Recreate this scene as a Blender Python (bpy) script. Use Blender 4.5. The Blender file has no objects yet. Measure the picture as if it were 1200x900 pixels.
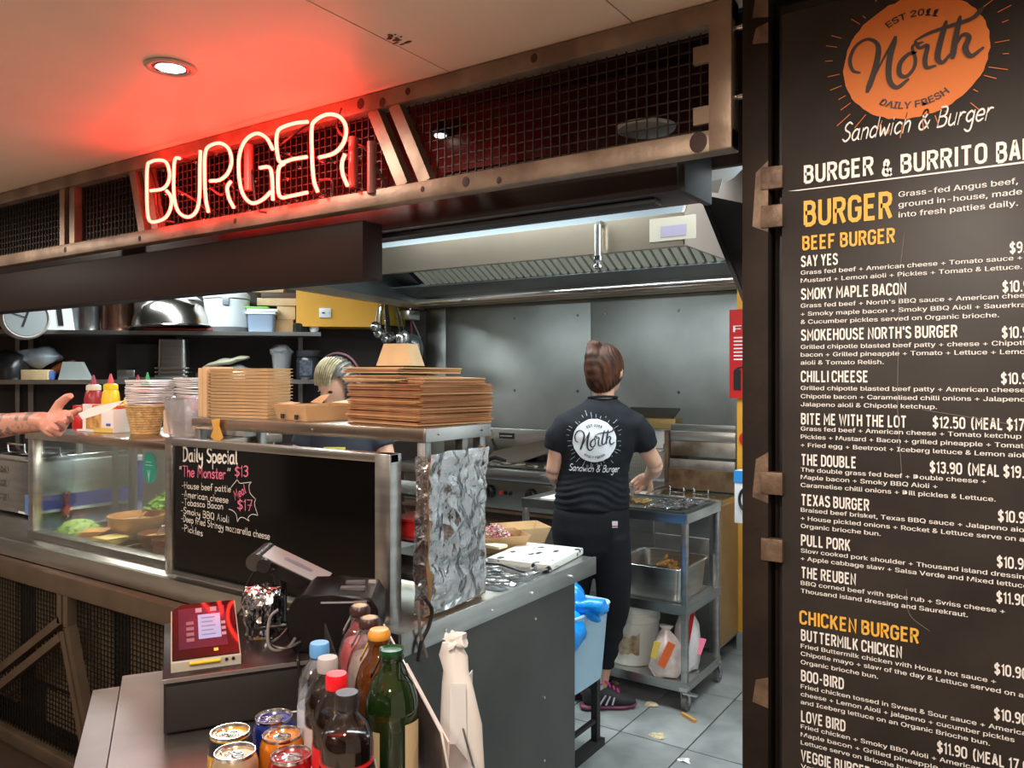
import bpy, bmesh, math, random
from mathutils import Vector, Matrix, noise
from mathutils.bvhtree import BVHTree
PI = math.pi
random.seed(7)
sc = bpy.context.scene
C = sc.collection

# ---------------------------------------------------------------- camera
F = 936.0; HC = 1.52
FW = (-.5584, .8295); RT = (.8295, .5584)
cam = bpy.data.objects.new('camera', bpy.data.cameras.new('camera')); C.objects.link(cam)
cam.location = (0, 0, HC)
cam.rotation_euler = (PI/2, 0, math.atan2(.5584, .8295))
cam.data.sensor_width = 36; cam.data.lens = F/1200*36; cam.data.shift_y = -10/1200
cam.data.clip_start = .05
sc.camera = cam
# ---------------------------------------------------------------- world, exposure
w = bpy.data.worlds.new('world'); sc.world = w; w.use_nodes = True
w.node_tree.nodes['Background'].inputs[0].default_value = (1, .78, .6, 1)
w.node_tree.nodes['Background'].inputs[1].default_value = .28
sc.view_settings.view_transform = 'Standard'; sc.view_settings.look = 'None'
sc.view_settings.exposure = 0.0; sc.view_settings.gamma = 1
sc.view_settings.use_curve_mapping = False

def area(name, loc, size, power, col, rot=(0, 0, 0), sy=None):
    l = bpy.data.lights.new(name, 'AREA'); l.energy = power; l.color = col
    l.shape = 'RECTANGLE'; l.size = size; l.size_y = sy or size
    o = bpy.data.objects.new(name, l); o.location = loc; o.rotation_euler = rot; C.objects.link(o)
    return o
def spot(name, loc, power, col, ang=120, blend=.6, r=.04, rot=(0, 0, 0)):
    l = bpy.data.lights.new(name, 'SPOT'); l.energy = power; l.color = col
    l.spot_size = math.radians(ang); l.spot_blend = blend; l.shadow_soft_size = r
    o = bpy.data.objects.new(name, l); o.location = loc; o.rotation_euler = rot; C.objects.link(o)
    return o
COOL = (.86, .97, 1.0); WARM = (1, .87, .75)
# kitchen ceiling battens
area('kitchen_batten_light', (-2.3, 2.75, 2.5), 1.5, 46, COOL, sy=.3)
area('kitchen_batten_light', (-4.6, 3.0, 2.5), 1.6, 48, COOL, sy=.3)
area('kitchen_batten_light', (-1.2, 3.4, 2.5), .9, 16, COOL, sy=.3)
area('foil_fill_light', (-.85, 2.9, 2.5), .7, 22, COOL, sy=.3)  # added fill lamp, brightens the foil guard
area('hood_fill_light', (-2.5, 3.35, 2.3), 2.2, 10, COOL, rot=(math.radians(25), 0, 0), sy=.12)  # added lamp hidden behind the lip, lights filters and rear gutter
area('case_tube_light', (-2.7, 1.66, 1.275), .8, 5, (1, .93, .82), sy=.06)
# customer side downlights
for x, y, p in ((-1.81, 1.17, 11), (-.35, .2, 64), (-2.9, -.3, 52), (.6, .9, 32), (-1.5, -.9, 68), (.4, -1.0, 76), (-4.2, .8, 40)):
    spot('downlight_lamp', (x, y, 2.255), p, WARM, 176, .25, .05)

# ---------------------------------------------------------------- helpers
def ray(px, py):
    a = (px-600)/F
    return Vector((FW[0]+RT[0]*a, FW[1]+RT[1]*a, (440-py)/F))
def at(px, py, X=None, Y=None, Z=None, d=None):
    v = ray(px, py)
    t = X/v.x if X is not None else Y/v.y if Y is not None else (Z-HC)/v.z if Z is not None else d
    return Vector((v.x*t, v.y*t, HC+v.z*t))

MATS = {}
def mat(name, col, rough=.5, metal=0, var=0, vscale=8, bump=0, bscale=40, emit=0, col2=None, stretch=None, trans=0, coat=0, spec=.5, sharp=(.35, .65)):
    if name in MATS: return MATS[name]
    m = bpy.data.materials.new(name); m.use_nodes = True; MATS[name] = m
    nt = m.node_tree; p = nt.nodes['Principled BSDF']; L = nt.links
    p.inputs['Base Color'].default_value = (*col, 1); p.inputs['Roughness'].default_value = rough
    p.inputs['Metallic'].default_value = metal
    p.inputs['Coat Weight'].default_value = coat; p.inputs['Specular IOR Level'].default_value = spec
    p.inputs['Transmission Weight'].default_value = trans
    if emit:
        p.inputs['Emission Color'].default_value = (*col, 1); p.inputs['Emission Strength'].default_value = emit
    tc = nt.nodes.new('ShaderNodeTexCoord'); mp = nt.nodes.new('ShaderNodeMapping')
    L.new(tc.outputs['Object'], mp.inputs[0])
    if stretch: mp.inputs['Scale'].default_value = stretch
    if var or col2:
        n = nt.nodes.new('ShaderNodeTexNoise'); n.inputs['Scale'].default_value = vscale; n.inputs['Detail'].default_value = 6
        L.new(mp.outputs[0], n.inputs[0])
        r = nt.nodes.new('ShaderNodeValToRGB')
        r.color_ramp.elements[0].position, r.color_ramp.elements[1].position = sharp
        c2 = col2 or tuple(min(1, c*(1+var)) for c in col); c1 = col if col2 else tuple(c*(1-var) for c in col)
        r.color_ramp.elements[0].color = (*c1, 1); r.color_ramp.elements[1].color = (*c2, 1)
        L.new(n.outputs[0], r.inputs[0]); L.new(r.outputs[0], p.inputs['Base Color'])
    if bump:
        n2 = nt.nodes.new('ShaderNodeTexNoise'); n2.inputs['Scale'].default_value = bscale; n2.inputs['Detail'].default_value = 4
        L.new(mp.outputs[0], n2.inputs[0])
        b = nt.nodes.new('ShaderNodeBump'); b.inputs['Strength'].default_value = bump; b.inputs['Distance'].default_value = .01
        L.new(n2.outputs[0], b.inputs['Height']); L.new(b.outputs[0], p.inputs['Normal'])
    return m
def clear(name, tint=(1, 1, 1), gloss=.1, rough=.03, body=0, bodycol=(.8, .8, .8)):
    """thin clear sheet: see-through, with fresnel reflection and optional milkiness"""
    if name in MATS: return MATS[name]
    m = bpy.data.materials.new(name); m.use_nodes = True; MATS[name] = m
    nt = m.node_tree; L = nt.links; nt.nodes.remove(nt.nodes['Principled BSDF'])
    out = nt.nodes['Material Output']
    t = nt.nodes.new('ShaderNodeBsdfTransparent'); t.inputs[0].default_value = (*tint, 1)
    g = nt.nodes.new('ShaderNodeBsdfGlossy'); g.inputs['Roughness'].default_value = rough
    f = nt.nodes.new('ShaderNodeLayerWeight'); f.inputs[0].default_value = .35
    ma = nt.nodes.new('ShaderNodeMath'); ma.operation = 'MULTIPLY_ADD'; ma.inputs[1].default_value = .6; ma.inputs[2].default_value = gloss*.4; ma.use_clamp = True
    L.new(f.outputs['Fresnel'], ma.inputs[0])
    x = nt.nodes.new('ShaderNodeMixShader'); L.new(ma.outputs[0], x.inputs[0])
    if body:
        d = nt.nodes.new('ShaderNodeBsdfDiffuse'); d.inputs[0].default_value = (*bodycol, 1)
        y = nt.nodes.new('ShaderNodeMixShader'); y.inputs[0].default_value = body
        L.new(t.outputs[0], y.inputs[1]); L.new(d.outputs[0], y.inputs[2]); L.new(y.outputs[0], x.inputs[1])
    else:
        L.new(t.outputs[0], x.inputs[1])
    L.new(g.outputs[0], x.inputs[2]); L.new(x.outputs[0], out.inputs[0])
    return m

STEEL = mat('brushed_steel', (.52, .52, .5), .3, 1, var=.12, vscale=5, bump=.05, bscale=60, stretch=(1, 1, 8))
STEELD = mat('dull_steel', (.3, .3, .29), .38, 1, var=.2, vscale=4, bump=.06, bscale=30)
STEELWALL = mat('wall_steel', (.42, .44, .42), .43, 1, var=.2, vscale=1.6, bump=.08, bscale=3)
STEELDIRTY = mat('grimy_steel', (.42, .4, .37), .42, .9, col2=(.16, .12, .08), vscale=7)
CHROME = mat('chrome', (.75, .75, .75), .12, 1)
BARE = mat('bare_mild_steel', (.36, .27, .2), .45, .55, col2=(.2, .14, .1), vscale=9, bump=.1, bscale=50, stretch=(1, 1, 1))
WELD = mat('weld_scorch', (.06, .04, .035), .6, .5)
RUST = mat('dark_rusty_steel', (.03, .02, .014), .65, .2, spec=.2, col2=(.014, .01, .008), vscale=6, bump=.15, bscale=40)
RUSTL = mat('scraped_rusty_steel', (.22, .15, .1), .5, .5, col2=(.1, .065, .045), vscale=25, bump=.2, bscale=60)
WIRE = mat('mesh_wire', (.05, .04, .035), .5, .7)
BLACK = mat('matt_black', (.012, .011, .011), .5)
BLACKP = mat('black_plastic', (.014, .013, .013), .3, bump=.02, bscale=300)
DARKW = mat('dark_wall_paint', (.022, .013, .01), .6, var=.2)
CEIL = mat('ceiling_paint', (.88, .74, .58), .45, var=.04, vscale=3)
WHITEP = mat('white_plastic', (.8, .82, .82), .35)
WHITEL = mat('white_print', (.85, .84, .82), .6)
KRAFT = mat('kraft_card', (.50, .31, .15), .8, var=.1, vscale=12)
KRAFTD = mat('kraft_card_brown', (.34, .15, .06), .8, var=.2, vscale=14)
KRAFTL = mat('kraft_card_pale', (.62, .44, .24), .8, var=.08, vscale=12)
YELLOW = mat('yellow_paint', (.75, .36, .035), .5, var=.05, vscale=3)
RED = mat('red_plastic', (.6, .02, .02), .35)
SKIN = mat('skin', (.62, .36, .25), .5, var=.06, vscale=20)
GLASS = clear('case_glass', (.97, 1, .98), gloss=.12)
CLEARP = clear('clear_plastic', (.96, .96, .96), gloss=.2, rough=.06, body=.06)

def foil_mat():
    m = mat('crumpled_foil', (.85, .87, .9), .15, 1)
    nt = m.node_tree; L = nt.links; p = nt.nodes['Principled BSDF']
    v = nt.nodes.new('ShaderNodeTexVoronoi'); v.inputs['Scale'].default_value = 22; v.inputs['Randomness'].default_value = 1
    n = nt.nodes.new('ShaderNodeTexNoise'); n.inputs['Scale'].default_value = 30; n.inputs['Detail'].default_value = 3
    tc = nt.nodes.new('ShaderNodeTexCoord'); L.new(tc.outputs['Object'], v.inputs['Vector']); L.new(tc.outputs['Object'], n.inputs['Vector'])
    a = nt.nodes.new('ShaderNodeMath'); a.operation = 'ADD'; L.new(v.outputs['Distance'], a.inputs[0]); L.new(n.outputs[0], a.inputs[1])
    b = nt.nodes.new('ShaderNodeBump'); b.inputs['Strength'].default_value = .7; b.inputs['Distance'].default_value = .012
    L.new(a.outputs[0], b.inputs['Height']); L.new(b.outputs[0], p.inputs['Normal'])
    return m
FOIL = foil_mat()

class B:
    def __init__(s): s.b = bmesh.new()
    def add(s, verts, faces):
        v = [s.b.verts.new(p) for p in verts]
        for f in faces:
            try: s.b.faces.new([v[i] for i in f])
            except ValueError: pass
        return v
    def box(s, c, size, rz=0, rx=0, ry=0, bev=0):
        M = Matrix.Translation(c) @ Matrix.Rotation(rz, 4, 'Z') @ Matrix.Rotation(ry, 4, 'Y') @ Matrix.Rotation(rx, 4, 'X') @ Matrix.Diagonal((*size, 1))
        t = bmesh.new(); bmesh.ops.create_cube(t, size=1, matrix=M)
        if bev: bmesh.ops.bevel(t, geom=t.edges[:], offset=bev, segments=2, affect='EDGES', profile=.5)
        s.merge(t); return s
    def bx(s, x0, x1, y0, y1, z0, z1, bev=0):
        return s.box(((x0+x1)/2, (y0+y1)/2, (z0+z1)/2), (abs(x1-x0), abs(y1-y0), abs(z1-z0)), bev=bev)
    def merge(s, t):
        me = bpy.data.meshes.new('t'); t.to_mesh(me); t.free(); s.b.from_mesh(me); bpy.data.meshes.remove(me)
    def tube(s, pts, r, seg=8, cap=True, closed=False, flat=None):
        """loft of circles along a path; r number or list; flat=(side scale) list of ellipses (ra, rb)"""
        pts = [Vector(p) for p in pts]; n = len(pts)
        rr = r if isinstance(r, (list, tuple)) else [r]*n
        rings = []; up = None
        for i, p in enumerate(pts):
            if closed: d = (pts[(i+1) % n]-pts[i-1])
            else: d = (pts[min(i+1, n-1)]-pts[max(i-1, 0)])
            d.normalize()
            if up is None:
                up = Vector((0, 0, 1)) if abs(d.z) < .9 else Vector((1, 0, 0))
            a = d.cross(up)
            if a.length < 1e-5: a = d.cross(Vector((0, 1, 0)))
            a.normalize(); b = a.cross(d).normalized(); up = b
            q = rr[i]; ra, rb = (q if isinstance(q, (list, tuple)) else (q, q))
            rings.append([s.b.verts.new(p+a*math.cos(2*PI*k/seg)*ra+b*math.sin(2*PI*k/seg)*rb) for k in range(seg)])
        m = n if closed else n-1
        for i in range(m):
            A, Bq = rings[i], rings[(i+1) % n]
            for k in range(seg): s.b.faces.new((A[k], A[(k+1) % seg], Bq[(k+1) % seg], Bq[k]))
        if cap and not closed:
            s.b.faces.new(rings[0][::-1]); s.b.faces.new(rings[-1])
        return s
    def cyl(s, p, q, r, r2=None, seg=16): return s.tube([p, q], [r, r if r2 is None else r2], seg)
    def bar(s, p, q, wd, th=None, n=(0, 1, 0)):
        """square bar from p to q, width wd across, thickness th along n"""
        p = Vector(p); q = Vector(q); d = (q-p).normalized(); n = Vector(n); a = d.cross(n).normalized(); n = a.cross(d).normalized(); th = th or wd
        vs = []
        for c in (p, q):
            for i, j in ((-1, -1), (1, -1), (1, 1), (-1, 1)): vs.append(c+a*i*wd/2+n*j*th/2)
        s.add(vs, [(3, 2, 1, 0), (4, 5, 6, 7), (0, 1, 5, 4), (1, 2, 6, 5), (2, 3, 7, 6), (3, 0, 4, 7)]); return s
    def lathe(s, prof, c=(0, 0, 0), seg=24, sx=1, sy=1, rz=0, sq=0):
        rings = []
        for r, z in prof:
            ring = []
            for k in range(seg):
                a = 2*PI*k/seg; ca, sa = math.cos(a), math.sin(a)
                if sq:
                    e = 1-sq; ca = math.copysign(abs(ca)**e, ca); sa = math.copysign(abs(sa)**e, sa)
                x, y = ca*r*sx, sa*r*sy
                ring.append(s.b.verts.new((c[0]+x*math.cos(rz)-y*math.sin(rz), c[1]+x*math.sin(rz)+y*math.cos(rz), c[2]+z)))
            rings.append(ring)
        for i in range(len(rings)-1):
            for k in range(seg): s.b.faces.new((rings[i][k], rings[i][(k+1) % seg], rings[i+1][(k+1) % seg], rings[i+1][k]))
        s.b.faces.new(rings[0][::-1]); s.b.faces.new(rings[-1]); return s
    def ell(s, c, r, seg=20, rot=None):
        t = bmesh.new(); M = Matrix.Translation(c)
        if rot is not None: M = M @ rot
        bmesh.ops.create_uvsphere(t, u_segments=seg, v_segments=seg//2+2, radius=1, matrix=M @ Matrix.Diagonal((*r, 1)))
        s.merge(t); return s
    def loft(s, rings, seg=28, ax=((1, 0, 0), (0, 1, 0))):
        """rings: (centre, ra, rb) ellipses in the plane of ax"""
        a = Vector(ax[0]); b = Vector(ax[1]); rs = []
        for c, ra, rb in rings:
            c = Vector(c); rs.append([s.b.verts.new(c+a*math.cos(2*PI*k/seg)*ra+b*math.sin(2*PI*k/seg)*rb) for k in range(seg)])
        for i in range(len(rs)-1):
            for k in range(seg): s.b.faces.new((rs[i][k], rs[i][(k+1) % seg], rs[i+1][(k+1) % seg], rs[i+1][k]))
        s.b.faces.new(rs[0][::-1]); s.b.faces.new(rs[-1]); return s
    def prism(s, poly, z0, z1):
        n = len(poly); vs = [(x, y, z0) for x, y in poly]+[(x, y, z1) for x, y in poly]
        s.add(vs, [tuple(range(n))[::-1], tuple(range(n, 2*n))]+[(i, (i+1) % n, n+(i+1) % n, n+i) for i in range(n)]); return s
    def slab(s, pts, nrm, th):
        """polygon in space given thickness th along nrm"""
        n = len(pts); nv = Vector(nrm).normalized()*th; vs = [Vector(p) for p in pts]+[Vector(p)+nv for p in pts]
        s.add(vs, [tuple(range(n))[::-1], tuple(range(n, 2*n))]+[(i, (i+1) % n, n+(i+1) % n, n+i) for i in range(n)]); return s
    def noise(s, amp, scale, seed=0):
        for v in s.b.verts:
            n = noise.noise_vector(v.co*scale+Vector((seed, seed*2.3, 0))); v.co += n*amp
        return s

def finish(b, name, m, ang=.7):
    me = bpy.data.meshes.new(name)
    bmesh.ops.recalc_face_normals(b, faces=b.faces[:])
    b.to_mesh(me); b.free()
    me.polygons.foreach_set('use_smooth', [True]*len(me.polygons)); me.set_sharp_from_angle(angle=ang)
    if m: me.materials.append(m)
    return me
def TM(o): return Matrix.Translation(o.location) @ o.rotation_euler.to_matrix().to_4x4()
def root_matrix(o):
    M = TM(o)
    while o.parent: o = o.parent; M = TM(o) @ M
    return M
def part(name, b, m, parent, W=False, label=None, ang=.7, kind=None):
    if isinstance(b, B): b = b.b
    if W and parent is not None: bmesh.ops.transform(b, matrix=root_matrix(parent).inverted(), verts=b.verts[:])
    o = bpy.data.objects.new(name, finish(b, name, m, ang)); C.objects.link(o); o.parent = parent
    if label: o['label'] = label
    if kind: o['kind'] = kind
    return o
def thing(name, label, cat, loc=(0, 0, 0), rz=0, group=None):
    o = bpy.data.objects.new(name, None); C.objects.link(o); o.empty_display_size = .05
    o.location = loc; o.rotation_euler = (0, 0, rz); o['label'] = label; o['category'] = cat
    if group: o['group'] = group
    return o
def solo(name, label, cat, b, m, loc=None, rz=0, group=None, ang=.7, kind=None):
    """one-mesh thing. loc given: shape is local; otherwise shape is in world space and the origin goes to its base"""
    if isinstance(b, B): b = b.b
    if loc is None:
        xs = [v.co for v in b.verts]
        loc = (sum(v.x for v in xs)/len(xs), sum(v.y for v in xs)/len(xs), min(v.z for v in xs))
        bmesh.ops.translate(b, vec=-Vector(loc), verts=b.verts[:])
    o = bpy.data.objects.new(name, finish(b, name, m, ang)); C.objects.link(o)
    o.location = loc; o.rotation_euler = (0, 0, rz); o['label'] = label; o['category'] = cat
    if group: o['group'] = group
    if kind: o['kind'] = kind
    return o
def struct(name, b, m, ang=.7):
    if isinstance(b, B): b = b.b
    o = bpy.data.objects.new(name, finish(b, name, m, ang)); C.objects.link(o); o['kind'] = 'structure'; return o
def copy_tree(o, parent=None, loc=None, rz=None, label=None):
    c = o.copy(); C.objects.link(c); c.parent = parent
    if loc is not None: c.location = loc
    if rz is not None: c.rotation_euler = (0, 0, rz)
    if label: c['label'] = label
    for ch in list(o.children): copy_tree(ch, c)
    return c
def remeshed(b, voxel, smooth=6, fac=.5):
    if isinstance(b, B): b = b.b
    me = bpy.data.meshes.new('r'); bmesh.ops.recalc_face_normals(b, faces=b.faces[:]); b.to_mesh(me); b.free()
    o = bpy.data.objects.new('r', me); C.objects.link(o)
    r = o.modifiers.new('r', 'REMESH'); r.mode = 'VOXEL'; r.voxel_size = voxel
    if smooth:
        s = o.modifiers.new('s', 'SMOOTH'); s.factor = fac; s.iterations = smooth
    dg = bpy.context.evaluated_depsgraph_get(); dg.update()
    ev = o.evaluated_get(dg); m2 = bpy.data.meshes.new_from_object(ev)
    out = bmesh.new(); out.from_mesh(m2)
    bpy.data.objects.remove(o); bpy.data.meshes.remove(me); bpy.data.meshes.remove(m2)
    return out
def wrap(bm):
    q = B(); q.b.free(); q.b = bm; return q

# ---------------------------------------------------------------- lettering
TXT = {}
try: SANS = bpy.data.fonts.load(bpy.utils.system_resource('DATAFILES')+'/fonts/Inter.woff2')
except Exception: SANS = None
def txt(s, off=0.0, space=1.0):
    k = (s, off, space)
    if k in TXT: return TXT[k]
    cu = bpy.data.curves.new('t', 'FONT'); cu.body = s; cu.size = 1; cu.offset = off; cu.space_character = space; cu.resolution_u = 2
    if SANS: cu.font = SANS
    o = bpy.data.objects.new('t', cu); me = o.to_mesh()
    vs = [(v.co.x, v.co.y) for v in me.vertices]; fs = [tuple(p.vertices) for p in me.polygons]
    o.to_mesh_clear(); bpy.data.objects.remove(o); bpy.data.curves.remove(cu)
    x0 = min(v[0] for v in vs); x1 = max(v[0] for v in vs)
    vs = [(x-x0, y) for x, y in vs]
    TXT[k] = (vs, fs, x1-x0); return TXT[k]
CAP = .727
def put_text(b, s, A, Bp, cap, off=.01, up=(0, 0, 1), width=None, hs=1.0):
    """text from point A towards Bp (right end), cap height in metres"""
    vs, fs, wd = txt(s, 0)
    A = Vector(A); sc_ = cap/CAP
    if width is None: d = (Vector(Bp)-A); X = d/wd
    else: X = (Vector(Bp)-A).normalized()*sc_*hs
    U = Vector(up)*sc_; N = X.cross(U).normalized()
    q = off*1.15; xs = X.normalized()*sc_
    for k, (dx, dy) in enumerate(((0, 0), (-q, -q*.4), (q, q*.4), (-q, q*.4), (q, -q*.4)) if off > .02 else ((-q, 0), (q, 0))):
        b.add([A+X*x+U*(y+dy)+xs*dx+N*.0003*k for x, y in vs], fs)
def cr(pts, k=5):
    """Catmull-Rom through 2-D or 3-D points"""
    P = [Vector(p) for p in pts]
    if len(P) < 3: return P
    out = []
    Q = [P[0]*2-P[1]]+P+[P[-1]*2-P[-2]]
    for i in range(1, len(Q)-2):
        a, b, c, d = Q[i-1], Q[i], Q[i+1], Q[i+2]
        for j in range(k):
            t = j/k; out.append(.5*((2*b)+(c-a)*t+(2*a-5*b+4*c-d)*t*t+(3*b-a-3*c+d)*t**3))
    out.append(P[-1]); return out
def ribbon(path, wd):
    """flat stroke in 2-D -> (verts, faces)"""
    n = len(path); vs = []; fs = []
    for i, p in enumerate(path):
        d = path[min(i+1, n-1)]-path[max(i-1, 0)]
        if d.length < 1e-9: d = Vector((1, 0))
        d = d.normalized(); q = Vector((-d.y, d.x)); ww = wd[i] if isinstance(wd, list) else wd
        e = p.copy()
        if i == 0: e -= d*ww*.4
        if i == n-1: e += d*ww*.4
        k = .5 if i in (0, n-1) else 1
        vs += [e+q*ww/2*k, e-q*ww/2*k]
    for i in range(n-1): fs.append((2*i, 2*i+1, 2*i+3, 2*i+2))
    return vs, fs
GL = {
 'a': (4.2, '3.2,3.4 2,4 .6,3 .4,1 1.6,0 3,1 3.3,4|3.3,4 3.2,1 3.9,0'), 'b': (3.8, '.4,7 .4,0|.4,2.8 1.8,4 3.2,3 3.2,1 1.8,0 .4,.8'),
 'c': (3.6, '3.2,3.2 2,4 .6,3 .4,1.2 1.6,0 3.2,.8'), 'd': (4, '3.2,3 2,4 .6,3 .4,1 1.6,0 3.2,1|3.4,7 3.3,0'),
 'e': (3.7, '.5,2 3.2,2.2 2.8,3.7 1.6,4 .5,3 .4,1 1.6,0 3.2,.7'), 'f': (2.9, '3,6.6 2,7 1.3,6 1.2,0|.2,3.8 2.6,3.8'),
 'g': (3.9, '3.2,3 2,4 .6,3 .5,1.3 1.7,.4 3.2,1.4|3.3,4 3.2,-2 2,-3 .6,-2.2'), 'h': (3.7, '.4,7 .4,0|.4,2.6 1.8,4 3,3.2 3,0'),
 'i': (1.6, '.8,4 .8,0|.8,5.5 .8,5.9'), 'k': (3.4, '.4,7 .4,0|3,4 .5,1.8|.9,2 3,0'), 'l': (1.9, '.8,7 .7,1 1.5,0'),
 'm': (5.2, '.4,4 .4,0|.4,3 1.5,4 2.4,3.2 2.4,0|2.4,3 3.6,4 4.5,3.2 4.5,0'), 'n': (3.7, '.4,4 .4,0|.4,2.8 1.8,4 3,3.2 3,0'),
 'o': (3.8, '1.8,4 .5,3 .4,1 1.8,0 3.2,1 3.1,3 1.8,4'), 'p': (3.8, '.4,4 .4,-3|.4,3 1.8,4 3.2,3 3.2,1 1.8,0 .4,.8'),
 'r': (2.9, '.4,4 .4,0|.4,2.6 1.4,3.9 2.6,3.8'), 's': (3.4, '3,3.4 1.8,4 .6,3.2 1.4,2.2 2.8,1.6 2.8,.6 1.6,0 .3,.5'),
 't': (2.9, '1.4,6.4 1.3,.8 2.4,0|.2,4 2.8,4'), 'u': (3.8, '.4,4 .4,1 1.6,0 3,1|3.1,4 3.1,0'), 'w': (4.8, '.3,4 1.2,0 2.3,3 3.4,0 4.4,4'),
 'y': (3.8, '.4,4 .6,1.8 1.8,1.4 3,2.2|3.2,4 3,-1.5 1.6,-3 .4,-2'), 'z': (3.5, '.4,4 3,4|3,4 .4,0|.4,0 3,0'),
 'A': (4.6, '.3,0 2.2,7|2.2,7 4.1,0|1,2.4 3.5,2.4'), 'B': (4.4, '.5,0 .5,7|.5,7 3,6.8 3.4,5 2.6,3.8 .5,3.6|2.4,3.7 3.9,2.6 3.4,.4 .5,0'),
 'C': (4.4, '3.9,6 2.4,7 .7,5.5 .6,1.8 2,0 3.8,1'), 'D': (4.6, '.5,0 .5,7|.3,7 2.8,6.6 4,4.4 3.6,1.6 2,.2 .3,0'),
 'H': (4.6, '.5,0 .5,7|4,7 4,0|.5,3.6 4,3.6'), 'M': (5.8, '.4,0 .7,7|.7,7 2.8,2.4|2.8,2.4 5,7|5,7 5.2,0'),
 'P': (4.2, '.5,0 .5,7|.3,7 2.8,6.9 3.8,5.4 2.8,3.8 .5,3.4'), 'Q': (4.8, '2.4,7 .8,5.8 .6,1.4 2.3,0 4,1.4 4,5.6 2.4,7|2.8,1.8 4.6,-.6'),
 'S': (4.2, '3.7,6.2 2.2,7 .7,5.8 1,4.3 3.2,3 3.6,1.3 2,0 .4,.9'), 'T': (4.4, '.2,7 4.3,7|2.2,7 2.1,0'),
 '$': (4.2, '3.6,5.8 2.2,6.4 .8,5.4 1.2,4.1 3.2,3 3.5,1.5 2,.6 .4,1.3|2.1,7.6 2.1,-.6'), '1': (2.2, '.5,5.6 1.4,7|1.4,7 1.4,0'),
 '3': (4, '.6,6.4 2,7 3.4,6 3,4.3 1.6,3.8|1.6,3.8 3.4,3 3.4,1 2,0 .4,.8'), '7': (4, '.3,7 3.7,7|3.7,7 1.6,0|1.1,3.5 3.4,3.5'),
 '&': (5.4, '4.9,.3 1.6,4.8 1.5,6.4 2.6,7 3.4,6 2.8,4.6 .8,2.6 .8,.8 2.2,0 3.8,.9 4.8,3'), '-': (3, '.3,2.6 2.4,2.6'),
 '"': (2.6, '.7,7 .5,5.4|1.8,7 1.6,5.4'), '!': (1.6, '.8,7 .8,2|.8,.5 .8,.1'), ' ': (2.4, ''),
}
def hand(s, wd=.7, slant=0, smooth=3):
    """handwritten line -> (verts, faces, width) in units where cap height is 7"""
    V = []; Fc = []; x = 0
    for ch in s:
        adv, st = GL[ch]
        for li, seg in enumerate(st.split('|')):
            if not seg: continue
            pts = [Vector([float(q) for q in p.split(',')]) for p in seg.split()]
            pts = [Vector((p.x+x+slant*p.y, p.y)) for p in pts]
            vs, fs = ribbon(cr(pts, smooth), wd); n = len(V); V += [Vector((v.x, v.y, li)) for v in vs]; Fc += [tuple(i+n for i in f) for f in fs]
        x += adv+.35
    return V, Fc, x
def put_hand(b, s, A, Bp, cap, wd=.7, slant=0, up=(0, 0, 1), lift=0):
    vs, fs, w_ = hand(s, wd, slant); A = Vector(A); X = (Vector(Bp)-A)/w_; U = Vector(up)*cap/7; N = X.cross(U).normalized()
    b.add([A+X*v.x+U*v.y+N*.0003*v.z for v in vs], fs)

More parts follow.
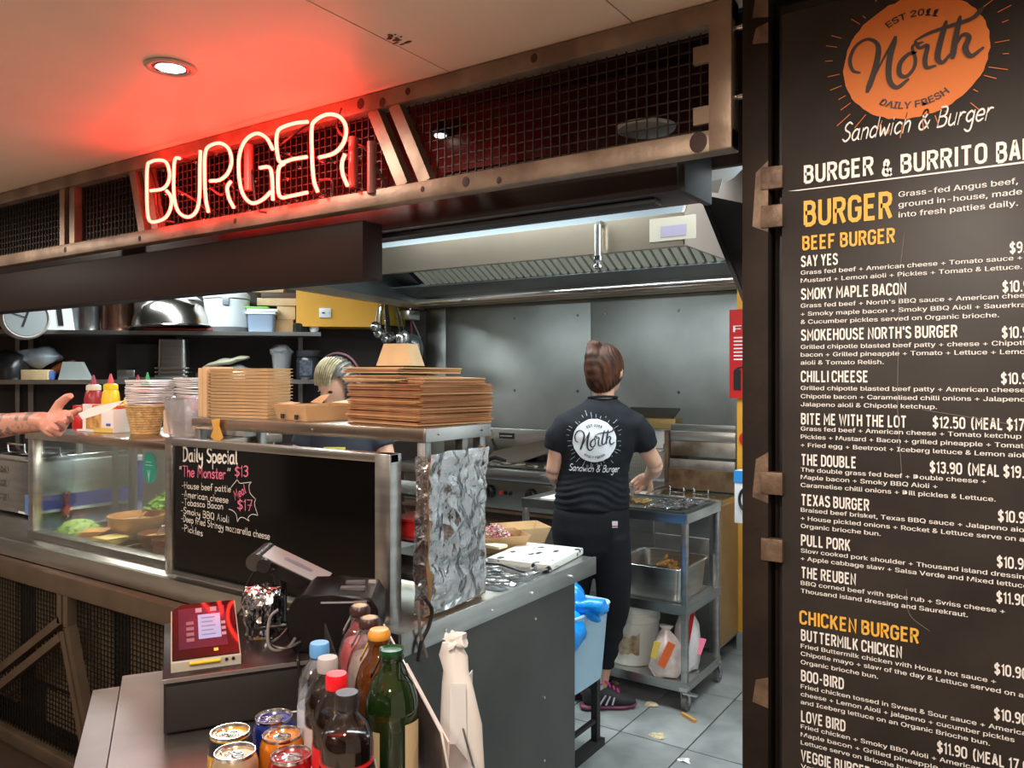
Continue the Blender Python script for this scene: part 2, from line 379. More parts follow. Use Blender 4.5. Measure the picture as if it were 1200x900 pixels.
# condensed block capitals drawn as strokes on a 3.4 x 7 grid
CG = {
 'A': '0,0 1.5,6.5 1.9,6.5 3.4,0|.7,2 2.7,2', 'B': '.1,0 .1,6.5 2,6.5 2.9,6 3.1,5 2.8,4 2,3.5 .1,3.5|2,3.5 3,3 3.3,1.8 3,.6 2,0 .1,0', 'C': '3.3,4.9 3.1,5.9 2.3,6.5 1,6.5 .2,5.9 0,5 0,1.5 .2,.6 1,0 2.3,0 3.1,.6 3.3,1.6',
 'D': '.1,0 .1,6.5 1.9,6.5 3,5.9 3.3,4.8 3.3,1.7 3,.6 1.9,0 .1,0', 'E': '3.1,6.5 .2,6.5 .2,0 3.1,0|.2,3.4 2.7,3.4', 'F': '3.1,6.5 .2,6.5 .2,-.5|.2,3.3 2.7,3.3', 'G': '3.3,4.9 3.1,5.9 2.3,6.5 1,6.5 .2,5.9 0,5 0,1.5 .2,.6 1,0 2.3,0 3.1,.6 3.3,1.6 3.3,3.1 1.8,3.1',
 'H': '.1,-.5 .1,7|3.3,-.5 3.3,7|.1,3.4 3.3,3.4', 'I': '.3,-.5 .3,7', 'J': '2.6,7 2.6,1 2,0 1,0 .2,.6 0,1.5', 'K': '.1,-.5 .1,7|3.2,6.9 .4,2.4|1.4,3.8 3.4,-.4', 'L': '.2,7 .2,0 3,0', 'M': '.1,-.5 .1,6.6 2.1,2.2 4.1,6.6 4.1,-.5', 'N': '.1,-.5 .1,6.6 3.3,-.1 3.3,7',
 'O': '1.1,0 .3,.5 0,1.5 0,5 .3,6 1.1,6.5 2.2,6.5 3,6 3.3,5 3.3,1.5 3,.5 2.2,0 1.1,0', 'P': '.1,-.5 .1,6.5 2.1,6.5 3,6 3.3,4.8 3,3.5 2.1,2.9 .1,2.9', 'R': '.1,-.5 .1,6.5 2.1,6.5 3,6 3.2,4.9 2.9,3.8 2.1,3.2 .1,3.2|1.8,3.2 3.3,-.4', 'S': '3.1,5.2 2.8,6.1 2.1,6.5 1.2,6.5 .4,6.1 .1,5.1 .4,4.1 1.3,3.6 2.2,3 3.1,2.5 3.3,1.5 2.9,.4 2,0 1.2,0 .4,.4 .1,1.3',
 'T': '0,6.5 3.6,6.5|1.8,6.5 1.8,-.5', 'U': '.1,7 .1,1.5 .4,.5 1.2,0 2.2,0 3,.5 3.3,1.5 3.3,7', 'V': '0,7 1.7,-.3 3.4,7', 'W': '0,7 1.3,-.1 2.6,6 3.9,-.1 5.2,7', 'X': '0,7 3.4,-.5|3.4,7 0,-.5', 'Y': '0,7 1.7,3|3.4,7 1.7,3 1.7,-.5', 'Z': '.1,6.5 3.2,6.5 .1,0 3.3,0',
 '0': '1.1,0 .3,.5 0,1.5 0,5 .3,6 1.1,6.5 2.2,6.5 3,6 3.3,5 3.3,1.5 3,.5 2.2,0 1.1,0', '1': '0,5.2 1.3,6.5 1.3,-.5', '2': '.1,5.2 .5,6.2 1.3,6.5 2.2,6.5 3,6 3.2,5 2.9,3.9 .1,0 3.3,0', '3': '.2,5.6 .8,6.4 2.2,6.5 3.1,5.9 3.1,4.3 2.3,3.5 1.2,3.5|2.3,3.5 3.2,2.7 3.2,.8 2.3,0 1,0 .1,1',
 '5': '3,6.5 .4,6.5 .3,3.8 1.8,4.2 2.9,3.7 3.3,2.4 3.1,.8 2.1,0 1,0 .2,.8', '7': '0,6.5 3.2,6.5 1.1,-.5', '9': '.4,.3 1.5,0 2.6,.5 3.2,2 3.3,4.9 2.9,6 2.1,6.5 1.2,6.5 .4,6 .1,4.9 .4,3.6 1.3,3.1 2.2,3.2 3.1,4',
 '$': '3.1,5.1 2.8,5.9 2.1,6.2 1.2,6.2 .4,5.8 .1,4.9 .4,4 1.3,3.5 2.2,3 3.1,2.4 3.3,1.5 2.9,.6 2,.2 1.2,.2 .4,.6 .1,1.5|1.7,7.6 1.7,-1.1', '.': '.3,-.5 .3,.7', '(': '1.2,7.4 .2,5.8 0,3.2 .2,.8 1.2,-1', ')': '0,7.4 1,5.8 1.2,3.2 1,.8 0,-1', '&': '3.9,-.3 .8,4.5 .8,5.7 1.5,6.5 2.3,6.3 2.7,5.3 2.2,4.3 .4,2.7 .1,1.4 .6,.4 1.5,0 2.6,.3 3.4,1.4 3.6,3', "'": '.3,7.1 .3,5', '-': '.1,2.9 1.9,2.9', ' ': '',
}
def put_caps(b, s, A, Bp, cap, wd=1.25, width=None, hs=.78, up=(0, 0, 1)):
    """block capitals; cap is the full height; Bp is the right end, or only the direction when width is given"""
    A = Vector(A); U = Vector(up)*cap/7.1; x = 0; V = []; Fc = []
    for ch in s:
        st = CG[ch]; mx = 0
        for li, seg in enumerate(st.split('|')):
            if not seg: continue
            pts = [Vector([float(q) for q in p.split(',')]) for p in seg.split()]; mx = max(mx, max(p.x for p in pts))
            closed = (pts[0]-pts[-1]).length < .01; n = len(pts); vs = []
            for i, p in enumerate(pts):
                a = pts[i-1] if i else (pts[-2] if closed else None); c = pts[i+1] if i < n-1 else (pts[1] if closed else None)
                d1 = (p-a).normalized() if a is not None else (c-p).normalized(); d2 = (c-p).normalized() if c is not None else d1
                nn = Vector((-(d1+d2).y, (d1+d2).x)); nn = nn.normalized() if nn.length > .1 else Vector((-d1.y, d1.x)); m = min(1.6, 1/max(.3, nn.dot(Vector((-d1.y, d1.x)))))
                for sg in (1, -1): q = p+nn*wd/2*m*sg; vs.append(Vector((q.x+x+wd/2, q.y+.3, li)))
            k = len(V); V += vs; Fc += [(k+2*i, k+2*i+1, k+2*i+3, k+2*i+2) for i in range(n-1)]
        x += (1.9 if ch == ' ' else mx+wd+.55)
    x -= .55
    X = (Vector(Bp)-A)/x if width is None else (Vector(Bp)-A).normalized()*cap/7.1*hs
    N = X.cross(U).normalized(); b.add([A+X*v.x+U*v.y+N*.0004*v.z for v in V], Fc)
ORD = ['lowest', 'second', 'third', 'fourth', 'fifth', 'sixth', 'seventh', 'eighth', 'ninth', 'tenth', 'eleventh', 'twelfth', 'thirteenth', 'fourteenth', 'fifteenth', 'sixteenth', 'seventeenth', 'eighteenth', 'nineteenth', 'twentieth', 'twenty-first', 'twenty-second', 'twenty-third', 'twenty-fourth', 'twenty-fifth', 'twenty-sixth', 'twenty-seventh', 'twenty-eighth']
def nth(k, n, what): return ('topmost '+what if k == n-1 else 'lowest '+what if k == 0 else what+', '+ORD[k]+' from the bottom')
# the logo, in a frame where the disc has radius 1 (x right, y up)
def logo():
    def m(x, y): return Vector(((x-495)/370, (368-y)/340))
    # traced flat on: shear of the picture taken out
    def f(x, y): p = m(x, y); return Vector((p.x, p.y-.17*p.x))
    dark = []; out = []
    S = [([(215, 440), (178, 425), (163, 360), (195, 285), (255, 250), (305, 275), (315, 330), (295, 430), (258, 545)], [.04, .05, .06, .055, .05, .06, .085, .09, .09]),
         ([(258, 545), (330, 390), (402, 255)], [.03, .03, .05]),
         ([(402, 255), (372, 380), (372, 490), (410, 535), (465, 495)], [.08, .09, .08, .07, .05]),
         ([(505, 345), (468, 352), (428, 400), (425, 460), (458, 475), (495, 435), (505, 380), (490, 310), (540, 290)], [.05, .06, .07, .07, .06, .05, .05, .04, .04]),
         ([(505, 285), (525, 320), (565, 310), (553, 380), (560, 430), (600, 425)], [.05, .05, .06, .07, .06, .04]),
         ([(655, 190), (625, 310), (615, 385), (640, 408), (672, 370)], [.07, .08, .08, .06, .04]),
         ([(722, 170), (700, 290), (688, 382)], [.07, .08, .08]),
         ([(695, 330), (735, 265), (765, 280), (748, 340), (775, 382), (826, 345)], [.04, .05, .07, .08, .07, .04]),
         ([(508, 276), (580, 240), (690, 208), (780, 180), (828, 132)], [.03, .05, .06, .06, .08])]
    for pts, ws in S:
        P = cr([f(*p) for p in pts], 5); n = len(P)
        W_ = [ws[min(int(i/(n-1)*(len(ws)-1)), len(ws)-2)]*(1-(i/(n-1)*(len(ws)-1) % 1))+ws[min(int(i/(n-1)*(len(ws)-1))+1, len(ws)-1)]*(i/(n-1)*(len(ws)-1) % 1) for i in range(n)]
        dark.append(ribbon(P, W_))
    def arc(s, rad, a0, a1, cap, inside):
        vs, fs, wd = txt(s, .02); q = []
        k = cap/CAP
        for x, y in vs:
            a = a0+(a1-a0)*x/wd
            r = rad+y*k if not inside else rad-y*k
            q.append(Vector((math.sin(a)*r, math.cos(a)*r)))
        return q, fs
    dark.append(arc('EST 2011', .66, -.55, .5, .15, False))
    dark.append(arc('DAILY FRESH', .83, PI+.62, PI-.62, .15, True))
    disc = ([Vector((0, 0))]+[Vector((math.cos(a), math.sin(a)))*(1+random.uniform(-.018, .012)) for a in [2*PI*i/72 for i in range(72)]], [(0, 1+i, 1+(i+1) % 72) for i in range(72)])
    rays = []
    rd = random.Random(3)
    for i in range(34):
        a = 2*PI*i/34+rd.uniform(-.05, .05); r0 = 1.06+rd.choice((0, 0, 0, .12)); r1 = r0+rd.choice((.06, .1, .16, .24))
        rays.append(ribbon([Vector((math.cos(a), math.sin(a)))*r0, Vector((math.cos(a), math.sin(a)))*r1], .022))
    return disc, rays, dark
LOGO = logo()
# ================================================================ setting
YT = 1.6; ZC = 2.285
fl = struct('floor', B().bx(-7, 2.5, -3, 6, -.1, -.008), mat('floor_grout', (.08, .08, .075), .7))
TILE = mat('grey_floor_tile', (.25, .265, .26), .4, var=.25, vscale=5, bump=.03, bscale=30)
TILE2 = mat('grey_floor_tile_scuffed', (.265, .28, .275), .45, var=.3, vscale=4, bump=.03, bscale=30)
tm = {}
for k, m in enumerate((TILE, TILE2)):
    tm[k] = finish(B().box((0, 0, -.004), (.291, .594, .008), bev=.0015).b, 'tile', m)
for i in range(-8, 5):
    for j in range(-3, 4):
        o = bpy.data.objects.new('tile', tm[(i*3+j) % 2]); C.objects.link(o); o.parent = fl
        o.location = (-1.225+.297*i+.148, 3.09+.6*j+.3, 0)
struct('floor_customer_side', B().bx(-7, 2.5, -3, 1.28, -.008, .002), mat('brown_vinyl_floor', (.05, .032, .022), .45, var=.3))
struct('floor_light_bounce', B().bx(-7, 2.5, -3, .35, .002, .006), mat('light_bounce_pale', (.62, .52, .42), .4, var=.08))  # unseen pale floor added to bounce light onto the ceiling
ce = struct('ceiling', B().bx(-7, 2.5, -3, 1.66, ZC+.006, ZC+.05), mat('ceiling_void', (.1, .08, .06), .8))
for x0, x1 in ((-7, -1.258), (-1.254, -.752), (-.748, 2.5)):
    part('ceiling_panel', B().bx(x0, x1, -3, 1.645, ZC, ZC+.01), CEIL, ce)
st = B()
for i in range(16):
    p = at(463+random.uniform(-9, 18), 45+random.uniform(-5, 7), Z=ZC-.0012); st.ell(p, (random.uniform(.003, .012), random.uniform(.002, .006), .0008), 8)
part('grime_mark', st, mat('grime', (.1, .04, .02), .8), ce)
struct('ceiling_kitchen', B().bx(-8, 1.5, 1.98, 6.5, 2.62, 2.68), DARKW)
cv = struct('wall_light_block', B().bx(-7, .6, 1.96, 1.98, 2.045, 2.66), DARKW)  # added board, keeps kitchen light out of the space behind the mesh
part('cavity_top', B().bx(-7, .6, 1.66, 1.96, 2.6, 2.64), BLACK, cv)
part('cavity_fascia', B().bx(-7, .6, 1.655, 1.665, ZC, 2.6), BLACK, cv)
part('cavity_board', B().slab([at(495, 138, Y=1.955), at(835, 70, Y=1.955), at(835, 152, Y=1.955), at(522, 205, Y=1.955)], (0, -1, 0), .02), mat('red_brown_board', (.06, .02, .015), .4), cv)
# back wall behind the cooking line
wb = struct('wall_back', B().bx(-4.6, 1.2, 4.86, 4.95, 0, 2.6), DARKW)
for x0, x1 in ((-4.075, -3.882), (-3.878, -2.611), (-2.607, -1.2)):
    part('steel_panel', B().bx(x0, x1, 4.848, 4.86, .0, 2.045, bev=.001), STEELWALL, wb)
for x in (-3.72, -3.242, -2.716, -2.497, -1.977):
    for z in (1.937, 1.412):
        part('bolt', B().cyl((x, 4.85, z), (x, 4.842, z), .011, .008, 10), STEELD, wb)
# angled store wall to the left
wd = Vector((-.72, -.69, 0)).normalized(); wn = Vector((.69, -.72, 0)).normalized()   # along, and out of the wall towards us
W0 = Vector((-4.08, 4.85, 0))
def WL(s, out=0, z=0): return W0+wd*s+wn*out+Vector((0, 0, z))
struct('wall_left', B().slab([WL(0, 0, 0), WL(4.6, 0, 0), WL(4.6, 0, 2.62), WL(0, 0, 2.62)], -wn, .06), DARKW)
# yellow wall end right of the cooking line, with a red sign
yw = struct('wall_right', B().bx(-1.44, .4, 4.382, 4.44, 0, 2.6), mat('passage_grey', (.3, .31, .31), .6))
part('yellow_board', B().bx(-1.44, -1.31, 4.376, 4.382, 0, 2.6), YELLOW, yw)
part('skirting', B().bx(-1.44, .4, 4.365, 4.38, 0, .1), mat('grey_skirting', (.25, .26, .26), .5), yw)
struct('wall_passage', B().bx(-.36, -.3, 1.74, 4.38, 0, 2.62), mat('foil_reflector_white', (.75, .78, .78), .3))  # unseen wall, made white as a bright reflection for the foil
struct('wall_front', B().bx(-.5, 2.5, 1.66, 1.72, 0, 2.62), DARKW)
rs = thing('fire_sign', 'red fire sign with white lettering on the yellow wall behind the rusty post', 'sign', (-1.36, 4.36, 1.42))
part('sign_plate', B().bx(-1.475, -1.2, 4.352, 4.358, 1.395, 1.885), RED, rs, W=True)
b = B(); put_text(b, 'FIRE', (-1.452, 4.35, 1.76), (-1.24, 4.35, 1.76), .05)
for k in range(7): b.bx(-1.45, -1.3, 4.3495, 4.3505, 1.725-.02*k, 1.732-.02*k)
part('lettering', b, WHITEL, rs, W=True)
b = B(); b.bx(-1.45, -1.41, 4.348, 4.351, 1.44, 1.54).ell((-1.43, 4.35, 1.545), (.02, .002, .015), 10).tube([(-1.43, 4.35, 1.56), (-1.4, 4.35, 1.57), (-1.385, 4.35, 1.5)], .005)
part('extinguisher_symbol', b, BLACK, rs, W=True)
b = B(); b.slab([at(869, 392, Y=4.35), at(873, 380, Y=4.35), at(873, 470, Y=4.35), at(870, 492, Y=4.35)], (0, -1, 0), .002)
n_ = thing('wall_notice', 'small white notice with a red dot on the yellow wall', 'notice', (-1.38, 4.37, 1.2))
part('paper', B().bx(-1.405, -1.25, 4.366, 4.372, 1.02, 1.3), WHITEL, n_, W=True)
part('red_dot', B().cyl((-1.385, 4.367, 1.17), (-1.385, 4.364, 1.17), .04, seg=20), RED, n_, W=True)

struct('wall_reflected_dark', B().bx(-7, 2.5, -3.1, -3.0, 0, ZC), mat('reflected_wall_brown', (.05, .03, .022), .6, var=.3, vscale=1))  # unseen wall added to keep the chalkboard's reflections dark
# ================================================================ truss with mesh
def square_mesh(name, poly, Y, sp, r, parent, spz=None, m=WIRE):
    """woven wire grid clipped to a convex polygon given in (x, z)"""
    b = B(); n = len(poly); spz = spz or sp
    def clip(axis, v):
        out = []
        for i in range(n):
            p, q = poly[i], poly[(i+1) % n]
            if (p[axis]-v)*(q[axis]-v) < 0:
                t = (v-p[axis])/(q[axis]-p[axis]); out.append(p[1-axis]+(q[1-axis]-p[1-axis])*t)
        return sorted(out)
    x = min(p[0] for p in poly)+sp/2
    while x < max(p[0] for p in poly):
        c = clip(0, x)
        if len(c) == 2: b.bar((x, Y, c[0]), (x, Y, c[1]), r, r)
        x += sp
    z = min(p[1] for p in poly)+spz/2
    while z < max(p[1] for p in poly):
        c = clip(1, z)
        if len(c) == 2: b.bar((c[0], Y+r, z), (c[1], Y+r, z), r, r)
        z += spz
    return part(name, b, m, parent, W=True, kind='stuff')
tr = thing('sign_truss', 'scorched bare steel truss frame with black wire mesh above the counter', 'truss', (-2.5, YT, 1.975))
part('top_chord', B().bx(-4.6, -.53, YT-.022, YT+.022, 2.238, 2.283, bev=.003), BARE, tr, W=True)
part('bottom_chord', B().bx(-4.6, -.53, YT-.022, YT+.022, 1.977, 2.022, bev=.003), BARE, tr, W=True)
part('end_post', B().bx(-.578, -.53, YT-.024, YT+.024, 1.978, 2.282, bev=.003), BARE, tr, W=True)
for (xt, xb) in ((-3.158, -3.158), (-3.085, -3.085), (-2.68, -2.62), (-2.6, -2.54), (-1.525, -1.415), (-1.448, -1.338)):
    part('web_bar', B().bar((xt, YT, 2.24), (xb, YT, 2.02), .036, .03), BARE, tr, W=True)
for p in ([(-4.6, 2.022), (-3.176, 2.022), (-3.176, 2.238), (-4.6, 2.238)], [(-3.066, 2.022), (-2.64, 2.022), (-2.7, 2.238), (-3.066, 2.238)],
          [(-2.52, 2.022), (-1.437, 2.022), (-1.547, 2.238), (-2.58, 2.238)], [(-1.318, 2.022), (-.578, 2.022), (-.578, 2.238), (-1.428, 2.238)]):
    square_mesh('wire_mesh', p, YT+.012, .0245, .0028, tr)
for x, z, r in ((-.6, 2.0, .02), (-.553, 2.02, .014), (-.545, 2.25, .012), (-1.2, 2.0, .012), (-1.0, 2.262, .01), (-1.56, 2.262, .014), (-1.48, 2.25, .012), (-1.39, 2.262, .009), (-1.34, 2.0, .007), (-1.1, 1.99, .008), (-2.1, 2.0, .008), (-2.62, 1.995, .009), (-3.12, 2.0, .01)):
    part('weld_mark', B().ell((x, YT-.0225, z), (r, .001, r*1.1), 10), WELD, tr, W=True)
for z in (2.18, 2.055): part('clip', B().bx(-.612, -.578, YT-.02, YT-.01, z-.018, z+.018), BARE, tr, W=True)

# fascia and roller beam beneath
solo('fascia_box', 'long dark brown fascia box hanging under the truss over the counter', 'fascia', B().bx(-5.5, -1.594, 1.62, 1.70, 1.794, 1.955, bev=.002), mat('fascia_brown', (.018, .009, .007), .6, spec=.15, bump=.02, bscale=200))
rb = thing('roller_shutter_beam', 'black roller shutter housing under the truss over the opening', 'shutter', (-1.6, 1.78, 1.93))
part('housing', B().bx(-5.5, -.71, 1.74, 1.90, 1.945, 2.06, bev=.006), mat('shutter_black', (.02, .012, .011), .4), rb, W=True)
part('bottom_rail', B().bx(-5.5, -.78, 1.77, 1.81, 1.93, 1.945, bev=.003), BLACK, rb, W=True)
part('end_cap', B().bx(-.71, -.69, 1.73, 1.91, 1.94, 2.065, bev=.004), BLACK, rb, W=True)

# rusty post and lugs
po = thing('rusty_post', 'tall dark rusty steel post between the kitchen opening and menu board', 'post', (-.478, YT, 0))
part('post_tube', B().bx(-.508, -.456, YT-.026, YT+.026, 0, 2.284, bev=.003), RUST, po, W=True)
for z in (1.905, 1.83, 1.31, 1.18, .55): part('lug', B().bx(-.47, -.428, YT-.03, YT-.012, z-.022, z+.022, bev=.002), RUSTL, po, W=True)
for z, h in ((1.87, .07), (2.25, .03), (2.19, .02), (1.32, .05), (.62, .05), (.9, .03)):
    part('scraped_patch', B().slab([(-.487, YT-.0265, z-h*.8), (-.456, YT-.0265, z-h), (-.456, YT-.0265, z+h), (-.48, YT-.0265, z+h*.7)], (0, -1, 0), .0006), RUSTL, po, W=True)
for z in (2.225, 2.085): part('link_bolt', B().cyl((-.535, YT, z), (-.5, YT, z), .006), CHROME, po, W=True)
ap = thing('tilted_black_panel', 'black angled panel hanging under the hood end behind the post', 'panel', (-.8, 2.4, 1.75))
pts = [at(822, 228, Y=2.36), at(900, 244, Y=2.36), at(900, 420, Y=2.36)]
part('panel', B().slab(pts, (0, 1, 0), .03), BLACK, ap, W=True)
part('hanger_rod', B().cyl(at(880, 250, Y=2.37), Vector((at(880, 250, Y=2.37).x, 2.37, 2.62)), .008), BLACK, ap, W=True)
part('edge_strip', B().bar(at(822, 228, Y=2.352), at(900, 420, Y=2.352), .012, .01), BLACKP, ap, W=True)
tl = thing('torn_light_fitting', 'white torn round light fitting above the black angled panel', 'light fitting', at(838, 210, Y=2.3))
b = B(); c = at(838, 205, Y=2.3)
b.lathe([(.075, .02), (.078, .012), (.055, -.01), (.02, -.018)], c, 20); b.noise(.008, 14)
part('bowl', b, WHITEP, tl, W=True)
b = B(); b.slab([at(822, 208, Y=2.29), at(848, 206, Y=2.29), at(842, 226, Y=2.3), at(832, 224, Y=2.3)], (0, 1, 0), .006); b.noise(.006, 30)
part('torn_flap', b, WHITEP, tl, W=True)
part('stem', B().cyl(c+Vector((0, 0, .01)), c+Vector((0, 0, .4)), .01), BLACK, tl, W=True)
# lights seen behind the mesh
cl = thing('cavity_dish_light', 'pale oval dish light behind the wire mesh right of the neon sign', 'light', at(757, 152, Y=1.82))
part('dish', B().lathe([(.07, 0), (.074, .008), (.03, .014)], at(757, 153, Y=1.82), 24), mat('dish_white', (.6, .6, .55), .4), cl, W=True)
part('cord', B().cyl(at(757, 148, Y=1.82), at(757, 148, Y=1.82)+Vector((0, 0, .35)), .003), BLACK, cl, W=True)
cs = thing('cavity_spot_light', 'small bright white lamp glowing behind the wire mesh', 'light', at(516, 160, Y=1.9))
part('lamp', B().lathe([(.018, 0), (.018, .004)], at(516, 160, Y=1.9), 16), mat('lamp_glow', (1, .97, .9), emit=4), cs, W=True)
part('housing', B().lathe([(.026, .004), (.028, .02), (.01, .05)], at(516, 160, Y=1.9), 16), BLACK, cs, W=True)

# recessed downlight
dl = thing('downlight', 'round recessed ceiling downlight glowing white left above the neon sign', 'light', at(200, 78, Z=ZC))
c = at(200, 78, Z=ZC)
b = B(); b.tube([(c.x+.052*math.cos(2*PI*k/32), c.y+.052*math.sin(2*PI*k/32), ZC-.003) for k in range(32)], [(.009, .004)]*32, 8, closed=True)
part('trim_ring', b, mat('ring_paint', (.6, .45, .38), .4), dl, W=True)
b = B(); b.tube([(c.x+.038*math.cos(2*PI*k/32), c.y+.038*math.sin(2*PI*k/32), ZC-.002) for k in range(32)], .005, 8, closed=True)
part('inner_ring', b, CHROME, dl, W=True)
part('lamp_face', B().lathe([(.034, -.004), (.034, .0)], c, 24), mat('downlight_glow', (1, .93, .85), emit=9), dl, W=True)

# ================================================================ neon sign
NEON = mat('neon_glass_red', (1, .03, .02), emit=34)
ns = thing('neon_sign', 'glowing red neon tube sign reading BURGER mounted on the truss', 'sign', (-2.05, YT-.06, 2.02))
def nz(pts, k=5): return [at(150+x/3.4286, 80+y/3.4286, Y=YT-.055) for x, y in cr([Vector(p) for p in pts], k)]
letters = [
 ('B', [[(90, 492), (140, 484), (163, 455), (166, 415), (153, 378), (125, 369), (92, 376), (78, 396), (76, 500), (80, 592), (98, 618), (148, 602), (171, 562), (173, 518), (155, 492)]]),
 ('U', [[(208, 362), (192, 362), (185, 395), (185, 510), (202, 575), (240, 598), (274, 575), (287, 515), (289, 400), (291, 330)]]),
 ('R', [[(323, 578), (312, 520), (308, 420), (310, 345), (325, 314), (368, 301), (403, 322), (416, 372), (402, 420), (370, 448), (330, 453)], [(413, 455), (399, 478), (405, 520), (425, 560)]]),
 ('G', [[(582, 326), (556, 280), (515, 262), (470, 292), (447, 355), (447, 440), (463, 508), (498, 542), (540, 528), (574, 496)], [(530, 400), (566, 398), (578, 430), (582, 530)]]),
 ('E', [[(722, 215), (670, 221), (612, 242), (597, 275), (600, 342), (614, 378), (660, 366), (718, 356)], [(628, 382), (606, 402), (603, 480), (614, 518), (655, 513), (720, 499)]]),
 ('R', [[(762, 496), (746, 445), (739, 340), (738, 245), (750, 212), (798, 186), (848, 194), (875, 235), (868, 295), (830, 340), (768, 359)], [(872, 345), (860, 380), (863, 425), (882, 472)]]),
]
for ch, strokes in letters:
    b = B()
    for s_ in strokes: b.tube(nz(s_), .0052, 8)
    part('neon_tube', b, NEON, ns, W=True, label='glowing red letter '+ch)
b = B()
for ch, strokes in letters:
    for s_ in strokes:
        for p in (s_[0], s_[-1], s_[len(s_)//2]):
            q = at(150+p[0]/3.4286, 80+p[1]/3.4286, Y=YT-.05); b.cyl(q, q+Vector((0, .06, 0)), .0045, seg=8)
part('glass_standoff', b, clear('standoff_glass', (1, .9, .9), .2), ns, W=True, kind='stuff')
for pts in ([(475, 330), (500, 430), (520, 560), (560, 580)], [(860, 160), (840, 240), (900, 300), (960, 330), (1040, 480)], [(600, 320), (700, 240), (735, 225)], [(330, 480), (380, 510), (420, 470), (430, 540)],
            [(770, 450), (820, 450), (825, 510)], [(90, 400), (110, 480), (130, 600), (190, 620)], [(200, 490), (270, 530), (330, 580)]):
    part('wiring', B().tube([at(150+x/3.4286, 80+y/3.4286, Y=YT-.02) for x, y in cr([Vector(p) for p in pts], 4)], .004, 6), BLACKP, ns, W=True)
for x, y in ((485, 400), (905, 380), (980, 400)):
    q = at(150+x/3.4286, 80+y/3.4286, Y=YT-.022); part('transformer_tube', B().cyl(q-Vector((0, 0, .07)), q+Vector((0, 0, .07)), .013), mat('tube_housing', (.3, .12, .1), .4), ns, W=True)

# ================================================================ menu board
mbm = mat('menu_print_black', (.03, .025, .022), .42, var=.3, vscale=5, spec=.3)
mb = thing('menu_board', 'tall black printed menu board with orange logo beside the rusty post', 'menu board', (-.0, YT, .3))
MX0 = at(911, 440, Y=YT-.02).x
MX0 = -.432
part('board', B().bx(MX0, .5, YT-.02, YT+.01, .25, at(912, 18, Y=YT-.02).z, bev=.002), mbm, mb, W=True)
part('board_frame', B().bx(MX0-.012, .52, YT+.011, YT+.04, .22, 2.25), BLACK, mb, W=True)
YM = YT-.0215
WHITE_INK = mat('menu_white_ink', (.86, .84, .81), .55); GOLD_INK = mat('menu_gold_ink', (.85, .46, .06), .55); ORANGE_INK = mat('menu_orange_ink', (.78, .2, .03), .55)
DARK_INK = mat('menu_dark_ink', (.045, .03, .025), .55)
def ln(b, s, x0, y0, x1, cap, hs=.8, off=.012):
    if off > .02:
        A = at(x0, y0, Y=YM); k = (A-Vector((0, 0, HC))).y/ray(x0, y0).y/F
        if x1: put_caps(b, s, A, Vector((at(x1, y0, Y=YM).x, YM, A.z)), cap*k)
        else: put_caps(b, s, A, A+Vector((1, 0, 0)), cap*k, width=1, hs=hs)
        return
    A = at(x0, y0, Y=YM)
    k = (A-Vector((0, 0, HC))).y/ray(x0, y0).y/F
    if x1: Bq = Vector((at(x1, y0, Y=YM).x, YM, A.z)); put_text(b, s, A, Bq, cap*k, off)
    else: put_text(b, s, A, A+Vector((1, 0, 0)), cap*k, off, width=1, hs=hs)
def block(items, label=None, m=WHITE_INK):
    b = B()
    for it in items: ln(b, *it)
    part('lettering', b, m, mb, W=True, label=label)
T_ = .035; H_ = .76
block([('BURGER', 941.7, 215, 1024, 20, 1, T_), ('&', 1033, 207, 1046, 19, 1, T_), ('BURRITO', 1055, 203, 1157, 21, 1, T_), ('BAR', 1167, 191, 1212, 23, 1, T_)], 'white heading reading BURGER & BURRITO BAR')
b = B(); A = at(923, 224, Y=YM); b.slab([A, Vector((.4, YM, A.z)), Vector((.4, YM, A.z-.005)), A+Vector((.02, 0, -.002))], (0, -1, 0), .0003); part('rule_line', b, WHITE_INK, mb, W=True)
block([('BURGER', 941.5, 265, 1046, 28, 1, T_)], 'gold heading BURGER', GOLD_INK)
block([('Grass-fed Angus beef,', 1053, 231, 1192.7, 9), ('ground in-house, made', 1053, 243, 1197.7, 9), ('into fresh patties daily.', 1053, 255, 1193, 9)], 'white words on grass-fed beef')
block([('BEEF BURGER', 940, 293, 1049, 15.5, 1, T_)], 'gold heading BEEF BURGER', GOLD_INK)
S6 = 6.8; S12 = 12.3
def item(title, ty, tx1, price, px, py, lines, full=None):
    it = [(title, 938.5, ty, tx1, S12, 1, .03)]
    it.append((price, px, py, None, 12.5, H_, .03))
    for s, y, x1 in lines: it.append((s, 938.5, y, x1, S6, .86, .014))
    block(it, 'white menu entry '+title)
item('SAY YES', 312.8, 982, '$9.90', 1183, 297, [('Grass fed beef + American cheese + Tomato sauce +', 322, 1198), ('Mustard + Lemon aioli + Pickles + Tomato & Lettuce.', 331.3, 1197.7)])
item('SMOKY MAPLE BACON', 351, 1062, '$10.90', 1174.5, 342.5, [('Grass fed beef + North\'s BBQ sauce + American cheese', 360.7, 1214), ('+ Smoky maple bacon + Smoky BBQ Aioli + Sauerkraut', 370.3, 1214), ('& Cucumber pickles served on Organic brioche.', 379.7, 1170.8)])
item('SMOKEHOUSE NORTH\'S BURGER', 399, 1122, '$10.90', 1173.8, 396, [('Grilled chipotle blasted beef patty + cheese + Chipotle', 409, 1208), ('bacon + Grilled pineapple + Tomato + Lettuce + Lemon', 418, 1208), ('aioli & Tomato Relish.', 427.3, 1035.6)])
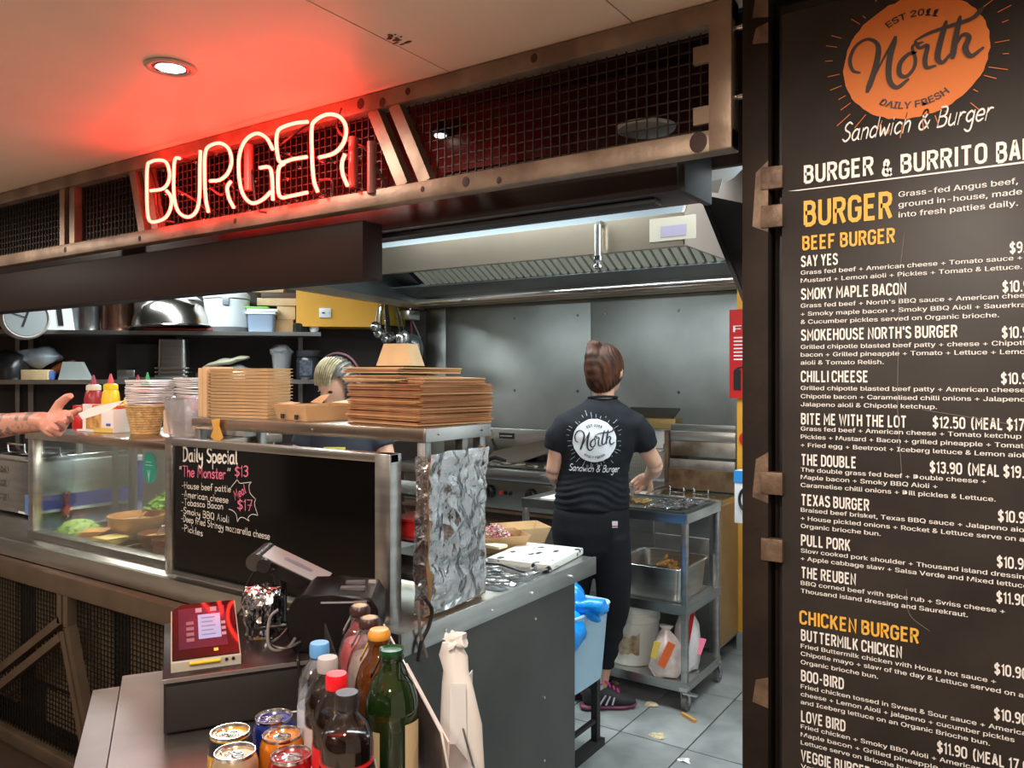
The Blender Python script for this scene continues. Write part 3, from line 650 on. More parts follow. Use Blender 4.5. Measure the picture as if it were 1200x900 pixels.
item('CHILLI CHEESE', 447.3, 1017.5, '$10.90', 1172.8, 449.7, [('Grilled chipotle blasted beef patty + American cheese +', 457, 1212), ('Chipotle bacon + Caramelised chilli onions + Jalapeno +', 466.6, 1212), ('Jalapeno aioli & Chipotle ketchup.', 476, 1098)])
item('BITE ME WITH THE LOT', 496.8, 1062.6, '$12.50  (MEAL $17.00)', 1092.8, 501, [('Grass fed beef + American cheese + Tomato ketchup', 504.5, 1196.8), ('Pickles + Mustard + Bacon + grilled pineapple + Tomato', 514, 1206), ('+ Fried egg + Beetroot + Iceberg lettuce & Lemon aioli', 523.5, 1203)])
item('THE DOUBLE', 544.6, 1003.6, '$13.90  (MEAL $19.00)', 1089.3, 553.5, [('The double grass fed beef + Double cheese +', 552.5, 1155.7), ('Maple bacon + Smoky BBQ Aioli +', 561.3, 1098.6), ('Caramelise chilli onions + Dill pickles & Lettuce.', 570.5, 1166.7)])
item('TEXAS BURGER', 591.5, 1018.8, '$10.90', 1169.3, 610.5, [('Braised beef brisket, Texas BBQ sauce + Jalapeno aioli', 599.6, 1206), ('+ House pickled onions + Rocket & Lettuce serve on an', 609.2, 1207), ('Organic brioche bun.', 618.4, 1032)])
item('PULL PORK', 638.8, 996.7, '$10.90', 1168, 664, [('Slow cooked pork shoulder + Thousand island dressing', 647.3, 1207), ('+ Apple cabbage slaw + Salsa Verde and Mixed lettuce', 656.3, 1205)])
item('THE REUBEN', 676.6, 1003, '$11.90', 1167.5, 705.5, [('BBQ corned beef with spice rub + Swiss cheese +', 685.2, 1177.6), ('Thousand island dressing and Saurekraut.', 694.4, 1134)])
block([('CHICKEN BURGER', 936.8, 730.4, 1077, 15, 1, T_)], 'gold heading CHICKEN BURGER', GOLD_INK)
item('BUTTERMILK CHICKEN', 750, 1057, '$10.90', 1165, 789.5, [('Fried Buttermilk chicken with House hot sauce +', 759, 1167), ('Chipotle mayo + slaw of the day & Lettuce served on an', 768, 1206), ('Organic brioche bun.', 777.8, 1029)])
item('BOO-BIRD', 797.4, 989, '$10.90', 1164.7, 842, [('Fried chicken tossed in Sweet & Sour sauce + American', 806.3, 1210), ('cheese + Lemon Aioli + jalapeno + cucumber pickles', 815.4, 1188.8), ('and Iceberg lettuce on an Organic Brioche bun.', 824.6, 1160)])
item('LOVE BIRD', 845, 990.8, '$11.90  (MEAL 17.00)', 1098, 881, [('Fried chicken + Smoky BBQ Aioli + American cheese +', 853.3, 1203), ('Maple bacon + Grilled pineapple + Chipotle mayo', 862.7, 1196), ('Lettuce serve on Brioche bun', 872, 1067.7)])
item('VEGGIE BURGER', 891, 1020, '$10.90', 1164, 925, [('Veggie patty + cheese + Lettuce + Tomato', 899.5, 1150), ])
# logo on the menu
LC = at(1070.5, 67, Y=YM); k = (LC.y)/ray(1070, 67).y/F
LR = Vector((.118, 0, 0)); LU = Vector((0, 0, .1085))
def flat_logo(lst, off):
    b = B()
    for k, (vs, fs) in enumerate(lst): b.add([LC+LR*v.x+LU*v.y+Vector((0, off-.0002*(k % 9), 0)) for v in vs], fs)
    return b
part('logo_disc', flat_logo([LOGO[0]], 0), ORANGE_INK, mb, W=True, label='rough-edged orange disc')
part('logo_rays', flat_logo(LOGO[1], 0), ORANGE_INK, mb, W=True)
part('logo_script', flat_logo(LOGO[2], -.0008), DARK_INK, mb, W=True, label='dark brush script reading North with EST 2011 and DAILY FRESH')
b = B(); A = at(986, 166.5, Y=YM); Bq = at(1163, 146, Y=YM); Bq.z = A.z
put_hand(b, 'Sandwich & Burger', A+Vector((0, 0, .0)), Bq, .034, .72, slant=.28)
part('logo_script_line', b, WHITE_INK, mb, W=True, label='white handwritten words Sandwich & Burger')
b = B()
for pts in ([(1060, 272), (1054, 330), (1053, 400), (1052, 480), (1057, 560)], [(1080, 480), (1130, 488), (1200, 500)], [(1062, 690), (1066, 720), (1090, 740)]):
    vs, fs = ribbon(cr([Vector((at(x, y, Y=YM).x, at(x, y, Y=YM).z)) for x, y in pts], 6), .0012); b.add([(v.x, YM, v.y) for v in vs], fs)
part('scratch', b, mat('scratch_grey', (.16, .14, .13), .6), mb, W=True)
# ================================================================ counter
CT = .92
co = thing('service_counter', 'long stainless steel service counter with folded front lip and grey end panel', 'counter', (-2.8, 1.85, 0))
part('countertop', B().bx(-5.2, -1.25, 1.40, 2.34, CT-.012, CT, bev=.002), STEEL, co, W=True)
part('front_lip', B().prism([(-5.2, 1.385), (-1.248, 1.385), (-1.248, 1.40), (-5.2, 1.40)], CT-.055, CT+.001), STEEL, co, W=True)
part('end_lip', B().bx(-1.252, -1.243, 1.388, 2.345, CT-.055, CT+.001, bev=.001), STEEL, co, W=True)
part('end_panel', B().bx(-1.285, -1.265, 1.41, 2.24, .01, CT-.03), mat('grey_panel', (.09, .09, .085), .4, .6, var=.22, vscale=2), co, W=True)
for y in (1.55, 1.75, 1.95, 2.18):
    part('screw', B().cyl((-1.243, y, CT-.03), (-1.239, y, CT-.03), .004, seg=8), CHROME, co, W=True)
for y, z in ((2.0, .80), (2.05, .55), (2.05, .36)):
    part('screw', B().cyl((-1.265, y, z), (-1.261, y, z), .004, seg=8), CHROME, co, W=True)
part('inner_shelf', B().bx(-5.2, -1.29, 1.5, 2.2, .3, .33), STEELD, co, W=True)
for x in (-5.1, -3.9, -2.7, -1.36): part('leg', B().bx(x-.02, x+.02, 2.16, 2.2, 0, .9), STEELD, co, W=True)
ff = thing('counter_front_frame', 'bronze-brown frame with branching bars and wire mesh below the counter', 'frame', (-2.7, 1.36, 0))
FR = mat('frame_bronze', (.17, .125, .085), .42, .6, var=.15, vscale=6)
part('top_rail', B().bx(-5.0, -1.5, 1.345, 1.385, .80, .862, bev=.003), FR, ff, W=True)
part('bottom_rail', B().bx(-5.0, -1.5, 1.35, 1.385, .215, .262, bev=.003), FR, ff, W=True)
J = (-2.68, .71)
for p, q in (((-2.70, .80), (-2.70, .705)), ((-2.66, .80), (-2.66, .70)), ((-2.70, .715), (-3.72, .12)), ((-2.70, .66), (-3.66, .09)), ((-2.688, .68), (-2.52, .24)), ((-2.655, .70), (-2.475, .24)),
             ((-3.75, .80), (-3.75, .24))):
    part('branch_bar', B().bar((p[0], 1.36, p[1]), (q[0], 1.36, q[1]), .027, .03), FR, ff, W=True)
square_mesh('wire_mesh', [(-3.75, .262), (-1.5, .262), (-1.5, .80), (-3.75, .80)], 1.375, .02, .0026, ff, spz=.0165, m=mat('mesh_dark', (.02, .016, .013), .5, .6))
part('kick_board', B().bx(-5.0, -1.29, 1.40, 1.42, 0, .21), mat('kick_brown', (.07, .04, .025), .5), ff, W=True)
for x0, x1, z0, z1 in ((-3.05, -2.56, .42, .87), (-2.98, -2.6, .28, .40), (-2.44, -1.7, .3, .87), (-3.7, -3.2, .3, .8)):
    part('backing_board', B().bx(x0, x1, 1.44, 1.455, z0, z1), mat('khaki_board', (.15, .11, .065), .6, var=.12), ff, W=True)
part('dark_backing', B().bx(-5.0, -1.3, 1.457, 1.465, .2, .865), BLACK, ff, W=True)

# ================================================================ display case
dc = thing('display_case', 'glass-fronted stainless salad display case left of the chalkboard', 'display case', (-2.7, 1.66, CT))
part('front_glass', B().bx(-3.115, -2.262, 1.474, 1.478, CT+.02, 1.285), GLASS, dc, W=True)
part('side_glass', B().bx(-3.14, -3.136, 1.48, 1.83, CT+.01, 1.285), GLASS, dc, W=True)
part('corner_post', B().bx(-3.155, -3.118, 1.46, 1.49, CT, 1.29, bev=.002), BARE if 0 else STEEL, dc, W=True)
part('corner_post', B().bx(-2.28, -2.243, 1.458, 1.49, CT, 1.29, bev=.002), STEEL, dc, W=True)
part('rear_post', B().bx(-3.14, -3.11, 1.84, 1.865, CT, 1.29, bev=.002), STEELD, dc, W=True)
part('sill', B().bx(-3.155, -2.23, 1.455, 1.50, CT, CT+.024, bev=.002), STEELD, dc, W=True)
part('top_ledge', B().bx(-3.17, -2.262, 1.455, 1.90, 1.285, 1.312, bev=.003), mat('warm_steel', (.5, .42, .34), .25, .95, var=.1, stretch=(1, 1, 8)), dc, W=True)
part('rear_panel', B().bx(-3.08, -2.27, 1.865, 1.872, CT, 1.285), STEELWALL, dc, W=True)
part('inner_tube', B().cyl((-3.1, 1.78, 1.255), (-2.3, 1.78, 1.255), .012), WHITEP, dc, W=True)
part('well', B().bx(-3.12, -2.26, 1.50, 1.86, CT+.001, CT+.006), BLACK, dc, W=True)
for x in (-3.12, -2.88, -2.6, -2.28): part('divider', B().bx(x-.004, x+.004, 1.50, 1.86, CT+.006, CT+.02), STEEL, dc, W=True)
st_ = thing('round_sticker', 'small green oval sticker on the display case glass', 'sticker', at(174, 564, Y=1.472))
c = at(174.5, 548, Y=1.4725)
b = B(); n = 28; b.add([c]+[c+Vector((.032*math.cos(2*PI*i/n), 0, .05*math.sin(2*PI*i/n))) for i in range(n)], [(0, 1+i, 1+(i+1) % n) for i in range(n)])
part('sticker_disc', b, mat('sticker_teal', (.03, .36, .27), .5), st_, W=True)
b = B()
for pts in ([(-.007, -.008), (-.003, -.022), (0, -.045)], [(.007, -.008), (.003, -.022), (0, -.045)], [(0, -.01), (0, -.045)]):
    vs, fs = ribbon([Vector(p) for p in pts], .0035); b.add([c+Vector((v.x, -.0006, v.y)) for v in vs], fs)
vs, fs = ribbon([Vector((-.014, .018)), Vector((.014, .018))], .004); b.add([c+Vector((v.x, -.0006, v.y)) for v in vs], fs)
vs, fs = ribbon([Vector((-.018, .008)), Vector((.018, .008))], .004); b.add([c+Vector((v.x, -.0006, v.y)) for v in vs], fs)
part('white_mark', b, mat('sticker_print', (.6, .8, .75), .6), st_, W=True)

# food in the case
def leaf_heap(b, c, r, h, n, s, seed=1):
    rd = random.Random(seed)
    for i in range(n):
        a = rd.uniform(0, 2*PI); q = r*math.sqrt(rd.random()); z = h*(1-(q/r)**2)*rd.uniform(.4, 1)
        p = Vector(c)+Vector((q*math.cos(a), q*math.sin(a), z)); u = Vector((rd.uniform(-1, 1), rd.uniform(-1, 1), rd.uniform(-.4, .6))).normalized()*s
        v = u.cross(Vector((rd.uniform(-1, 1), rd.uniform(-1, 1), 1))).normalized()*s*rd.uniform(.3, .6); k = Vector((0, 0, s*.3))
        b.add([p-u, p-v+k*.5, p+u, p+v+k*.5, p+k], [(0, 1, 4), (1, 2, 4), (2, 3, 4), (3, 0, 4)])
b = B(); b.lathe([(.075, 0), (.07, .02), (.045, .045), (.01, .055)], (-3.02, 1.575, CT+.006), 20); b.noise(.008, 40); leaf_heap(b, (-3.02, 1.575, CT+.012), .085, .05, 300, .011)
solo('shredded_lettuce', 'pale green shredded iceberg lettuce heap at the left of the case', 'lettuce', b, mat('lettuce_pale', (.42, .62, .2), .5, var=.2, vscale=40), kind='stuff')
for k in range(4):
    o = solo('cheese_slice', nth(k, 4, 'orange cheddar slice of the fanned pile left of the wooden bowl'), 'cheese', B().box((0, 0, 0), (.085, .085, .004), bev=.001).noise(.002, 30), mat('cheddar', (.8, .4, .1), .4), loc=(-2.905+.005*k, 1.56+.004*k, CT+.013+.007*k), rz=.3+.16*k, group='orange cheese slices fanned left of the wooden bowl')
for k in range(4):
    solo('pale_cheese_slice', nth(k, 4, 'pale yellow cheese slice of the front pile'), 'cheese', B().box((0, 0, 0), (.085, .085, .004), bev=.001).noise(.002, 30), mat('pale_cheese', (.85, .66, .2), .4), loc=(-2.74+.004*k, 1.535, CT+.013+.007*k), rz=.6-.18*k, group='pale cheese slices in front of the wooden bowl')
for k in range(5):
    solo('tomato_slice', ('leftmost', 'second', 'middle', 'fourth', 'rightmost')[k]+' red tomato slice in the row behind the cheese', 'tomato', B().lathe([(.032, 0), (.034, .004), (.032, .008)], seg=20), mat('tomato_red', (.65, .06, .03), .3, var=.2, vscale=60), loc=(-3.0+.03*k, 1.71+.004*k, CT+.02+.002*k), rz=k, group='tomato slices in a row in the case').rotation_euler.x = .5
WOOD = mat('turned_wood', (.5, .26, .09), .45, var=.15, vscale=10, stretch=(1, 1, 6)); TERRA = mat('terracotta_glaze', (.2, .06, .025), .3)
def bowl(name, label, c, R, H, m, fill, fm, group=None):
    t = thing(name, label, 'bowl', c)
    part('bowl_shell', B().lathe([(R*.45, 0), (R*.8, H*.3), (R, H*.75), (R*1.02, H), (R*.96, H), (R*.9, H*.72), (R*.7, H*.35), (R*.1, H*.2)], seg=32), m, t)
    b = B(); b.lathe([(R*.7, H*.5), (R*.9, H*.72), (R*.5, H*.8), (R*.05, H*.84)], seg=24); b.noise(R*.05, 30); part(fill, b, fm, t); return t
bowl('wooden_bowl', 'large turned wooden bowl of onion relish with a steel spoon', (-2.775, 1.66, CT+.006), .098, .085, WOOD, 'relish', mat('relish', (.4, .22, .1), .4, var=.4, vscale=60))
bowl('terracotta_bowl', 'small brown glazed bowl of yellow relish beside the right post', (-2.545, 1.595, CT+.006), .06, .055, TERRA, 'relish', mat('yellow_relish', (.6, .38, .1), .4, var=.3, vscale=60))
bowl('glazed_ramekin', 'brown glazed ramekin half hidden behind the case post', (-2.45, 1.565, CT+.006), .042, .05, TERRA, 'sauce', mat('sauce_brown', (.25, .08, .03), .3))
bowl('low_ramekin', 'lowest brown ramekin in front beside the right post', (-2.405, 1.525, CT+.006), .028, .035, TERRA, 'sauce', mat('sauce_brown', (.25, .08, .03), .3))
bowl('salad_bowl', 'brown bowl of green rocket leaves behind the wooden bowl', (-2.80, 1.815-.02, CT+.03), .085, .07, TERRA, 'salad_base', mat('leaf_green', (.14, .3, .04), .5, var=.4, vscale=40))
b = B(); leaf_heap(b, (-2.80, 1.80, CT+.085), .085, .07, 300, .016, 5)
solo('rocket_leaves', 'heap of bright green rocket leaves in the rear brown bowl', 'salad', b, mat('rocket_green', (.2, .42, .05), .5, var=.4, vscale=40), kind='stuff')
b = B(); leaf_heap(b, (-2.98, 1.80, CT+.02), .05, .04, 90, .013, 8)
solo('herb_leaves', 'small bunch of dark green herbs beside the rocket bowl', 'herbs', b, mat('herb_green', (.07, .16, .03), .5, var=.4, vscale=40), kind='stuff')
for nm, lb, a_, b_ in (('steel_spoon', 'steel spoon handle leaning out of the wooden bowl', at(149, 626, d=2.92), at(171, 598, d=2.86)), ('white_spoon', 'white spoon handle leaning out of the small brown bowl', at(177, 640, d=2.74), at(192, 616, d=2.68))):
    solo(nm, lb, 'spoon', B().tube([a_, (a_+b_)/2+Vector((0, 0, .003)), b_], [(.004, .003), (.005, .003), (.008, .003)], 10), CHROME if nm[1] == 't' else WHITEP)

# bain marie and things beyond the case
bm_ = thing('countertop_steamer', 'stainless countertop steamer with knobs and blue band left of the case', 'steamer', (-3.8, 1.86, CT))
part('body', B().bx(-4.15, -3.52, 1.64, 2.1, CT+.015, 1.155, bev=.006), STEEL, bm_, W=True)
part('blue_band', B().bx(-3.522, -3.517, 1.66, 2.09, CT+.03, CT+.09), mat('band_blue', (.03, .06, .3), .4), bm_, W=True)
part('label_sticker', B().bx(-3.56, -3.53, 1.636, 1.641, CT+.02, CT+.1), mat('sticker_blue', (.15, .3, .7), .5), bm_, W=True)
part('label_sticker', B().bx(-3.62, -3.525, 1.637, 1.641, CT+.018, CT+.026), WHITEL, bm_, W=True)
part('lid', B().bx(-4.13, -3.54, 1.66, 2.08, 1.155, 1.175, bev=.004), CHROME, bm_, W=True)
for x in (-4.0, -3.68): part('lid_handle', B().tube([(x-.08, 1.8, 1.17), (x-.08, 1.8, 1.2), (x+.08, 1.8, 1.2), (x+.08, 1.8, 1.17)], .006), CHROME, bm_, W=True)
for z in (1.115, 1.055, .995): part('knob', B().lathe([(.014, 0), (.014, .015), (.008, .02)], seg=14), STEELD, bm_).matrix_local = Matrix.Translation(Vector((-3.76, 1.64, z))-Vector((-3.8, 1.86, CT))) @ Matrix.Rotation(PI/2, 4, 'X')
for z in (1.115, 1.055, .995): part('dial_plate', B().bx(-3.80, -3.72, 1.635, 1.641, z-.015, z+.015), STEELD, bm_, W=True)
b = B(); c = at(78, 590, X=-3.50); b.tube([c+Vector((0, 0, -.03)), c+Vector((0, 0, .0)), c+Vector((0, .012, .05)), c+Vector((0, -.012, .05)), c], .006); b.lathe([(.008, -.05), (.014, -.03), (.014, -.012), (.006, 0)], c, 12)
part('tap_handle', b, mat('tap_brown_red', (.3, .05, .03), .35), bm_, W=True)
part('tap_spout', B().cyl(c+Vector((-.02, 0, -.03)), c+Vector((.01, 0, -.03)), .008).cyl(c+Vector((.005, 0, -.035)), c+Vector((.008, 0, -.06)), .006), CHROME, bm_, W=True)
def simple_bottle(name, label, c, r, h, body, cap, liquid=None, group=None, neck=.35, cat='bottle', capr=.45, nozzle=False, lab=None, labname='label_wrap'):
    t = thing(name, label, cat, c, group=group)
    sh = h*(1-neck*.5)
    part('body', B().lathe([(r*.92, 0), (r, r*.12), (r, sh*.72), (r*.9, sh*.82), (r*capr, sh*.97), (r*capr, sh)], seg=24), body, t)
    if nozzle:
        part('cap', B().lathe([(r*.75, sh*.9), (r*.75, sh*1.0), (r*.5, sh*1.03), (r*.25, sh*1.06), (r*.1, h)], seg=20), cap, t)
    else:
        part('cap', B().lathe([(r*capr*1.15, sh*.95), (r*capr*1.2, sh*1.0), (r*capr*1.15, h), (r*capr, h*1.004)], seg=20), cap, t)
    if lab: part(labname, B().lathe([(r*1.01, sh*.25), (r*1.015, sh*.26), (r*1.015, sh*.6), (r*1.01, sh*.61)], seg=24), lab, t)
    return t
simple_bottle('sauce_squeeze_bottle', 'clear squeeze bottle of dark sauce with yellowish top behind the case', (-3.3, 2.05, CT), .042, .27, mat('dark_oil', (.07, .07, .03), .3), mat('cloudy_yellow', (.6, .5, .2), .4), nozzle=True, lab=mat('cloudy_yellow', (.6, .5, .2), .4))
simple_bottle('prep_water_bottle', 'water bottle with light blue cap behind the case', (-3.33, 2.22, CT), .033, .25, CLEARP, mat('cap_blue', (.1, .3, .65), .4))
simple_bottle('blue_tub', 'blue and white tub behind the steamer', (-3.78, 2.27, CT), .05, .2, mat('tub_blue', (.06, .1, .4), .4), WHITEP, capr=.95, neck=.1, cat='tub')

# ================================================================ chalkboard
cb = thing('chalkboard', 'black glossy daily special chalkboard in a steel frame', 'chalkboard', (-1.78, 1.45, CT))
part('board', B().bx(-2.225, -1.345, 1.437, 1.447, CT+.003, 1.312), mat('gloss_black_board', (.004, .0035, .0035), .09, spec=.3), cb, W=True)
part('frame_post', B().bx(-2.24, -2.205, 1.43, 1.455, CT, 1.33, bev=.002), STEEL, cb, W=True)
part('frame_post', B().bx(-1.365, -1.315, 1.428, 1.47, CT, 1.33, bev=.002), STEEL, cb, W=True)
part('top_rail', B().bx(-2.24, -1.315, 1.43, 1.46, 1.308, 1.33, bev=.002), STEEL, cb, W=True)
part('bottom_rail', B().bx(-2.205, -1.365, 1.43, 1.45, CT, CT+.012), STEELD, cb, W=True)
YB = 1.4365
CHW = mat('chalk_white', (.78, .74, .68), .8); CHP = mat('chalk_pink', (.75, .16, .28), .8)
def chalk(s, p, q, cap, m, wd=.8, lab=None):
    b = B(); A = at(*p, Y=YB); Bq = at(*q, Y=YB); k = A.y/ray(*p).y/F
    put_hand(b, s, A, Bq, cap*k, wd, up=(0, 0, 1))
    part('chalk_writing', b, m, cb, W=True, label=lab)
chalk('Daily Special', (214.4, 540), (279, 543.5), 16, CHW, 1.15, 'white chalk heading Daily Special')
chalk('"', (210, 558.5), (214, 559), 12, CHW); chalk('"', (266, 560.8), (272, 561), 12, CHW)
chalk('The Monster', (214, 558), (265, 561.5), 12, CHP, 1.0, 'pink chalk words The Monster')
chalk('$13', (275, 558.6), (291.5, 558.2), 12, CHP, 1.0, 'pink chalk price $13')
for s_, p, q in (('-House beef pattie', (213, 572), (271, 576.8)), ('-American cheese', (213, 582), (268, 589.8)), ('-Tobasco Bacon', (213, 591.6), (262, 597)), ('-Smoky BBQ Aioli', (212, 601), (269, 612.8)),
                 ('-Deep fried Stringy mozzarella cheese', (212.5, 610.5), (316.5, 632.6)), ('-Pickles', (213, 621.5), (238, 628.6))):
    chalk(s_, p, q, 7.6, CHW, .75, 'white chalk line '+s_[1:])
b = B(); put_hand(b, 'Meal', at(275.5, 586, Y=YB), at(289, 577, Y=YB), .024, .9, up=(-.35, 0, 1)); part('chalk_writing', b, CHP, cb, W=True, label='small tilted pink chalk word Meal')
chalk('$17', (278, 597.2), (296.5, 598.4), 12, CHP, 1.0, 'pink chalk price $17')
b = B()
for pts in ([(488, 425), (520, 385), (540, 360)], [(540, 360), (560, 388), (590, 388), (655, 380)], [(655, 380), (636, 410), (645, 470), (690, 520)], [(690, 520), (680, 560), (707, 650)], [(707, 650), (660, 642), (628, 670), (638, 697)], [(638, 697), (590, 668), (560, 672), (542, 703)], [(542, 703), (530, 640), (500, 610), (470, 600)]):
    q = [at(200+x/6.923, 510+y/6.923, Y=YB) for x, y in pts]; vs, fs = ribbon(cr([Vector((p.x, p.z)) for p in q], 5), .0018); b.add([(v.x, YB, v.y) for v in vs], fs)
part('chalk_burst', b, CHW, cb, W=True, label='white chalk burst outline')

# ================================================================ pass shelf
ps = thing('pass_shelf', 'stainless pass shelf on legs behind the chalkboard', 'shelf', (-1.78, 1.7, CT))
part('shelf_top', B().bx(-2.255, -1.30, 1.545, 1.81, 1.375, 1.385, bev=.001), STEEL, ps, W=True)
part('front_rail', B().bx(-2.26, -1.30, 1.535, 1.548, 1.352, 1.386, bev=.001), mat('warm_steel', (.5, .42, .34), .25), ps, W=True)
part('side_rail', B().bx(-1.302, -1.292, 1.535, 1.815, 1.352, 1.386, bev=.001), STEEL, ps, W=True)
part('rear_rail', B().bx(-2.26, -1.30, 1.805, 1.815, 1.352, 1.386, bev=.001), STEEL, ps, W=True)
for x, y in ((-1.315, 1.555), (-1.315, 1.79), (-2.24, 1.555), (-2.24, 1.79), (-1.315, 1.71)): part('leg', B().bx(x-.013, x+.013, y-.013, y+.013, CT, 1.352, bev=.002), STEELD, ps, W=True)
for z in (1.21, 1.09, .99): part('inner_shelf', B().bx(-2.2, -1.33, 1.58, 1.78, z-.006, z), STEEL, ps, W=True)
for i, (x, y) in enumerate(((-1.315, 1.583), (-1.315, 1.77), (-1.36, 1.541), (-2.2, 1.531), (-1.7, 1.531))):
    part('rivet', B().ell((x if i > 1 else -1.29, y, 1.37), (.003, .003, .003), 8), STEELD, ps, W=True)
for nm, lb, c, s_, m in (('red_tray', 'red plastic box glimpsed on the rack shelf beside the board', (-1.42, 1.66, 1.112), (.12, .1, .044), RED), ('dark_tub', 'dark box on the low rack shelf beside the board', (-1.42, 1.66, 1.015), (.12, .1, .05), STEELD)):
    t = thing(nm, lb, 'box', (c[0], c[1], c[2]-s_[2]/2)); part('box_body', B().box(c, s_, bev=.004), m, t, W=True); part('rim', B().box((c[0], c[1], c[2]+s_[2]/2), (s_[0]+.01, s_[1]+.01, .006)), m, t, W=True)

# foil covered guard at the end
fg = thing('foil_guard', 'tall guard wrapped in crumpled aluminium foil beside the pass shelf', 'foil guard', (-1.27, 1.66, CT))
def foil_sheet(name, parent, O, U, V, nu, nv, amp, th=.004, seed=0, sc1=9, W=True, m=FOIL):
    b = bmesh.new(); O = Vector(O); U = Vector(U); V = Vector(V); N = U.cross(V).normalized(); g = []
    for j in range(nv+1):
        row = []
        for i in range(nu+1):
            u, v = i/nu, j/nv; p = O+U*u+V*v; q = p*sc1+Vector((seed, 0, 0))
            d = abs(noise.noise(q))*1.6+abs(noise.noise(q*2.3+Vector((5, 0, 0))))*.8+noise.noise(q*5)*.25
            e = min(u, 1-u, v, 1-v); row.append(b.verts.new(p+N*amp*d+noise.noise_vector(q*1.5)*.006*(1 if e < .001 else .3)))
        g.append(row)
    for j in range(nv):
        for i in range(nu): b.faces.new((g[j][i], g[j][i+1], g[j+1][i+1], g[j+1][i]))
    r = bmesh.ops.solidify(b, geom=b.faces[:], thickness=th)
    return part(name, wrap(b), m, parent, W=W, ang=.35)
foil_sheet('foil_face', fg, (-1.268, 1.515, CT+.01), (0, .235, .005), (0, .0, .395), 30, 50, .013, seed=2)
foil_sheet('foil_edge', fg, (-1.30, 1.50, CT+.01), (.032, .012, 0), (0, 0, .39), 5, 50, .004, seed=4, sc1=14)
part('board_core', B().slab([(-1.285, 1.51, CT+.005), (-1.285, 1.75, CT+.005), (-1.285, 1.75, 1.32), (-1.285, 1.51, 1.30)], (1, 0, 0), .008), KRAFT, fg, W=True)
part('gold_edge', B().bx(-1.29, -1.27, 1.746, 1.756, CT+.01, 1.33).noise(.003, 30), mat('gold_tape', (.5, .32, .12), .3, .7), fg, W=True)
fs_ = thing('foil_sheet', 'loose flattened foil sheet on the counter behind the foil guard', 'foil', (-1.36, 1.95, CT))
foil_sheet('sheet', fs_, (-1.52, 1.82, CT+.004), (.26, .0, 0), (0, .32, 0), 28, 30, .008, th=.001, seed=9)
b = B(); b.tube([(-1.50, 2.0, CT+.018), (-1.40, 2.02, CT+.018), (-1.29, 1.98, CT+.018)], [.004, .004, .004]); part('rod', b, BLACK, fs_, W=True)

# terrazzo cutting board and food trays
tb = bpy.data.materials.new('speckled_board'); tb.use_nodes = True; nt = tb.node_tree; p_ = nt.nodes['Principled BSDF']; p_.inputs['Roughness'].default_value = .35
v_ = nt.nodes.new('ShaderNodeTexVoronoi'); v_.inputs['Scale'].default_value = 26; tc_ = nt.nodes.new('ShaderNodeTexCoord'); r_ = nt.nodes.new('ShaderNodeValToRGB')
n_2 = nt.nodes.new('ShaderNodeTexNoise'); n_2.inputs['Scale'].default_value = 40
a_2 = nt.nodes.new('ShaderNodeVectorMath'); a_2.operation = 'MULTIPLY_ADD'; a_2.inputs[1].default_value = (.03, .03, .03); nt.links.new(tc_.outputs['Object'], n_2.inputs[0]); nt.links.new(n_2.outputs['Color'], a_2.inputs[0]); nt.links.new(tc_.outputs['Object'], a_2.inputs[2])
mp_ = nt.nodes.new('ShaderNodeMapping'); mp_.inputs['Scale'].default_value = (1, .6, 1); nt.links.new(a_2.outputs[0], mp_.inputs[0])
nt.links.new(mp_.outputs[0], v_.inputs['Vector']); r_.color_ramp.elements[0].position = .24; r_.color_ramp.elements[0].color = (.03, .035, .05, 1); r_.color_ramp.elements[1].position = .3; r_.color_ramp.elements[1].color = (.85, .87, .82, 1)
nt.links.new(v_.outputs['Distance'], r_.inputs[0]); nt.links.new(r_.outputs[0], p_.inputs['Base Color'])
solo('cutting_board', 'white speckled cutting board on the counter corner', 'cutting board', B().box((0, 0, .012), (.22, .27, .022), bev=.004), tb, loc=(-1.385, 2.2, CT+.001), rz=.12)
def tray(name, label, L_, W_, H_, c, rz, m=KRAFT, flare=.02, fold=True, cat='food tray'):
    t = thing(name, label, cat, c, rz)
    x, y = L_/2, W_/2; X, Y2 = x+flare, y+flare; th = .002
    part('tray_base', B().bx(-x, x, -y, y, 0, th), m, t)
    for pts, n in (([(-x, -y, 0), (x, -y, 0), (X, -Y2, H_), (-X, -Y2, H_)], (0, -1, 0)), ([(-x, y, 0), (x, y, 0), (X, Y2, H_), (-X, Y2, H_)], (0, 1, 0)), ([(-x, -y, 0), (-x, y, 0), (-X, Y2, H_), (-X, -Y2, H_)], (-1, 0, 0)), ([(x, -y, 0), (x, y, 0), (X, Y2, H_), (X, -Y2, H_)], (1, 0, 0))):
        part('tray_side', B().slab(pts, n, th), m, t)
    return t
t = tray('slaw_tray', 'kraft tray of pink slaw on the counter behind the cutting board', .16, .11, .055, (-1.585, 2.25, CT+.001), .95)
b = B(); leaf_heap(b, (0, 0, .02), .07, .06, 420, .008, 4); bmesh.ops.scale(b.b, vec=(1.05, .75, 1), verts=b.b.verts[:])
so = solo('pink_slaw', 'heap of pink and white cabbage slaw in the kraft tray', 'slaw', b, mat('slaw', (.75, .7, .6), .5, col2=(.5, .05, .15), vscale=90, sharp=(.47, .53)), loc=(-1.59, 2.25, CT+.01), rz=.95, kind='stuff')
tray('empty_kraft_tray', 'empty open kraft tray right of the pink slaw', .14, .10, .06, (-1.58, 2.40, CT+.001), .95, KRAFTL)
nk = solo('folded_napkin_scrap', 'cream paper scrap in front of the slaw tray', 'napkin', B().box((0, 0, .006), (.09, .05, .01), bev=.003).noise(.006, 30), mat('napkin_cream', (.8, .68, .48), .8), loc=(-1.53, 2.16, CT+.03))

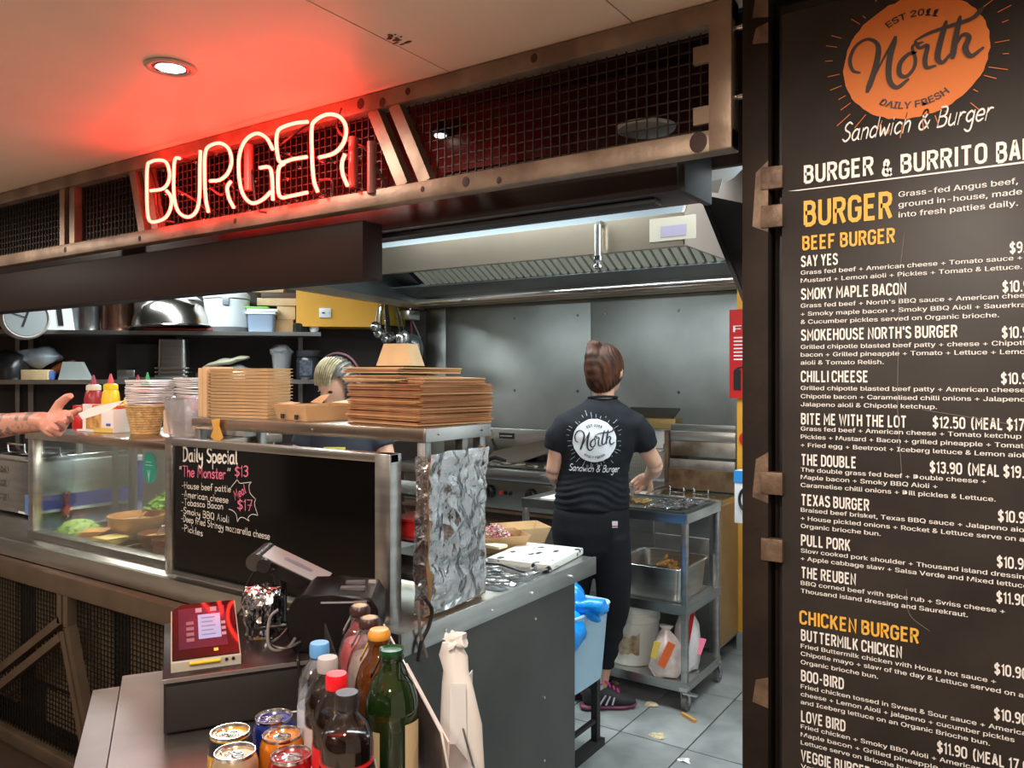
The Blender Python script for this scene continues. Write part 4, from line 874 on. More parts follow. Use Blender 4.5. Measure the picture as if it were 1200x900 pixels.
# ================================================================ things on the pass shelf
SH = 1.386
fm_ = finish(B().box((0, 0, 0), (.325, .265, .0032)).noise(.0012, 9).b, 'carton', KRAFTD)
fm2 = finish(B().box((0, 0, 0), (.325, .265, .0032)).noise(.0012, 9).b, 'carton', KRAFT)
rz0 = math.radians(-10); cxy = Vector((-1.502, 1.755))
for k in range(27):
    o = bpy.data.objects.new('flat_carton', fm_ if k % 5 else fm2); C.objects.link(o)
    o.location = (cxy.x+random.uniform(-.006, .006), cxy.y+random.uniform(-.005, .005), SH+.003+.0041*k); o.rotation_euler = (0, 0, rz0+random.uniform(-.03, .03))
    o['label'] = nth(k, 27, 'flat brown carton of the tall stack'); o['category'] = 'carton'; o['group'] = 'flattened cartons in the lower stack'
fm3 = finish(B().box((0, 0, 0), (.27, .22, .0032)).noise(.003, 6).b, 'carton', KRAFTL)
for k in range(4):
    o = bpy.data.objects.new('flat_carton', fm2 if k % 2 else fm_); C.objects.link(o); o.scale = (.22, .85, 1)
    o.location = (-1.385, 1.735, SH+.114+.004*k); o.rotation_euler = (0, .02, rz0+random.uniform(-.03, .03))
    o['label'] = nth(k, 4, 'narrow kraft carton of the small pile right on the tall stack'); o['category'] = 'carton'; o['group'] = 'offset cartons on the right of the stack'
for k in range(9):
    o = bpy.data.objects.new('flat_carton', (fm_, fm2, fm3)[k % 3] if k < 8 else fm3); C.objects.link(o); o.scale = (.8, .85, 1) if k < 8 and k % 3 != 2 else (1, 1, 1)
    o.location = (-1.555+random.uniform(-.004, .004), 1.74+random.uniform(-.004, .004), SH+.1145+.0042*k+(.006 if k > 4 else 0)); o.rotation_euler = (-.015, .0, rz0+random.uniform(-.05, .05))
    o['label'] = nth(k, 9, 'kraft carton of the loose bundle under the upturned cup'); o['category'] = 'carton'; o['group'] = 'cartons in the loose top bundle'
tp = thing('upturned_kraft_cup', 'tapered kraft cup upside down on top of the carton stack', 'cup', (-1.56, 1.74, SH+.162), rz0+.5)
b = B(); a, h_, q = .053, .062, .037
b.add([(-a, -a, 0), (a, -a, 0), (a, a, 0), (-a, a, 0), (-q, -q, h_), (q, -q, h_), (q, q, h_), (-q, q, h_)], [(3, 2, 1, 0), (4, 5, 6, 7), (0, 1, 5, 4), (1, 2, 6, 5), (2, 3, 7, 6), (3, 0, 4, 7)])
part('cup_walls', b, KRAFTL, tp); part('cup_base', B().bx(-q, q, -q, q, h_, h_+.001), KRAFTL, tp)
# open clamshell box
kb = tray('open_kraft_box', 'open kraft burger box with lid flaps up on the pass shelf', .19, .17, .045, (-1.86, 1.70, SH), -.25, KRAFT, .012)
for sx in (-.04, .05): part('slot', B().bx(sx-.008, sx+.008, -.101, -.096, .004, .018), BLACK, kb)
part('lid', B().slab([(-.09, .095, .045), (.1, .095, .045), (.1, .21, .06), (-.09, .21, .06)], (0, 0, 1), .002), KRAFTL, kb)
part('lid_flap', B().slab([(-.05, .0, .05), (.03, -.005, .05), (.05, .01, .075), (-.04, .03, .07)], (0, .3, 1), .002), KRAFTL, kb)
part('inner_flap', B().slab([(-.1, -.09, .045), (.0, -.09, .045), (-.02, -.05, .05), (-.09, -.05, .05)], (0, 0, 1), .002), KRAFT, kb)
# foam tray lid
ft = thing('foam_tray', 'white foam tray behind the open kraft box on the pass shelf', 'tray', (-2.12, 1.80, SH), -.2)
part('tray_pan', B().lathe([(.05, 0), (.06, .003), (.078, .028), (.082, .03), (.076, .03), (.056, .006), (.01, .005)], seg=28, sx=1.2, sy=.8, sq=.5), WHITEP, ft)
part('tray_rim', B().tube([(.08*1.2*math.cos(2*PI*k/28), .08*.8*math.sin(2*PI*k/28), .03) for k in range(28)], .003, 6, closed=True), WHITEP, ft)
# nested kraft trays on edge
K0 = finish(B().bx(-.115, .115, -.055, .055, 0, .0075, bev=.001).bx(-.12, .12, -.06, .06, .0065, .0085).b, 'tray', KRAFTL)
for k in range(15):
    o = bpy.data.objects.new('nested_kraft_tray', K0); C.objects.link(o); o.location = (-2.13+random.uniform(-.001, .001), 1.66, SH+.0105*k); o.rotation_euler = (0, 0, .18)
    o['label'] = nth(k, 15, 'shallow kraft tray of the ribbed stack left on the shelf'); o['category'] = 'tray'; o['group'] = 'ribbed stack of kraft trays'
for k, x in enumerate((-2.285, -2.262)):
    solo('kraft_divider', ('outer' if k == 0 else 'inner')+' kraft card standing left of the ribbed tray stack', 'card', B().bx(-.009, .009, -.06, .06, 0, .158+.004*k, bev=.002), KRAFTL, loc=(x, 1.635, SH), rz=.18)
og = solo('orange_peel_tag', 'torn orange paper tag hanging from the left end of the shelf rail', 'tag', B().slab([at(248, 492, Y=1.528), at(258, 490, Y=1.528), at(257, 500, Y=1.528), at(262, 513, Y=1.528), at(255, 519, Y=1.528), at(247, 512, Y=1.528), at(251, 502, Y=1.528)], (0, -1, 0), .002).noise(.002, 40), mat('orange_paper', (.7, .38, .07), .7))
# ---------------------------------------------------------------- on the display case top
TL = 1.313
def squeeze(name, label, x, y, r, h, col, capc, capn=None, lab=None):
    t = thing(name, label, 'sauce bottle', (x, y, TL))
    m = mat('bottle_'+name, col, .35); sh = h*.72
    part('body', B().lathe([(r*.9, 0), (r, r*.15), (r*.93, sh*.45), (r, sh*.75), (r*.85, sh*.95), (r*.72, sh)], seg=24), m, t)
    part('cap', B().lathe([(r*.78, sh), (r*.8, sh*1.02), (r*.78, sh*1.13), (r*.5, sh*1.16)], seg=20), capc, t)
    part('nozzle', B().lathe([(r*.36, sh*1.15), (r*.3, sh*1.25), (r*.12, h*1.0), (r*.08, h*1.02)], seg=14), capn or capc, t)
    if lab: part('label_wrap', B().lathe([(r*1.01, sh*.3), (r*1.02, sh*.31), (r*1.02, sh*.62), (r*1.01, sh*.63)], seg=24, sx=1, sy=1), lab, t)
    return t
CREAM = mat('cream_cap', (.75, .68, .55), .4); MAR = mat('maroon_nozzle', (.3, .03, .06), .35); PINKN = mat('pinkred_nozzle', (.7, .08, .1), .35); YEL = mat('mustard_yellow', (.85, .6, .02), .35)
squeeze('ketchup_bottle', 'dark red ketchup bottle with cream cap and maroon nozzle', -3.18, 1.72, .035, .205, (.35, .02, .03), CREAM, MAR, WHITEL)
squeeze('mustard_bottle', 'yellow mustard bottle with pink red nozzle', -3.055, 1.72, .034, .21, (.85, .6, .02), YEL, PINKN)
squeeze('brown_sauce_bottle', 'brown sauce bottle with cream cap behind the others', -3.0, 1.80, .033, .205, (.35, .16, .06), CREAM, MAR, mat('label_orange', (.7, .35, .15), .6))
squeeze('small_yellow_bottle', 'short yellow bottle in front of the brown sauce bottle', -2.955, 1.72, .02, .12, (.85, .66, .05), YEL)
squeeze('chilli_bottle', 'red chilli sauce bottle with green top beside the napkins', -2.87, 1.76, .03, .215, (.55, .03, .02), mat('green_cap', (.02, .3, .1), .35))
simple_bottle('red_jar', 'small red jar at the left end of the ledge behind the hand', (-3.28, 1.72, TL-.025), .03, .11, RED, RED, capr=.8, cat='jar')
# the ledge continues behind the hand on a rear shelf for the far left jar
t = thing('rear_sauce_ledge', 'narrow steel ledge carrying sauces left of the display case', 'ledge', (-3.33, 1.73, CT))
part('ledge_plate', B().bx(-3.5, -3.175, 1.66, 1.84, 1.275, 1.287), STEEL, t, W=True)
for x in (-3.48, -3.2): part('ledge_leg', B().bx(x-.008, x+.008, 1.81, 1.83, 1.18 if x < -3.4 else CT, 1.275), STEEL, t, W=True)
# menu block / burger print box
t = thing('condiment_box', 'white condiment box printed with a burger picture on the ledge', 'box', (-2.86, 1.60, TL), .12)
part('box_body', B().bx(-.075, .075, -.035, .035, 0, .085, bev=.002), WHITEL, t)
part('burger_print', B().bx(-.072, .01, -.037, -.0345, .012, .07), mat('burger_print', (.3, .12, .03), .5, col2=(.75, .45, .15), vscale=35), t)
part('yellow_print', B().bx(-.03, .073, -.037, -.0345, .002, .018), mat('print_yellow', (.75, .55, .12), .5), t)
part('blue_mark', B().bx(.04, .062, -.037, -.0345, .025, .034), mat('print_blue', (.1, .1, .5), .5), t)
part('orange_top', B().bx(-.07, .07, -.02, .02, .085, .1, bev=.004).noise(.003, 30), mat('orange_red_plastic', (.75, .14, .03), .45), t)
t = thing('napkin_holder', 'white upright card holder left of the burger print box', 'holder', (-2.985, 1.60, TL), .1)
part('front_card', B().bx(-.04, .04, -.002, .002, 0, .1), WHITEL, t); part('base', B().bx(-.04, .04, -.025, .025, 0, .006), WHITEL, t)
# basket of napkins
WICK = mat('wicker', (.55, .38, .16), .7, var=.25, vscale=60, bump=.4, bscale=150)
t = thing('wicker_basket', 'small round wicker basket holding white napkins', 'basket', (-2.67, 1.63, TL))
b = B()
for k in range(11):
    z = .004+.0085*k; r = .044+.0016*k
    b.tube([(r*math.cos(2*PI*i/40)*(1+.03*(-1)**(i+k)), r*math.sin(2*PI*i/40)*(1+.03*(-1)**(i+k)), z) for i in range(40)], .0045, 5, closed=True)
part('woven_wall', b, WICK, t, kind='stuff')
part('basket_base', B().lathe([(.042, 0), (.044, .004)], seg=24), WICK, t)
part('rim', B().tube([(.063*math.cos(2*PI*i/32), .063*math.sin(2*PI*i/32), .098) for i in range(32)], .005, 6, closed=True), WICK, t)
nm_ = finish(B().box((0, 0, 0), (.11, .12, .0035), bev=.001).noise(.0025, 16).b, 'napkin', mat('napkin_white', (.85, .84, .84), .85))
for k in range(15):
    o = bpy.data.objects.new('napkin', nm_); C.objects.link(o); o.location = (-2.69+random.uniform(-.004, .004), 1.66, TL+.105+.006*k); o.rotation_euler = (random.uniform(-.03, .03), random.uniform(-.03, .03), .2+random.uniform(-.06, .06))
    o['label'] = nth(k, 15, 'white napkin of the pile over the wicker basket'); o['category'] = 'napkin'; o['group'] = 'left pile of napkins'
t = solo('napkin_ledge_box', 'white box under the right pile of napkins behind the basket', 'box', B().bx(-.05, .05, -.05, .05, 0, .125, bev=.003), WHITEL, loc=(-2.575, 1.80, TL))
for k in range(12):
    o = bpy.data.objects.new('napkin', nm_); C.objects.link(o); o.location = (-2.58+random.uniform(-.004, .004), 1.78, TL+.13+.006*k); o.rotation_euler = (random.uniform(-.03, .03), random.uniform(-.03, .03), -.1+random.uniform(-.06, .06)); o.scale = (1.15, 1, 1)
    o['label'] = nth(k, 12, 'white napkin of the right pile on the white box'); o['category'] = 'napkin'; o['group'] = 'right pile of napkins'
# clear tub with bags
t = thing('clear_tub', 'clear plastic tub with a lid full of small bags', 'tub', (-2.42, 1.65, TL))
part('tub_wall', B().lathe([(.078, 0), (.08, .004), (.097, .13), (.094, .13), (.076, .006)], seg=32, sx=1.0, sy=.8, sq=.35), clear('milky_plastic', (.93, .93, .96), .25, .1, body=.25), t)
part('lid_rim', B().tube([(.1*math.cos(2*PI*i/32), .08*math.sin(2*PI*i/32), .131) for i in range(32)], .005, 6, closed=True), CLEARP, t)
part('paper_insert', B().bx(-.075, -.03, -.062, -.058, .01, .09), mat('kraft_paper_pale', (.65, .5, .38), .7), t)
b = B(); b.ell((0, 0, .065), (.07, .05, .06), 20); b.noise(.022, 22, 3)
solo('bag_bundle', 'bundle of clear white plastic bags stuffed in the clear tub', 'bags', b, clear('white_film', (.9, .9, .95), .4, .15, body=.55, bodycol=(.85, .86, .95)), loc=(-2.41, 1.65, TL+.004))
t = thing('tent_card', 'small dark tent card with a yellow picture standing behind the tub', 'card', (-2.435, 1.74, TL+.125), .3)
part('card', B().bx(-.038, .038, -.002, .002, 0, .062), mat('card_dark', (.05, .035, .035), .5), t)
part('card', B().bx(-.004, .05, .006, .01, .0, .068), mat('card_dark', (.05, .035, .035), .5), t)
b = B(); b.ell((-.02, -.003, .03), (.012, .001, .018), 12); part('pale_picture', b, mat('print_cream', (.7, .55, .3), .5), t)
b = B(); b.box((.018, -.003, .032), (.018, .001, .022), rz=0, ry=.4); part('orange_picture', b, mat('print_orange2', (.6, .3, .05), .5), t)
t2 = solo('white_carton', 'white carton behind the clear tub under the tent card', 'carton', B().bx(-.07, .07, -.035, .035, 0, .124, bev=.003), WHITEL, loc=(-2.42, 1.775, TL))
b = B(); b.ell((0, 0, .0), (.06, .04, .045), 20); b.noise(.03, 24, 8)
t3 = solo('crumpled_bag_pile', 'crumpled white and green tinted plastic bags right of the tub', 'bags', b, clear('white_film2', (.95, .97, 1), .4, .15, body=.7, bodycol=(.85, .9, .92)), loc=(-2.31, 1.76, TL+.1))
solo('bag_pile_box', 'white box under the crumpled bags right of the tub', 'box', B().bx(-.04, .035, -.05, .05, 0, .075, bev=.003), WHITEP, loc=(-2.285, 1.78, TL))
t = thing('tongs', 'grey serving tongs standing up right of the clear tub', 'tongs', at(232, 505, Y=1.7))
for dx in (0, 3): part('arm', B().tube([at(229+dx, 505, Y=1.70), at(234+dx, 470, Y=1.70), at(243+dx*.3, 447, Y=1.70)], [(.004, .002), (.006, .002), (.005, .002)], 8), STEELD, t, W=True)
part('pivot', B().ell(at(243.5, 447, Y=1.7), (.005, .004, .004), 8), STEELD, t, W=True)
# ================================================================ exhaust hood
hd = thing('exhaust_hood', 'large stainless exhaust hood with baffle filters over the cooking line', 'hood', (-2.6, 3.9, 2.04))
HF = 3.06; HL, HR = -3.72, -1.226; HBL = -4.12
HOODM = mat('hood_steel', (.62, .52, .4), .3, 1, var=.1, vscale=2, bump=.04, bscale=5)
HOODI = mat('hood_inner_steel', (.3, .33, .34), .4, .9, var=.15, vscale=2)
part('front_lip', B().slab([(HL, HF, 2.05), (HR, HF, 2.05), (HR, HF, 2.18), (HL, HF, 2.18)], (0, 1, 0), .012), HOODM, hd, W=True)
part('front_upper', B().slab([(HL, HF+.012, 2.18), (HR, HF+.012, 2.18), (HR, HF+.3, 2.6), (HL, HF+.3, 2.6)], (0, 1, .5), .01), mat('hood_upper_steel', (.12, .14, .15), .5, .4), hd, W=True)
part('lower_edge', B().bx(HL, HR, HF-.004, HF+.03, 2.044, 2.052), HOODM, hd, W=True)
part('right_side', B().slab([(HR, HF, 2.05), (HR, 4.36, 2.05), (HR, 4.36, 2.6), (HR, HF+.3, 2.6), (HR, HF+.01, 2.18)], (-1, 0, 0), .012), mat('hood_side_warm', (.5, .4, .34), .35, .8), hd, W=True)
part('left_side', B().slab([(HL, HF, 2.05), (HBL, 4.84, 2.05), (HBL, 4.84, 2.6), (HL, HF+.3, 2.6), (HL, HF, 2.18)], (1, .2, 0), .012), HOODI, hd, W=True)
part('left_gutter', B().bar((HL+.02, HF, 2.055), (HBL+.02, 4.84, 2.055), .045, .03), HOODM, hd, W=True)
part('right_gutter', B().bar((HR-.02, HF, 2.058), (HR-.02, 4.36, 2.058), .04, .024), mat('hood_side_warm', (.5, .4, .34), .35, .8), hd, W=True)
part('rear_gutter', B().bx(HBL, -1.3, 4.70, 4.845, 2.045, 2.105, bev=.02), HOODM, hd, W=True)
part('rear_gutter_lip', B().bx(HBL, -1.3, 4.66, 4.70, 2.06, 2.125, bev=.01), CHROME, hd, W=True)
part('rear_ledge', B().slab([(HBL+.02, 4.68, 2.12), (-1.3, 4.68, 2.12), (-1.3, 4.36, 2.155), (HBL+.02, 4.36, 2.155)], (0, 0, 1), .01), HOODI, hd, W=True)
part('top_plate', B().bx(HBL+.02, -1.3, 3.45, 4.85, 2.57, 2.58), HOODI, hd, W=True)
part('back_plate', B().bx(HBL+.02, -1.3, 4.83, 4.845, 2.1, 2.58), HOODI, hd, W=True)
# the filter bank leans from its foot at the ledge up to the top at the front
FA = Vector((0, 4.36, 2.165)); FB = Vector((0, 3.72, 2.52)); fd = (FB-FA); fn = fd.cross(Vector((1, 0, 0))).normalized()
if fn.z > 0: fn = -fn
x0f, x1f = -3.62, -1.46
part('filter_frame', B().slab([(x0f-.1, FA.y, FA.z), (x1f+.16, FA.y, FA.z), (x1f+.16, FB.y, FB.z), (x0f-.1, FB.y, FB.z)], -fn, .01), mat('filter_dark', (.015, .017, .015), .5, .5), hd, W=True)
part('filter_foot_rail', B().bar((x0f-.1, FA.y, FA.z), (x1f+.16, FA.y, FA.z), .03, .02), HOODI, hd, W=True)
bafm = finish(B().bar(FA+fn*.016+fd*.04, FB+fn*.016, .038, .022, n=fn).b, 'baffle', mat('baffle_steel', (.8, .8, .68), .5, .4))
nb = 40
for i in range(nb):
    o = bpy.data.objects.new('filter_baffle', bafm); C.objects.link(o); o.parent = hd
    o.location = Vector((x0f+(x1f-x0f)*i/(nb-1), 0, 0))-hd.location
b = B()
part('corner_gusset', B().slab([(-3.99, 4.66, 2.10), (-3.72, 4.36, 2.17), (-3.72, 3.8, 2.5), (-3.99, 3.8, 2.5)], (1, 0, 0), .01), HOODI, hd, W=True)
pp = Vector((-1.60, 3.02, 0))
q = at(697, 290, Y=3.0)
part('drop_pipe', B().cyl((q.x, 3.03, at(697, 264, Y=3.03).z), (q.x, 3.03, at(697, 306, Y=3.03).z), .016), STEEL, hd, W=True)
part('pipe_nozzle', B().lathe([(.02, .02), (.022, 0), (.012, -.012), (.02, -.02), (.02, -.03), (.008, -.036)], (q.x, 3.03, at(697, 306, Y=3.03).z), 14), CHROME, hd, W=True)
part('pipe_bracket', B().bx(q.x-.01, q.x+.01, 3.03, 3.062, 2.16, 2.18), STEEL, hd, W=True)
lx = at(788, 263, Y=HF-.001)
part('notice_label', B().bx(lx.x-.1, lx.x+.1, HF-.003, HF-.001, 2.07, 2.165), mat('label_cream', (.32, .28, .22), .6), hd, W=True)
part('label_print', B().bx(lx.x-.05, lx.x+.06, HF-.004, HF-.003, 2.085, 2.13), mat('label_violet', (.22, .19, .26), .6), hd, W=True)

# ================================================================ cooking line
gr_ = thing('griddle', 'long flat griddle with black knobs left behind the worker', 'griddle', (-2.75, 4.4, 0))
part('body', B().bx(-3.6, -2.2, 4.06, 4.8, .10, .87), STEELD, gr_, W=True)
part('control_panel', B().bx(-3.6, -2.2, 4.045, 4.06, .70, .875, bev=.002), mat('grey_control', (.27, .27, .25), .38, .8), gr_, W=True)
part('front_lip', B().bx(-3.62, -2.18, 3.98, 4.08, .885, .945, bev=.006), STEEL, gr_, W=True)
part('hotplate', B().bx(-3.6, -2.2, 4.08, 4.72, .93, .955), mat('hotplate', (.09, .08, .075), .35, .8, col2=(.03, .025, .02), vscale=6), gr_, W=True)
part('splash_back', B().bx(-3.7, -2.2, 4.60, 4.64, .95, 1.15, bev=.003), STEEL, gr_, W=True)
for x in (-3.27, -2.25): part('splash_side', B().slab([(x, 4.1, .95), (x, 4.6, .95), (x, 4.6, 1.14), (x, 4.3, 1.0), (x, 4.1, .97)], (1, 0, 0), .008), STEELDIRTY, gr_, W=True)
part('lower_door', B().bx(-3.58, -2.9, 4.04, 4.06, .13, .60, bev=.003), STEEL, gr_, W=True)
part('lower_door', B().bx(-2.88, -2.22, 4.04, 4.06, .13, .60, bev=.003), STEEL, gr_, W=True)
part('drip_gap', B().bx(-3.6, -2.2, 4.05, 4.062, .61, .69), mat('greasy_brown', (.07, .03, .015), .4), gr_, W=True)
part('drip_rail', B().bx(-3.6, -2.2, 4.03, 4.05, .655, .675), CHROME, gr_, W=True)
for x in (-2.885, -2.578, -2.31):
    k_ = part('knob', B().lathe([(.042, 0), (.042, .014), (.034, .03), (.03, .034)], seg=20), BLACKP, gr_); k_.matrix_local = Matrix.Translation(Vector((x, 4.045, .80))-gr_.location) @ Matrix.Rotation(PI/2, 4, 'X')
    part('knob_grip', B().box((x, 4.006, .80), (.012, .016, .06), bev=.003), BLACKP, gr_, W=True)
for x, m in ((-2.80, RED), (-2.765, BLACKP), (-2.73, BLACKP)): part('indicator', B().cyl((x, 4.046, .80), (x, 4.034, .80), .012, seg=12), m, gr_, W=True)
part('badge', B().bx(-3.2, -3.08, 4.592, 4.6, 1.08, 1.12), BLACK, gr_, W=True)
part('badge_print', B().bx(-3.19, -3.09, 4.59, 4.592, 1.095, 1.103), mat('grey_print', (.3, .3, .3), .5), gr_, W=True)
b = B(); b.slab([at(562, 548, Y=4.25), at(578, 532, Y=4.35), at(630, 521, Y=4.45), at(646, 517, Y=4.45), at(646, 530, Y=4.4), at(600, 545, Y=4.3)], (0, .3, 1), .02)
solo('griddle_scraper_sheet', 'dark greasy steel sheet lying at an angle across the griddle', 'sheet', b, mat('greasy_dark', (.08, .055, .035), .5))
b = B(); b.tube([at(566, 541, Y=4.15), at(580, 536, Y=4.12), at(592, 540, Y=4.05)], [.012, .014, .01]); solo('tongs_black', 'black handled tongs on the griddle front', 'tongs', b, BLACKP)
b = B(); b.tube([at(577, 515, Y=4.5), at(580, 522, Y=4.45), at(583, 532, Y=4.4)], [.01, .01, .014]); solo('griddle_brush', 'black brush handle leaning on the griddle splashback', 'brush', b, BLACK)
for k, (x, y, nm_l) in enumerate(((-3.05, 4.50, 'left steel insert pan on the rear of the griddle'), (-2.85, 4.50, 'middle steel insert pan on the rear of the griddle'), (-2.62, 4.50, 'right steel insert pan on the rear of the griddle'))):
    t = thing('insert_pan', nm_l, 'pan', (x, y, .956)); part('pan_wall', B().lathe([(.07, 0), (.085, .045), (.092, .047), (.082, .045), (.06, .01)], seg=28, sy=.7, sq=.6), CHROME, t); part('rim', B().tube([(.09*math.cos(2*PI*i/28), .063*math.sin(2*PI*i/28), .047) for i in range(28)], .003, 6, closed=True), CHROME, t)
b = B()
rdx = random.Random(5)
for i in range(40): b.ell((-3.0+rdx.uniform(0, .7), 4.12+rdx.uniform(0, .12), .958), (rdx.uniform(.01, .035), rdx.uniform(.008, .02), rdx.uniform(.003, .01)), 8)
b.noise(.006, 30); solo('griddle_scraps', 'scattered food scraps along the front of the griddle', 'scraps', b, mat('scraps', (.3, .26, .18), .6, var=.4, vscale=40), kind='stuff')

f1 = thing('deep_fryer', 'tall-backed deep fryer directly right behind the worker', 'fryer', (-1.95, 4.4, 0))
part('body', B().bx(-2.17, -1.80, 4.06, 4.7, .08, .88, bev=.004), STEEL, f1, W=True)
part('back_housing', B().bx(-2.17, -1.845, 4.50, 4.66, .88, 1.20, bev=.003), mat('pale_steel', (.6, .62, .62), .35, .7), f1, W=True)
part('side_post', B().bx(-1.86, -1.835, 4.35, 4.66, .88, 1.20), mat('grime_brown', (.13, .08, .05), .5, .3, var=.4, vscale=8), f1, W=True)
part('brass_top', B().bx(-2.2, -1.845, 4.48, 4.60, 1.2, 1.265, bev=.003), mat('warm_top', (.42, .3, .12), .4, .7), f1, W=True)
part('flue_cap', B().slab([(-2.2, 4.47, 1.268), (-1.85, 4.47, 1.268), (-1.87, 4.62, 1.31), (-2.2, 4.62, 1.31)], (0, 0, 1), .01), mat('flue_dark', (.05, .035, .02), .5, .4), f1, W=True)
part('oil_well', B().bx(-2.14, -1.84, 4.1, 4.46, .875, .885), mat('oil_dark', (.07, .045, .02), .15), f1, W=True)
part('well_rim', B().bx(-2.16, -1.82, 4.08, 4.10, .88, .895).bx(-1.83, -1.815, 4.08, 4.48, .88, .895), STEEL, f1, W=True, kind='stuff')
for x in (-2.05, -1.92):
    t = thing('fryer_basket', ('left' if x < -2 else 'right')+' wire fryer basket hanging on the tall-backed fryer', 'basket', (x, 4.43, .93))
    b = B()
    for i in range(9):
        u = -.05+.1*i/8; b.bar((u, -.09, 0), (u, -.10, .15), .002); b.bar((u, .05, 0), (u, .05, .15), .002); b.bar((u, -.09, 0), (u, .05, 0), .002)
    for j in range(8):
        z = .15*j/7; b.bar((-.05, -.09-z*.06, z), (.05, -.09-z*.06, z), .002); b.bar((.05, -.09-z*.06, z), (.05, .05, z), .002); b.bar((-.05, -.09-z*.06, z), (-.05, .05, z), .002)
    part('wire_basket', b, mat('basket_wire', (.4, .36, .26), .4, .8), t, kind='stuff')
    part('basket_rim', B().tube([(-.052, -.1, .15), (.052, -.1, .15), (.052, .052, .15), (-.052, .052, .15)], .003, 6, closed=True), CHROME, t)
    part('basket_handle', B().tube([(0, -.1, .15), (.03, -.2, .19), (.05, -.28, .2)], .005, 8), CHROME, t)
    part('hook', B().tube([(0, .05, .15), (0, .06, .18), (0, .075, .17)], .004, 6), CHROME, t)
f2 = thing('grease_fryer', 'grimy open fryer with stepped steel splashback beside the yellow wall', 'fryer', (-1.62, 4.4, 0))
part('body', B().bx(-1.80, -1.44, 4.07, 4.36, .08, .855, bev=.003), STEEL, f2, W=True)
part('front_leg', B().bx(-1.475, -1.435, 4.03, 4.07, 0, .84, bev=.003), STEEL, f2, W=True)
part('door', B().bx(-1.79, -1.48, 4.055, 4.07, .12, .66, bev=.003), STEELD, f2, W=True)
part('brown_side', B().bx(-1.44, -1.43, 4.09, 4.36, .1, .83), mat('side_brown', (.3, .17, .07), .5, var=.1), f2, W=True)
part('front_lip', B().bx(-1.82, -1.43, 4.02, 4.10, .83, .868, bev=.004), STEEL, f2, W=True)
part('oil_well', B().bx(-1.79, -1.45, 4.10, 4.36, .852, .858), mat('oil_dark', (.07, .045, .02), .15), f2, W=True)
part('stained_back', B().bx(-1.83, -1.445, 4.34, 4.36, .87, .985), mat('baked_grease', (.2, .13, .07), .45, .4, col2=(.07, .025, .01), vscale=10), f2, W=True)
part('splash_step', B().bx(-1.83, -1.445, 4.35, 4.37, .975, 1.04, bev=.004), STEELDIRTY, f2, W=True)
part('splash_step', B().bx(-1.83, -1.445, 4.365, 4.378, 1.055, 1.145, bev=.004), STEELDIRTY, f2, W=True)
part('splash_step', B().bx(-1.83, -1.445, 4.36, 4.378, 1.145, 1.20, bev=.004), STEEL, f2, W=True)
part('splash_step', B().bx(-1.83, -1.445, 4.37, 4.379, 1.2, 1.24, bev=.004), STEELD, f2, W=True)
for x in (-1.72, -1.58):
    part('lift_bracket', B().tube([(x-.04, 4.2, .858), (x-.04, 4.2, .9), (x-.04, 4.19, .905)], .004, 6).tube([(x+.04, 4.2, .858), (x+.04, 4.2, .9)], .004, 6).tube([(x-.045, 4.2, .868), (x+.045, 4.2, .868)], .005, 6), CHROME, f2, W=True, kind='stuff')
wbx = thing('white_dispenser', 'white box with blue top and black ring beside the fryer', 'dispenser', (-1.26, 3.98, 0.6))
c0 = at(862, 612, Y=3.98); c1 = at(880, 553, Y=3.98)
part('case', B().bx(c0.x, c0.x+.2, 3.96, 4.03, c0.z, c1.z+.005, bev=.004), WHITEP, wbx, W=True)
part('blue_top', B().bx(c0.x-.001, c0.x+.2, 3.955, 3.962, c1.z-.055, c1.z+.004), mat('dispenser_blue', (.03, .25, .65), .4), wbx, W=True)
cc = at(877, 586, Y=3.95); b = B(); b.tube([(cc.x+.045*math.cos(2*PI*i/28), 3.95, cc.z+.06*math.sin(2*PI*i/28)) for i in range(28)], .008, 8, closed=True); part('black_ring', b, BLACKP, wbx, W=True)
part('ring_disc', B().cyl((cc.x, 3.96, cc.z), (cc.x, 3.953, cc.z), .042, seg=24), WHITEP, wbx, W=True)
part('wall_bracket', B().bx(c0.x+.08, c0.x+.12, 4.03, 4.38, c0.z+.08, c0.z+.12), STEELD, wbx, W=True)

# ================================================================ cart
ct = thing('kitchen_trolley', 'three-tier stainless trolley on casters right of the worker', 'trolley', (-1.8, 3.65, 0))
CX0, CX1, CY0, CY1 = -2.24, -1.355, 3.42, 3.86
for x in (CX0+.014, CX1-.014):
    for y in (CY0+.014, CY1-.014):
        part('post', B().bx(x-.014, x+.014, y-.014, y+.014, .11, .89, bev=.002), STEEL, ct, W=True)
        cst = part('caster', B().bx(x-.018, x+.018, y-.02, y+.02, .095, .112).slab([(x-.014, y-.016, .1), (x-.014, y+.016, .1), (x-.014, y+.03, .035), (x-.014, y+.012, .03)], (-1, 0, 0), .003).slab([(x+.014, y-.016, .1), (x+.014, y+.016, .1), (x+.014, y+.03, .035), (x+.014, y+.012, .03)], (1, 0, 0), .003), CHROME, ct, W=True)
        part('wheel', B().cyl((x-.011, y+.018, .038), (x+.011, y+.018, .038), .038, seg=24), mat('grey_rubber', (.12, .12, .12), .5), cst, W=True)
        part('wheel_hub', B().cyl((x-.014, y+.018, .038), (x+.014, y+.018, .038), .016, seg=16), STEEL, cst, W=True)
part('brake_lever', B().bx(CX1-.02, CX1+.045, CY0+.0, CY0+.02, .08, .088), CHROME, ct, W=True)
